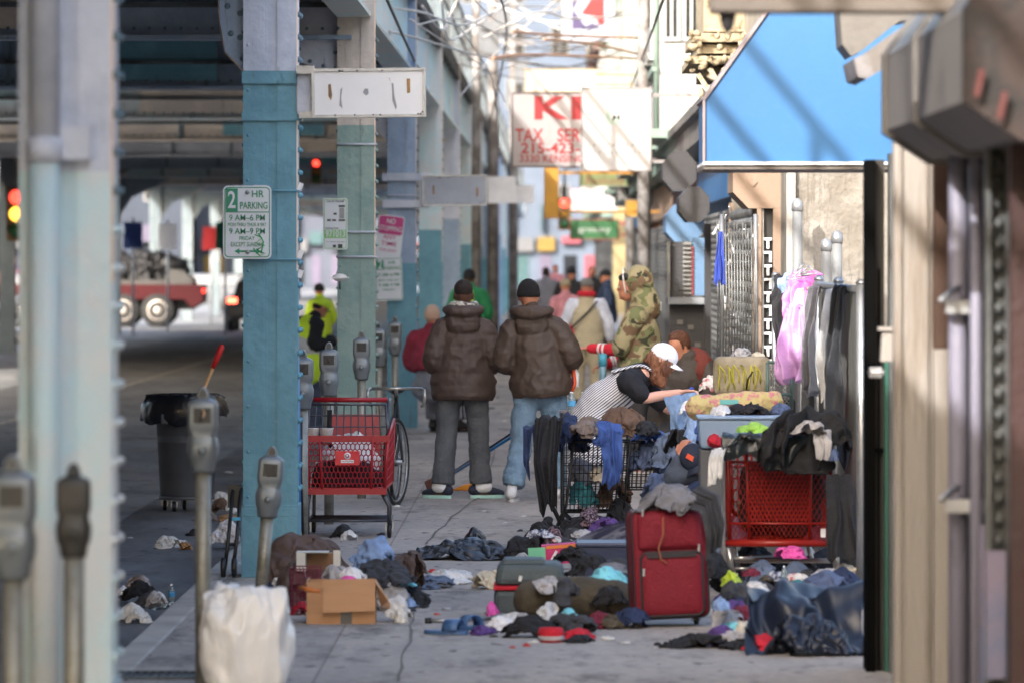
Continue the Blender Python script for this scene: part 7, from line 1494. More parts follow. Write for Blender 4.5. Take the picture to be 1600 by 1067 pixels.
ring = [P(888, 852, 36.2)-o, P(905, 838, 36.0)-o, P(940, 822, 36.1)-o, P(975, 818, 36.5)-o, P(975, 848, 36.7)-o, P(930, 852, 36.6)-o]; n_ = len(ring); mb.add([apex+V((0,0,.006))]+ring+[v-V((0,0,.006)) for v in ring]+[apex-V((0,0,.006))], [(0, 1+k, 1+(k+1) % n_) for k in range(n_)]+[(2*n_+1, n_+1+(k+1) % n_, n_+1+k) for k in range(n_)]+[(1+k, n_+1+k, n_+1+(k+1) % n_, 1+(k+1) % n_) for k in range(n_)]); mb.build('canopy', t); mb = MB().m(galv); mb.tube([apex, ring[5]], .006, 6); mb.build('shaft', t)
t = thing('gift_box', 'colourful pink green and orange patterned flat box by the navy bin', 'box', P(866, 880, 35.5)); u = 35.5/F; mb = MB().m(M('hot_pink_print', c(214,60,130), .6, colr2=c(190,40,100), vs=6)); mb.box((12*u, .1, 15*u), (62*u, .2, 30*u), (0, -.08, 0)); bx = mb.build('box', t); mb = MB().m(M('mint_print', c(120,200,160), .6)); mb.box((-27*u, -.003, 13*u), (27*u, .004, 24*u), (0, -.05, 0)); mb.build('mint_panel', t)
mb = MB().m(M('orange_print', c(230,130,60), .6)); mb.box((12*u, -.004, 27*u), (50*u, .006, 5*u), (0, -.08, 0)); mb.m(white)
for k in range(3): mb.box(((0+k*16)*u, -.005, 13*u), (4*u, .006, 16*u), (0, .5-.3*k, 0))
mb.build('printed_pattern', t)
t = thing('storage_bin', 'dark navy plastic bin low behind the grey suitcase', 'bin', (X(945, 35.3), 35.3, 0)); u = 35.3/F; mb = MB().m(M('navy_plastic', c(40,50,80), .4)); mb.box((0, .2, .09), (88*u, .4, .20), taper=1.04); mb.bb((-46*u, -.02, .185), (46*u, .42, .215)); mb.build('bin', t, bev=.01)
# grey suitcase with red band
t = thing('suitcase', 'dark grey green suitcase lying flat with a red band round it', 'suitcase', (X(828, 31.4), 31.4, 0)); u = 31.4/F; sg = M('grey_green_fabric', c(72,84,88), .6, bump=.3, bs=60); mb = MB().m(sg)
mb.box((0, .25, .075), (113*u, .5, .15)); mb.build('lower_shell', t, bev=.03); mb = MB().m(sg).box((0, .25, .235), (112*u, .49, .12), taper=.9); mb.build('lid', t, bev=.035)
MB().m(_m['red_cloth']).box((0, .25, .162), (114.5*u, .505, .022)).build('band', t, bev=.004); MB().m(sg).box((-10*u, .2, .305), (70*u, .3, .03), taper=.9).build('pocket', t, bev=.012); mb = MB().m(white); mb.box((-15*u, -.0, .215), (.018, .01, .03), (0, .2, 0)); mb.build('tag', t); MB().m(black).tube([(18*u, -.01, .07), (20*u, -.04, .08), (42*u, -.04, .08), (44*u, -.01, .07)], .01, 8).build('handle', t)
mb = MB().m(galv); 
for k in (20, 44): mb.lathe([(.012, 0), (.008, -.01)], (k*u, -.0, .055), 8, 'y')
mb.build('rivets', t)
t = thing('duffel_bag', 'olive brown duffel bag lying under the heaped clothes', 'bag', (X(905, 30.9), 30.9, 0)); u = 30.9/F; mb = MB().m(C['olive_bag']); b = MB().m(C['olive_bag']); b.caps([V((-72*u, .18, .12)), V((0, .18, .13)), V((62*u, .18, .12))], [(.11,.14), (.12,.15), (.11,.14)], 18, side=(0,0,1)); b.blob('body', t, vox=.014, it=2, wr=.010, wf=8, mat=C['olive_bag'])
mb = MB().m(black); 
for xx in (-30*u, 40*u): mb.tube([V((xx+.01*k, .18+math.cos(R(a))*.155, .13+math.sin(R(a))*.125)) for k, a in enumerate(range(180, 361, 20))], .008, 5)
mb.build('piping', t)
TOP = [('t_shirt', 'pale_grey_cloth', 830, 899, 884, 930, 30.8, 'white patterned shirt on the left of the suitcase heap', 'shirt', 3), ('hoodie', 'charcoal_cotton', 862, 902, 908, 950, 30.5, 'slate grey hoodie hanging over the front of the duffel bag', 'hoodie', 24), ('sweater', 'black_cotton', 880, 864, 956, 904, 31.6, 'black sweater on top of the suitcase heap', 'sweater', 5), ('t_shirt', 'cyan_cotton', 903, 884, 984, 922, 31.0, 'pale cyan shirt draped across the suitcase heap', 'shirt', 26),
       ('trousers', 'black_cotton', 918, 914, 990, 950, 30.8, 'black trousers at the right of the suitcase heap', 'trousers', 7), ('scarf', 'grey_fleece', 930, 878, 985, 900, 31.3, 'grey patterned scarf above the cyan shirt', 'scarf', 8), ('jeans', 'navy_cloth', 962, 945, 1008, 988, 30.4, 'navy cloth bunched against the red suitcase', 'cloth', 9)]
for n_, m_, a, b, cc, d, Y, lb, ct, sd_ in TOP: H_(n_, C[m_], a, b, cc, d, Y, lb, ct, sd_, .28, lift=None if n_ == 'jeans' else 1, amp=1.2, freq=1.2, flat=n_ == 'jeans')
# small things on the open paving
t = thing('slipper', 'blue slide slipper with wide strap, nearer of the pair', 'slipper', P(697, 992, 30.0)); o = t.location; o.z = 0
def slip(t, m_):
    MB().m(m_).ring_loft([[V((math.cos(2*math.pi*k/20)*.052+.0, math.sin(2*math.pi*k/20)*.13, z)) for k in range(20)] for z in (.003, .022)], True, False).build('sole', t)
    rings = []
    for a in range(0, 181, 15): rings.append([V((math.cos(R(a))*r_, y_, .02+math.sin(R(a))*r_*1.1)) for r_, y_ in ((.052, -.09), (.058, -.09), (.054, .0), (.048, .0))])
    MB().m(m_).ring_loft(rings, True, True).build('strap', t)
slm = M('blue_slide', c(70,104,150), .5); slip(t, slm); t.rotation_euler = (0, 0, 1.1); t2 = dup(t, (X(728, 30.4), 30.4, 0), .6, 'blue slide slipper with wide strap, farther right of the pair')
SM = [('rag', 'purple_cloth', 735, 975, 772, 995, 29.9, 'small dark purple rag beside the slippers', 'rag', 3), ('boots', 'cream_cloth', 742, 888, 784, 918, 34.0, 'cream coloured worn shoes behind the suitcase', 'shoes', 4), ('handbag', 'black_cotton', 790, 958, 872, 997, 29.7, 'black bag with studs lying before the duffel bag', 'handbag', 5), ('scarf', 'charcoal_cotton', 862, 955, 925, 985, 29.9, 'charcoal rag with white marks before the duffel bag', 'rag', 6),
      ('gloves', 'red_cloth', 878, 980, 926, 1000, 29.6, 'red cloth strip beside the red hat on the paving', 'cloth', 8), ('glasses_case', 'black_cotton', 884, 990, 925, 1003, 29.3, 'flat black pouch on the paving before the red strip', 'pouch', 9), ('socks', 'pink_cloth', 762, 940, 775, 962, 31.2, 'small pink cloth at the left end of the suitcase', 'cloth', 10)]
for n_, m_, a, b, cc, d, Y, lb, ct, sd_ in SM: H_(n_, C[m_], a, b, cc, d, Y, lb, ct, sd_, .2)
H_('plastic_bag', wpl, 756, 960, 802, 990, 30.2, 'small white plastic bag between slippers and black bag', 'bag', 7, .2)
t = thing('red_hat', 'red knitted hat with pale band lying on the paving', 'hat', (X(861, 29.4), 29.4, 0)); MB().m(C['red_cloth']).lathe([(.055, .0), (.066, .01), (.068, .05), (.06, .075), (.045, .07), (.05, .03), (.04, .01)], n=20).build('hat', t); MB().m(C['pale_grey_cloth']).lathe([(.0672, .012), (.069, .014), (.069, .032), (.0675, .034)], n=20).build('band', t)
t = thing('walking_stick', 'thin metal cane with black tip lying beyond the slippers', 'cane', P(700, 972, 30.9)); o = t.location; o.z = .015; MB().m(galv).tube([P(672,974,30.9)-P(700,974,30.9), V((0,0,0)), P(800,968,31.2)-P(700,974,30.9)], .011, 8).build('shaft', t); MB().m(black).tube([P(664,975,30.9)-P(700,974,30.9), P(674,974,30.9)-P(700,974,30.9)], .018, 8).build('tip', t)
# red suitcase
Ys = 30.6; t = thing('suitcase', 'tall dark red upright suitcase with black trimmed front pocket', 'suitcase', (X(1052, Ys), Ys, 0), rot=(R(-3), R(-2.2), R(6))); u = Ys/F; rs_ = M('crimson_suitcase_fabric', c(122,14,36), .75, var=.12, vs=3, bump=.35, bs=70); tr_ = M('black_trim', c(40,34,40), .6)
wS, hS = 118*u, 172*u
def soft(mb, cx, cz, w_, h_, y0, y1, r, bulge=.0, n_=6):
    out = rrect(w_, h_, r, n_); rings = []
    for y_, k in ((y1, .985), (y1-(y1-y0)*.1, 1), (y0+(y1-y0)*.35, 1), (y0+.004, .985), (y0, .965), (y0-bulge, .75), (y0-bulge*1.25, .35)): rings.append([V((cx+x*k, y_, cz+z*k)) for x, z in out])
    return mb.ring_loft(rings)
mb = soft(MB().m(rs_), 0, .045+hS/2, wS, hS, 0, .26, .045, .015); mb.build('body', t)
mb = soft(MB().m(rs_), .0, .045+hS*.315, wS*.80, hS*.56, -.055, -.012, .035, .012); mb.build('lower_pocket', t)
mb = soft(MB().m(rs_), .0, .045+hS*.80, wS*.84, hS*.33, -.038, -.010, .02, .010); mb.build('upper_pocket', t)
def outline(cx, cz, w_, h_, y_, r, frac=1.0, rad=.006):
    p_ = [V((cx+x, y_, cz+z)) for x, z in rrect(w_, h_, r, 6)]; return p_+[p_[0]]
mb = MB().m(tr_); po = outline(0, .045+hS*.315, wS*.82, hS*.575, -.046, .04); mb.tube(po, .008, 6, cap=False); mb.tube(outline(0, .045+hS/2, wS*.985, hS*.99, .0, .045), .006, 6, cap=False); mb.tube(outline(0, .045+hS/2, wS*.985, hS*.99, .25, .045), .007, 6, cap=False); mb.bb((-wS*.33, -.075, .045+hS*.555), (wS*.33, -.052, .045+hS*.60)); mb.bb((-wS*.30, -.03, .045), (wS*.30, .24, .05)); mb.build('piping', t)
mb = MB().m(galv)
for xx, zz_ in ((-wS*.36, .62), (wS*.37, .42), (wS*.38, .66), (-wS*.38, .30)): mb.box((xx, -.062, zz_), (.010, .008, .04), (0, .1, 0))
mb.build('zip_pulls', t); MB().m(M('tan_strap', c(150,84,60), .6)).tube([V((-.035, -.055, hS)), V((-.04, -.064, hS*.84)), V((-.07, -.070, hS*.72)), V((-.06, -.078, hS*.62)), V((-.03, -.085, hS*.58))], .006, 6).build('strap', t)
MB().m(galv).tube([V((-.06, -.01, hS+.045)), V((-.05, -.03, hS+.065)), V((.05, -.03, hS+.065)), V((.06, -.01, hS+.045))], .010, 8).build('grab_handle', t)
for s_ in (-1, 1): caster(t, s_*wS*.38, .22, 0, .028, .025)
H_('jacket', C['grey_fleece'], 984, 752, 1100, 806, 30.5, 'grey fleece jacket bundled over the top of the red suitcase', 'jacket', 28, .32, lift=1, n=70, flat=False, freq=1.3)
drape('scarf', C['charcoal_cotton'], [P(1075,772,30.6), P(1108,786,30.45), P(1118,830,30.4), P(1114,870,30.4)], .16, (.6,0,.5), 'slate scarf hanging down the right side of the red suitcase', 'scarf', folds=3, amp=.02, seed=9, loc=P(1090,790,30.5), taper=.3)
# right: navy tarp, strips, red cloth
drape('tarpaulin', navy_t, [P(1259,918,29.2), P(1259,921,28.95), P(1259,960,28.8), P(1259,1008,28.6), P(1259,1021,28.35)], .585, (1,0,0), 'big glossy navy blue sheet crumpled against the shop corner', 'tarpaulin', folds=1.6, amp=.10, seed=67, loc=(X(1259,28.7), 28.7, 0), nu=90, nv=60, ragged=.10, taper=-.02)
H_('tarpaulin', navy_t, 1200, 955, 1340, 1018, 28.3, 'low front lobe of navy sheet lying before the big one', 'tarpaulin', 63, .3)
RB = [('jacket', 'black_cotton', 1036, 986, 1128, 1014, 28.9, 'black and navy garment strip at the bottom right of the pile', 'garment', 3), ('t_shirt', 'purple_cloth', 1108, 974, 1155, 1000, 29.1, 'purple and white striped cloth beside the black strip', 'cloth', 4), ('t_shirt', 'pale_grey_cloth', 1120, 985, 1182, 1004, 29.0, 'white cloth strip leading to the red one', 'cloth', 5), ('rag', 'black_cotton', 1128, 995, 1180, 1012, 28.8, 'black rag between white strip and red cloth', 'rag', 15),
      ('t_shirt', 'red_cloth', 1166, 988, 1216, 1017, 28.6, 'bright red cloth bunched at the foot of the navy sheet', 'cloth', 6), ('trousers', 'charcoal_cotton', 1130, 900, 1180, 985, 30.4, 'charcoal trousers heaped beside the cart caster', 'trousers', 7), ('socks', 'cream_cloth', 1150, 968, 1172, 984, 29.6, 'small cream rag under the cart caster', 'rag', 8)]
for n_, m_, a, b, cc, d, Y, lb, ct, sd_ in RB: H_(n_, C[m_], a, b, cc, d, Y, lb, ct, sd_, .25, amp=1.2)
UB = [('blanket', 'black_cotton', 1128, 862, 1240, 930, 34.0, 'black blanket mass under the orange red cart', 'blanket', 3), ('blanket', 'charcoal_cotton', 1215, 862, 1345, 935, 33.9, 'dark grey bedding spread under the right of the cart', 'bedding', 4), ('shirt', 'blue_grey_cotton', 1163, 872, 1214, 912, 32.9, 'pale blue grey shirt draped under the orange red cart', 'shirt', 5), ('t_shirt', 'pink_cloth', 1208, 850, 1266, 874, 33.1, 'hot pink cloth tucked below the cart basket', 'cloth', 6),
      ('jacket', 'blue_grey_cotton', 1222, 872, 1300, 918, 33.0, 'dark blue grey jacket between the rear cart legs', 'jacket', 7), ('shoe', 'white_cotton', 1160, 908, 1206, 928, 31.0, 'white shoe lying in front of the cart legs', 'shoe', 8), ('t_shirt', 'teal_cloth', 1225, 905, 1265, 925, 31.6, 'teal and white cloth between the cart legs', 'cloth', 9), ('paper', 'white_cotton', 1268, 905, 1302, 926, 31.5, 'white lump beside the right cart leg', 'bag', 10),
      ('coat', 'navy_cloth', 1290, 880, 1348, 926, 32.0, 'navy coat heap by the fence foot right of the cart', 'coat', 11), ('hoodie', 'denim_dark', 1296, 700, 1310, 720, 33.0, 'small denim corner behind the cart post', 'cloth', 12)]
for n_, m_, a, b, cc, d, Y, lb, ct, sd_ in UB: H_(n_, C[m_], a, b, cc, d, Y, lb, ct, sd_, .3, amp=1.2, **({'lift': 1} if cc-a < 60 and b < 880 else {}))
H_('lime_bag', M('lime_plastic', c(180,200,50), .4, bump=.3), 1126, 888, 1165, 921, 31.6, 'yellow green plastic bag beside the cart leg', 'bag', 4, .15, lift=1, amp=.6)
def bottle(label, px, py0, py1, Y, lie=None, capc=None, group=None, lb=True):
    h_ = (py1-py0)*Y/F; r_ = h_*.17; t = thing('water_bottle', label, 'bottle', (X(px, Y), Y, max(0, Z(py1, Y)) if lie is None else max(0, Z(py1, Y))+r_), group=group, rot=lie or (0, 0, 0))
    pl = M('clear_bottle_plastic', c(196,214,220), .12, trans=.75, bump=0, var=.02); MB().m(pl).lathe([(r_*.8, 0), (r_, .01), (r_, h_*.2), (r_*.92, h_*.28), (r_, h_*.36), (r_, h_*.66), (r_*.8, h_*.78), (r_*.36, h_*.9), (r_*.34, h_*.93)], n=16).build('body', t)
    MB().m(white).lathe([(r_*.4, h_*.93), (r_*.4, h)] if False else [(r_*.42, h_*.93), (r_*.42, h_), (r_*.2, h_+.002)], n=12).build('cap', t)
    if lb: MB().m(M('blue_bottle_label', c(90,170,220), .5)).lathe([(r_*1.02, h_*.38), (r_*1.03, h_*.4), (r_*1.03, h_*.6), (r_*1.02, h_*.62)], n=16).build('label', t)
    return t
bottle('clear water bottle standing among the clothes under the orange red cart', 1225, 884, 912, 31.9, lb=False)
for k, (px, lb) in enumerate(((893, 'left one of three water bottles beside the bending woman'), (911, 'middle one of three water bottles beside the bending woman'), (921, 'right one of three water bottles, nearly touching the striped pinafore'))): bottle(lb, px, 612, 648, 42.6+.1*k)
t = thing('folding_table', 'low folding table holding water bottles behind the wire cart', 'table', (X(915, 42.9), 42.9, 0)); MB().m(C['taupe_cloth']).bb((-.2, -.35, .80), (.35, .3, .825)).build('tabletop', t)
for xx in (-.17, .32):
    for yy in (-.3, .26): MB().m(black).tube([(xx, yy, 0), (xx, yy, .80)], .012, 8).build('leg', t)
# on the orange red cart
mb = MB().m(C['black_cotton']); H_('coat', C['black_cotton'], 1196, 626, 1340, 742, 33.1, 'black coat domed over the right half of the orange red cart', 'coat', 77, .5, lift=1, n=80, amp=.5, freq=1.0, lob=.15)
drape('coat_sleeve', C['black_cotton'], [P(1240,645,33.2), P(1214,668,33.05), P(1206,700,33.0), P(1204,728,33.05)], .16, (1,0,.1), 'black coat sleeve drooping over the front of the orange red cart', 'sleeve', folds=2, amp=.03, seed=3, loc=P(1225,668,33.1), thick=.05, grow=False)
drape('bin_liner', M('dark_green_black_liner', c(34,40,42), .4, bump=.5, bs=16, coat=.1), [P(1210,676,33.35), P(1210,682,33.2), P(1210,705,33.17), P(1210,735,33.19)], .60, (1,0,0), 'dark sheet hung along the back rim of the orange red cart', 'sheet', folds=4, amp=.018, seed=6, loc=P(1210,690,33.2), ragged=.35, nu=60)
H_('rolled_sheet', _m['dark_green_black_liner'], 1128, 672, 1216, 712, 33.15, 'rolled dark sheet along the top left of the orange red cart', 'sheet', 8, .2, lift=1, flat=False, amp=.7)
H_('lime_shirt', C['lime_cloth'], 1148, 656, 1210, 684, 33.5, 'lime green cloth heaped on the left of the orange red cart', 'cloth', 5, .3, lift=1)
H_('t_shirt', C['pale_grey_cloth'], 1230, 654, 1296, 680, 33.0, 'white t shirt lying over the red cart handle', 'shirt', 31, .2, lift=1, amp=1.3); drape('t_shirt', C['pale_grey_cloth'], [P(1283,670,33.15), P(1286,690,33.05), P(1287,722,33.05)], .12, (1,0,-.1), 'white t shirt tail dangling at the right post of the cart', 'shirt', folds=2, amp=.015, seed=2, loc=P(1285,690,33.1), taper=.3)
for k, (px, y1_) in enumerate(((1113, 762), (1122, 752))): drape('glove', C['white_cotton'], [P(px+6,700,33.2), P(px+2,712,33.1), P(px-1,y1_,33.1)], .055, (1,0,.2), ['lower pale glove hanging from the left post of the red cart', 'upper pale glove hanging from the left post of the red cart'][k], 'glove', folds=2, amp=.012, seed=k+4, loc=P(px,720,33.1), nu=16)
drape('coat', C['black_cotton'], [P(1310,740,33.0), P(1314,780,32.8), P(1322,880,32.6)], .14, (1,0,0), 'black coat hanging in a long point right of the orange red cart', 'coat', folds=2, amp=.02, seed=12, loc=P(1315,800,32.9), taper=-.6)
H_('paper_bag', C['khaki_cloth'], 1150, 760, 1200, 835, 33.9, 'khaki bundle inside the orange red cart', 'bundle', 3, .4, lift=1); H_('shoe_pair', C['white_cotton'], 1225, 790, 1270, 815, 33.7, 'white trainers inside the orange red cart', 'shoes', 4, .2, lift=1); H_('coat', C['black_cotton'], 1148, 715, 1292, 848, 33.5, 'black clothing filling the inside of the orange red cart', 'clothing', 5, .3, lift=1, flat=False, old=True)
# tote, quilt, cushion and the heap behind
Yo = 35.6; t = thing('storage_tote', 'pale blue grey plastic tote full of clothes behind the orange red cart', 'tote', (X(1165, Yo), Yo, Z(700, Yo))); u = Yo/F; tp_ = M('blue_grey_tote_plastic', c(134,158,186), .45, var=.06, bump=.05); hT = 50*u
MB().m(tp_).box((0, .2, hT*.45), (140*u, .4, hT*.9), taper=1.06).build('tub', t, bev=.015); mb = MB().m(tp_); mb.bb((-76*u, -.025, hT*.90), (76*u, .43, hT*1.0)); mb.build('rim', t, bev=.008)
mb = MB().m(M('crate_grey', c(90,92,96), .7)); tag(mb.box((0, 0, 0), (.58, .4, Z(700, Yo)-.01), taper=.98).build('crate_stack', None, (X(1165, Yo), Yo+.2, (Z(700, Yo)-.01)/2), bev=.01), 'dark grey crate under the blue grey tote, mostly hidden', 'crate')
for n_, m_, a, b, cc, d, Y, lb, ct, sd_ in [('towel', 'white_cotton', 1108, 630, 1144, 652, 35.7, 'white towel at the left end of the tote', 'towel', 3), ('sweater', 'black_cotton', 1130, 624, 1216, 652, 35.8, 'black sweater heaped in the middle of the tote', 'sweater', 4), ('shirt', 'denim_dark', 1196, 628, 1246, 650, 35.9, 'blue patterned shirt at the right end of the tote', 'shirt', 5)]: H_(n_, C[m_], a, b, cc, d, Y, lb, ct, sd_, .3, lift=1)
t = thing('quilt', 'rolled floral quilt in yellow and pink behind the tote', 'quilt', P(1146, 632, 37.2)); b = MB().m(floral); b.caps([V((-.24,0,-.02)), V((0,0,.0)), V((.26,0,.02))], [(.08,.07)]*3, 16, side=(0,0,1)); b.blob('quilt', t, vox=.011, it=2, wr=.016, wf=12, mat=floral)
mb = MB().m(M('teal_patch', c(110,180,180), .8)); mb.box((-.03, -.079, .02), (.12, .01, .03)); mb.build('patch', t)
t = thing('cushion', 'worn tan sofa cushion with yellow graffiti standing upright', 'cushion', P(1160, 588, 38.5)); u = 38.5/F; cu_ = M('worn_tan_vinyl', c(158,148,124), .6, colr2=c(130,120,98), vs=5, bump=.2); soft(MB().m(cu_), 0, 0, 90*u, 62*u, 0, .16, .05, .02).build('cushion', t)
mb = MB().m(M('yellow_graffiti', c(176,170,60), .6)); r_ = random.Random(4)
for k in range(6): x0 = (-34+k*11)*u; mb.tube([V((x0+r_.uniform(-4,4)*u, -.028, z*u)) for z in (-20, -8, 4, 14, 18)]+[V((x0+6*u, -.028, 8*u)), V((x0+7*u, -.028, -10*u))], .006, 5)
mb.m(black).tube([V((6*u, -.031, -20*u)), V((8*u, -.031, -4*u)), V((16*u, -.031, 8*u))], .006, 5); mb.build('graffiti', t)
for n_, m_, a, b, cc, d, Y, lb, ct, sd_ in [('hat', 'pale_grey_cloth', 1140, 541, 1176, 564, 39.0, 'grey cap on top of the tan cushion', 'cap', 3), ('towel', 'cream_cloth', 1172, 548, 1202, 562, 39.1, 'cream towel on the right top of the tan cushion', 'towel', 4), ('towel', 'white_cotton', 1122, 560, 1150, 575, 39.0, 'white towel on the left top of the tan cushion', 'towel', 5)]: H_(n_, C[m_], a, b, cc, d, Y, lb, ct, sd_, .2, lift=1)
tag(MB().m(M('hidden_bench_wood', c(50,44,40), .8)).bb((-.14, 0, 0), (.40, .6, Z(622, 38.5))).build('bench', None, (X(1150, 38.5), 38.4, 0), bev=.02), 'dark wooden bench carrying the cushion, mostly hidden by clothes', 'bench')
tag(MB().m(_m['hidden_bench_wood']).bb((-.10, 0, 0), (.28, .3, Z(650, 37.2))).build('crate', None, (X(1146, 37.2), 37.1, 0), bev=.02), 'dark wooden crate carrying the floral quilt, mostly hidden', 'crate')
t = thing('wire_crate', 'green grey framed wire crate standing by the pink coat', 'crate', P(1213, 640, 38.3)); u = 38.3/F; mb = MB().m(fm); lattice(mb, [(-12*u,0,0),(22*u,0,0),(22*u,0,70*u),(-12*u,0,70*u)], 6, 10, .003, 'diamond'); mb.build('mesh', t); mb = MB().m(M('green_grey_frame', c(84,108,104), .5)); 
for a, b_ in (((-14*u,0,0),(-14*u,0,74*u)), ((24*u,0,0),(24*u,0,74*u)), ((-14*u,0,74*u),(24*u,0,74*u)), ((-14*u,0,0),(24*u,0,0)), ((-14*u,0,24*u),(24*u,0,24*u))): mb.tube([V(a), V(b_)], .012, 6)
mb.build('frame', t)
heap('flowered_cloth', M('red_flower_print', c(214,210,206), .8, colr2=c(180,30,44), vs=16, mix=.44), P(1106, 602, 39.4), (.14,.12,.16), 'white cloth with red flowers beside the tan cushion', 'cloth', 8, flat=False)
for n_, m_, a, b, cc, d, Y, lb, ct, sd_ in [('shirt', 'royal_blue', 1086, 655, 1120, 695, 36.4, 'blue and orange bundle left of the tote', 'bundle', 3), ('toy', 'red_cloth', 1108, 680, 1128, 700, 35.4, 'orange red corner of cloth under the tote', 'cloth', 4), ('blanket', 'black_cotton', 1036, 668, 1100, 712, 38.0, 'black blanket behind the crouching person', 'blanket', 5), ('jeans', 'light_blue_shirt', 1066, 640, 1104, 700, 37.9, 'pale denim heap below the held jeans', 'jeans', 6)]: H_(n_, C[m_], a, b, cc, d, Y, lb, ct, sd_, .3, lift=1, flat=False)
# clothes on the wire cart
WC = [('jacket', 'navy_cloth', 846, 640, 925, 715, 40.2, 'navy black jacket bundled on the left end of the wire cart', 'jacket', 3), ('fleece', 'taupe_cloth', 888, 648, 940, 688, 40.0, 'taupe fleece on the left top of the wire cart', 'fleece', 4), ('hoodie', 'royal_blue', 922, 655, 976, 700, 40.0, 'bright blue hoodie on the middle of the wire cart', 'hoodie', 5), ('blanket', 'brown_canvas', 930, 632, 1018, 688, 40.4, 'brown blanket heaped highest on the wire cart', 'blanket', 16), ('boots', 'black_cotton', 990, 656, 1036, 682, 40.1, 'black shoe soles on top of the wire cart', 'shoes', 7),
      ('jeans', 'denim_dark', 976, 684, 1062, 768, 40.25, 'slate blue denim filling the right of the wire cart', 'jeans', 18), ('jeans', 'blue_grey_cotton', 1010, 672, 1078, 735, 40.0, 'pale blue grey jeans hanging over the right end of the wire cart', 'jeans', 19), ('rope', 'royal_blue', 985, 668, 1050, 690, 40.2, 'blue rope like cloth over the denim on the wire cart', 'cloth', 20),
      ('teal_bag', 'teal_cloth', 886, 750, 940, 792, 40.35, 'teal cloth low inside the wire cart', 'cloth', 9), ('box', 'brown_canvas', 925, 735, 990, 800, 40.4, 'brown paper bag low inside the wire cart', 'bag', 10), ('towel', 'cream_cloth', 920, 728, 965, 755, 40.2, 'cream towel inside the wire cart', 'towel', 11), ('box', 'black_cotton', 935, 775, 1000, 835, 40.2, 'black bag under the middle of the wire cart', 'bag', 12), ('fleece', 'grey_fleece', 885, 712, 935, 760, 40.5, 'grey fleece behind the wires of the cart', 'fleece', 13)]
for n_, m_, a, b, cc, d, Y, lb, ct, sd_ in WC: H_(n_, C[m_], a, b, cc, d, Y, lb, ct, sd_, .38, lift=1, flat=False, amp=1.2, n=56)
drape('coat', C['black_cotton'], [P(862,650,40.2), P(858,652,39.95), P(852,720,39.85), P(860,850,39.8)], .22, (1,0,0), 'long black coat hung over the left end of the wire cart', 'coat', folds=2.5, amp=.035, seed=4, loc=P(858,700,39.9), ragged=.4, taper=.5)
drape('jacket', C['navy_cloth'], [P(840,662,40.3), P(832,668,40.1), P(830,720,40.0), P(836,765,40.0)], .15, (1,0,.1), 'navy sleeve of a jacket swinging left of the wire cart', 'jacket', folds=1.5, amp=.03, seed=8, loc=P(836,700,40.1), ragged=.5, taper=.35)
drape('hoodie', C['royal_blue'], [P(950,660,40.0), P(954,672,39.9), P(958,730,39.88), P(952,765,39.9)], .18, (1,0,0), 'blue hoodie sleeve falling down the front of the wire cart', 'hoodie', folds=1.3, amp=.03, seed=15, loc=P(954,700,39.95), ragged=.12, taper=.35)
# clothes on the fence
def hang(name, mat, px, py0, py1, Y, w_, label, cat, **k):
    a = P(px, py0, Y); a.x = min(a.x, 1.69); return drape(name, mat, [a+V((.06,.02,-.03)), a, a+V((-.05,-.05,-(py1-py0)*.45*Y/F)), a+V((-.03,-.05,-(py1-py0)*Y/F))], w_, (.75,-.55,0), label, cat, loc=a, **k)
pinkm = cloth('pink_satin', 224, 120, 190, rough=.45); lil = cloth('lilac_satin', 176, 134, 184, rough=.42)
hang('pink_coat', pinkm, 1254, 424, 520, 38.2, .20, 'hot pink top hung at the left of the fence clothes', 'coat', folds=2, amp=.05, seed=3, taper=-.3, ragged=.3)
hang('lilac_coat', lil, 1246, 478, 622, 37.9, .20, 'long lilac padded coat hanging below the hot pink top', 'coat', folds=2, taper=-.5, amp=.055, seed=4, ragged=.3); hang('cream_jacket', C['cream_cloth'], 1264, 450, 545, 38.1, .20, 'cream jacket hung beside the lilac coat', 'jacket', folds=2, amp=.03, seed=5)
hang('black_jacket', C['black_cotton'], 1232, 430, 545, 39.4, .22, 'black jacket hung behind the hot pink top', 'jacket', folds=2, amp=.03, seed=6, taper=.3); hang('blue_scarf', C['light_blue_shirt'], 1240, 425, 462, 39.0, .14, 'blue patterned scarf hung over the fence top', 'scarf', folds=2, amp=.02, seed=7)
hang('grey_coat', C['grey_fleece'], 1280, 447, 625, 36.9, .08, 'long grey coat hung in the middle of the fence', 'coat', folds=2, amp=.05, seed=8, taper=-.5)
hang('black_coat', C['charcoal_cotton'], 1322, 448, 735, 33.7, .06, 'very long charcoal coat nearest the shop corner on the fence', 'coat', folds=1.5, amp=.05, seed=10, taper=-1.6, ragged=.2); hang('white_towel', C['white_cotton'], 1306, 450, 640, 34.6, .10, 'narrow white towel hung between grey and charcoal coats', 'towel', folds=1.5, amp=.02, seed=11)
mb = MB().m(C['royal_blue']); drape('blue_flag', M('deep_blue_cloth', c(40,60,140), .8), [P(1126,362,45.5), P(1125,400,45.4), P(1124,462,45.4)], .035, (1,0,0), 'dark blue cloth hanging in a point beside the pale shutter', 'cloth', folds=1.5, amp=.02, seed=2, taper=-2.2, loc=P(1125,400,45.4), ragged=.3)
rnd = random.Random(9); t = thing('wire_hangers', 'tangle of wire hangers on top of the fence above the pink clothes', 'hangers', P(1243, 428, 38.0)); mb = MB().m(galv)
for k in range(7): a = V((rnd.uniform(-.09,.05), rnd.uniform(-.1,.1), rnd.uniform(-.04,.04))); mb.tube([a, a+V((.05,.02,.05)), a+V((.10,.0,.0)), a+V((.0,.0,-.01))], .005, 5)
mb.build('hanger_tangle', t)
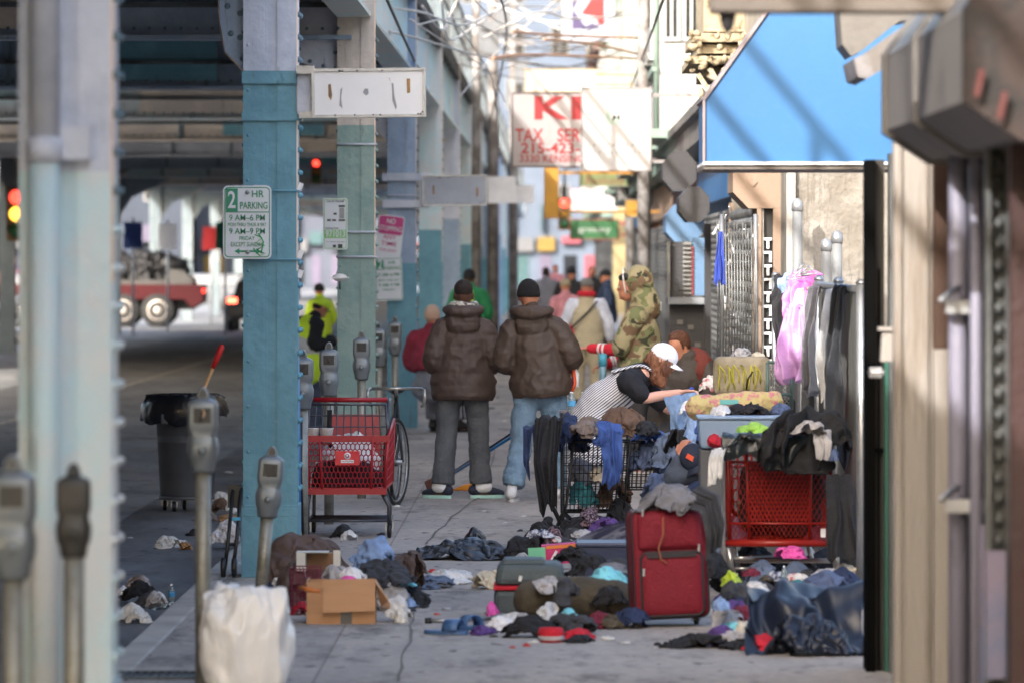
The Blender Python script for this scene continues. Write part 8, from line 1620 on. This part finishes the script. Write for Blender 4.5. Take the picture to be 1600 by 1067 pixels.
# ---------------------------------------------------------------- litter
LIT = [('cup', wpl, 238, 928, 262, 950, 33, 'white paper cup lying beside the gutter bottles', 'cup'), ('rag', C['charcoal_cotton'], 204, 930, 262, 950, 33, 'charcoal rag under the cups in the nearest gutter heap', 'rag'), ('paper', paper, 196, 955, 240, 975, 33, 'second torn paper sheet at the front of the gutter heap', 'paper'), ('bag', wpl, 345, 820, 375, 862, 38, 'clear white bag full of scraps against the column base', 'bag'), ('rag', C['taupe_cloth'], 300, 800, 345, 815, 44, 'taupe rag in the gutter beside the bin wheels', 'rag'), ('carton', M('tan_wrapper', c(170,130,90), .7), 340, 806, 372, 820, 43, 'tan cardboard scrap by the hand truck', 'carton'), ('paper', paper, 262, 845, 300, 856, 38.3, 'second white sheet lying in the gutter', 'paper'),('paper', paper, 238, 840, 282, 858, 38.5, 'flat white paper sheets in the gutter before the bin', 'paper'), ('plastic_bowl', wpl, 330, 815, 368, 836, 41, 'white dish like wrapper beside the small hand truck', 'wrapper'), ('paper_bag', wpl, 322, 832, 374, 858, 38.3, 'crumpled pale bag in the gutter behind the tall meter', 'bag'), ('wrapper', paper, 332, 772, 362, 795, 46, 'white wrappers in the gutter behind the wheeled bin', 'wrapper'), ('rag', C['brown_canvas'], 328, 782, 356, 806, 44.5, 'brown rag in the gutter near the bin', 'rag'),
       ('rag', C['black_cotton'], 288, 826, 330, 838, 40.5, 'thin black rag in the gutter', 'rag'), ('paper_bag', paper, 352, 790, 372, 822, 43, 'white bag against the column foot', 'bag'), ('bag', C['black_cotton'], 185, 912, 250, 944, 34.0, 'black bag in the nearest gutter heap', 'bag'), ('wrapper', M('pale_film', c(176,166,160), .4, colr2=c(120,100,90), vs=8), 190, 902, 238, 925, 34.8, 'brownish film wrapper on top of the nearest gutter heap', 'wrapper'), ('paper', paper, 176, 946, 234, 972, 32.6, 'torn white paper in the nearest gutter heap', 'paper'),
       ('cup', wpl, 176, 918, 206, 936, 34.2, 'white paper cup crushed in the nearest gutter heap', 'cup'), ('wrapper', C['pale_grey_cloth'], 226, 930, 258, 966, 33.2, 'grey plastic tray in the nearest gutter heap', 'tray'), ('wrapper', M('tan_wrapper', c(170,130,90), .7), 280, 848, 302, 860, 38.6, 'small tan carton in the gutter', 'carton')]
for k, (n_, m_, a, b, cc, d, Y, lb, ct) in enumerate(LIT):
    w_ = (cc-a)*Y/F; z1 = Z(b, Y); Yg_ = F*(H+.15)/(d-VY); h_ = max(.04, (d-b)*Yg_/F*1.15); w_ *= 1.15; o = heap(n_, m_, (X((a+cc)/2, Yg_), Yg_+w_*.3, -.148), (w_, w_*.7, h_), lb, ct, 60+k)
t = bottle('clear water bottle with blue label standing in the gutter heap', 268, 912, 944, F*2.15/(944-398)); t.location.z = -.15
t = bottle('second clear bottle lying across the gutter heap', 240, 930, 962, 33.9, lie=(R(80), 0, R(60)), lb=False); t.location.z = -.10
rnd = random.Random(77); protos = []
for k in range(4):
    mb = MB().m([paper, C['pale_grey_cloth'], C['charcoal_cotton'], M('red_scrap', c(200,60,50), .6)][k]); heap_mesh(mb, (0,0,0), (.07,.045,.012), 80+k, n=12, amp=1.2); protos.append(mb.mesh('litter_scrap'))
for k in range(150):
    py = 398+1/(rnd.uniform(1/640, 1/150)); Y = F*2/(py-398); x = rnd.uniform(-1.5, 1.45); q = rnd.choices((0,1,2,3), (5,3,4,1))[0]
    st_ = rnd.random() < .3
    if st_: x = rnd.uniform(-4.2, -2.45)
    o = bpy.data.objects.new('litter_scrap', protos[q]); col.objects.link(o); o.location = (x, Y, -.149 if st_ else .001); o.rotation_euler = (0, 0, rnd.uniform(0, 6.3)); s_ = rnd.uniform(.35, 1.5); o.scale = (s_, s_, s_)
    tag(o, ['tiny scrap of white paper trodden on the ground', 'tiny scrap of pale grey film on the ground', 'tiny dark scrap of rag on the ground', 'tiny red scrap of packaging on the ground'][q], 'litter', ['white paper scraps', 'pale grey scraps', 'dark scraps', 'red scraps'][q])

FILL = [('jacket', 'charcoal_cotton', 1128, 905, 1215, 940, 31.4, 'charcoal jacket spread at the front of the pile under the cart'), ('shirt', 'denim_dark', 1240, 890, 1335, 930, 31.0, 'slate shirt spread just behind the navy sheet'), ('hoodie', 'black_cotton', 1140, 845, 1215, 885, 34.2, 'black hoodie lump behind the chrome cart leg'), ('jeans', 'charcoal_cotton', 1260, 850, 1340, 890, 34.4, 'charcoal jeans at the fence foot behind the cart'),
        ('shirt', 'purple_cloth', 1120, 925, 1165, 955, 30.2, 'purple shirt poking out beside the red suitcase'), ('towel', 'pale_grey_cloth', 1118, 945, 1160, 975, 29.8, 'grey towel at the foot of the chrome leg'), ('sweater', 'navy_cloth', 850, 905, 930, 945, 31.1, 'navy sweater wedged between suitcase and duffel bag'), ('jeans', 'denim_dark', 900, 895, 1000, 935, 31.2, 'slate jeans spread beneath the cyan shirt'), ('jacket', 'black_cotton', 860, 850, 930, 885, 34.0, 'black jacket spread behind the grey suitcase'),
        ('shirt', 'charcoal_cotton', 940, 870, 1000, 900, 33.0, 'charcoal shirt behind the left shoulder of the red suitcase'), ('blanket', 'black_cotton', 870, 800, 1000, 842, 39.2, 'black blanket spread on the ground under the wire cart'), ('skirt', 'leop', 905, 790, 940, 825, 39.0, 'speckled skirt lying under the wire cart'), ('jeans', 'denim_dark', 1000, 735, 1075, 800, 39.4, 'slate jeans slumping behind the red suitcase'), ('jacket', 'navy_cloth', 1060, 745, 1120, 830, 35.5, 'navy jacket slumping right behind the red suitcase'),
        ('jacket', 'blue_grey_cotton', 1070, 790, 1140, 880, 33.6, 'blue grey jacket filling the gap between red suitcase and cart'), ('coat', 'black_cotton', 1100, 850, 1150, 930, 32.4, 'black coat low between red suitcase and chrome leg'), ('rag', 'white_cotton', 842, 940, 870, 958, 30.3, 'small white rag on the side of the grey suitcase'), ('jacket', 'charcoal_cotton', 560, 880, 650, 918, 32.0, 'dark grey jacket spread at the right of the cardboard box'),
        ('shirt', 'brown_nylon', 430, 870, 480, 922, 32.2, 'brown nylon sleeve lying left of the red wire crate'), ('shirt', 'grey_fleece', 770, 960, 812, 975, 30.8, 'grey rag behind the small white plastic bag'), ('shirt', 'blue_grey_cotton', 640, 898, 700, 915, 34.0, 'blue grey cloth edge under the thin white garment')]
for k, (n_, m_, a, b, cc, d, Y, lb) in enumerate(FILL): H_(n_, C.get(m_, leop), a, b, cc, d, Y, lb, n_, 200+k, .45)

rnd = random.Random(123); cols_ = [('white', C['white_cotton']), ('pale grey', C['pale_grey_cloth']), ('cream', C['cream_cloth']), ('sky blue', C['light_blue_shirt']), ('turquoise', C['cyan_cotton']), ('black', C['black_cotton']), ('navy', C['navy_cloth']), ('wine red', cloth('wine_cloth', 110, 30, 50)), ('olive', C['olive_bag']), ('striped', M('striped_cloth', c(200,200,206), .85, colr2=c(50,60,90), vs=30, mix=.5, stretch=(1,.1,1), bump=.3)), ('flowered', _m['red_flower_print']), ('slate', C['charcoal_cotton'])]
spots = [('at the front of the suitcase heap', 800, 960, 965, 985, 30.3), ('between the red suitcase and the navy sheet', 1120, 1170, 935, 985, 29.7), ('on the bedding under the orange red cart', 1150, 1330, 895, 925, 32.3), ('in front of the wire cart legs', 840, 980, 838, 862, 36.9), ('around the cardboard box', 590, 650, 915, 945, 31.9)]
for q, (where, xa, xb, ya, yb, Y) in enumerate(spots):
    for k in range(6 if q in (1, 4) else 9):
        nm, mt_ = cols_[(k+q*3) % len(cols_)]; px = xa+(xb-xa)*(k+.5)/(6 if q in (1, 4) else 9)+rnd.uniform(-8, 8); py = rnd.uniform(ya, yb); ww = rnd.uniform(26, 52); hh = rnd.uniform(10, 22)
        H_('garment', mt_, px-ww/2, py-hh, px+ww/2, py, Y+rnd.uniform(-.3, .5), 'small crumpled %s garment %s' % (nm, where), 'garment', 300+q*20+k, .2)
for k in range(60):
    px = rnd.uniform(610, 1330); py = rnd.uniform(850, 1025) if px > 700 else rnd.uniform(870, 960); Y = F*2/(py-398)
    o = bpy.data.objects.new('litter_scrap', protos[rnd.choice((0,0,1,2,3))]); col.objects.link(o); o.location = (X(px, Y), Y, .001); o.rotation_euler = (0, 0, rnd.uniform(0, 6)); s_ = rnd.uniform(.5, 1.6); o.scale = (s_,)*3; q = protos.index(o.data)
    tag(o, ['tiny scrap of white paper trodden on the ground', 'tiny scrap of pale grey film on the ground', 'tiny dark scrap of rag on the ground', 'tiny red scrap of packaging on the ground'][q], 'litter', ['white paper scraps', 'pale grey scraps', 'dark scraps', 'red scraps'][q])
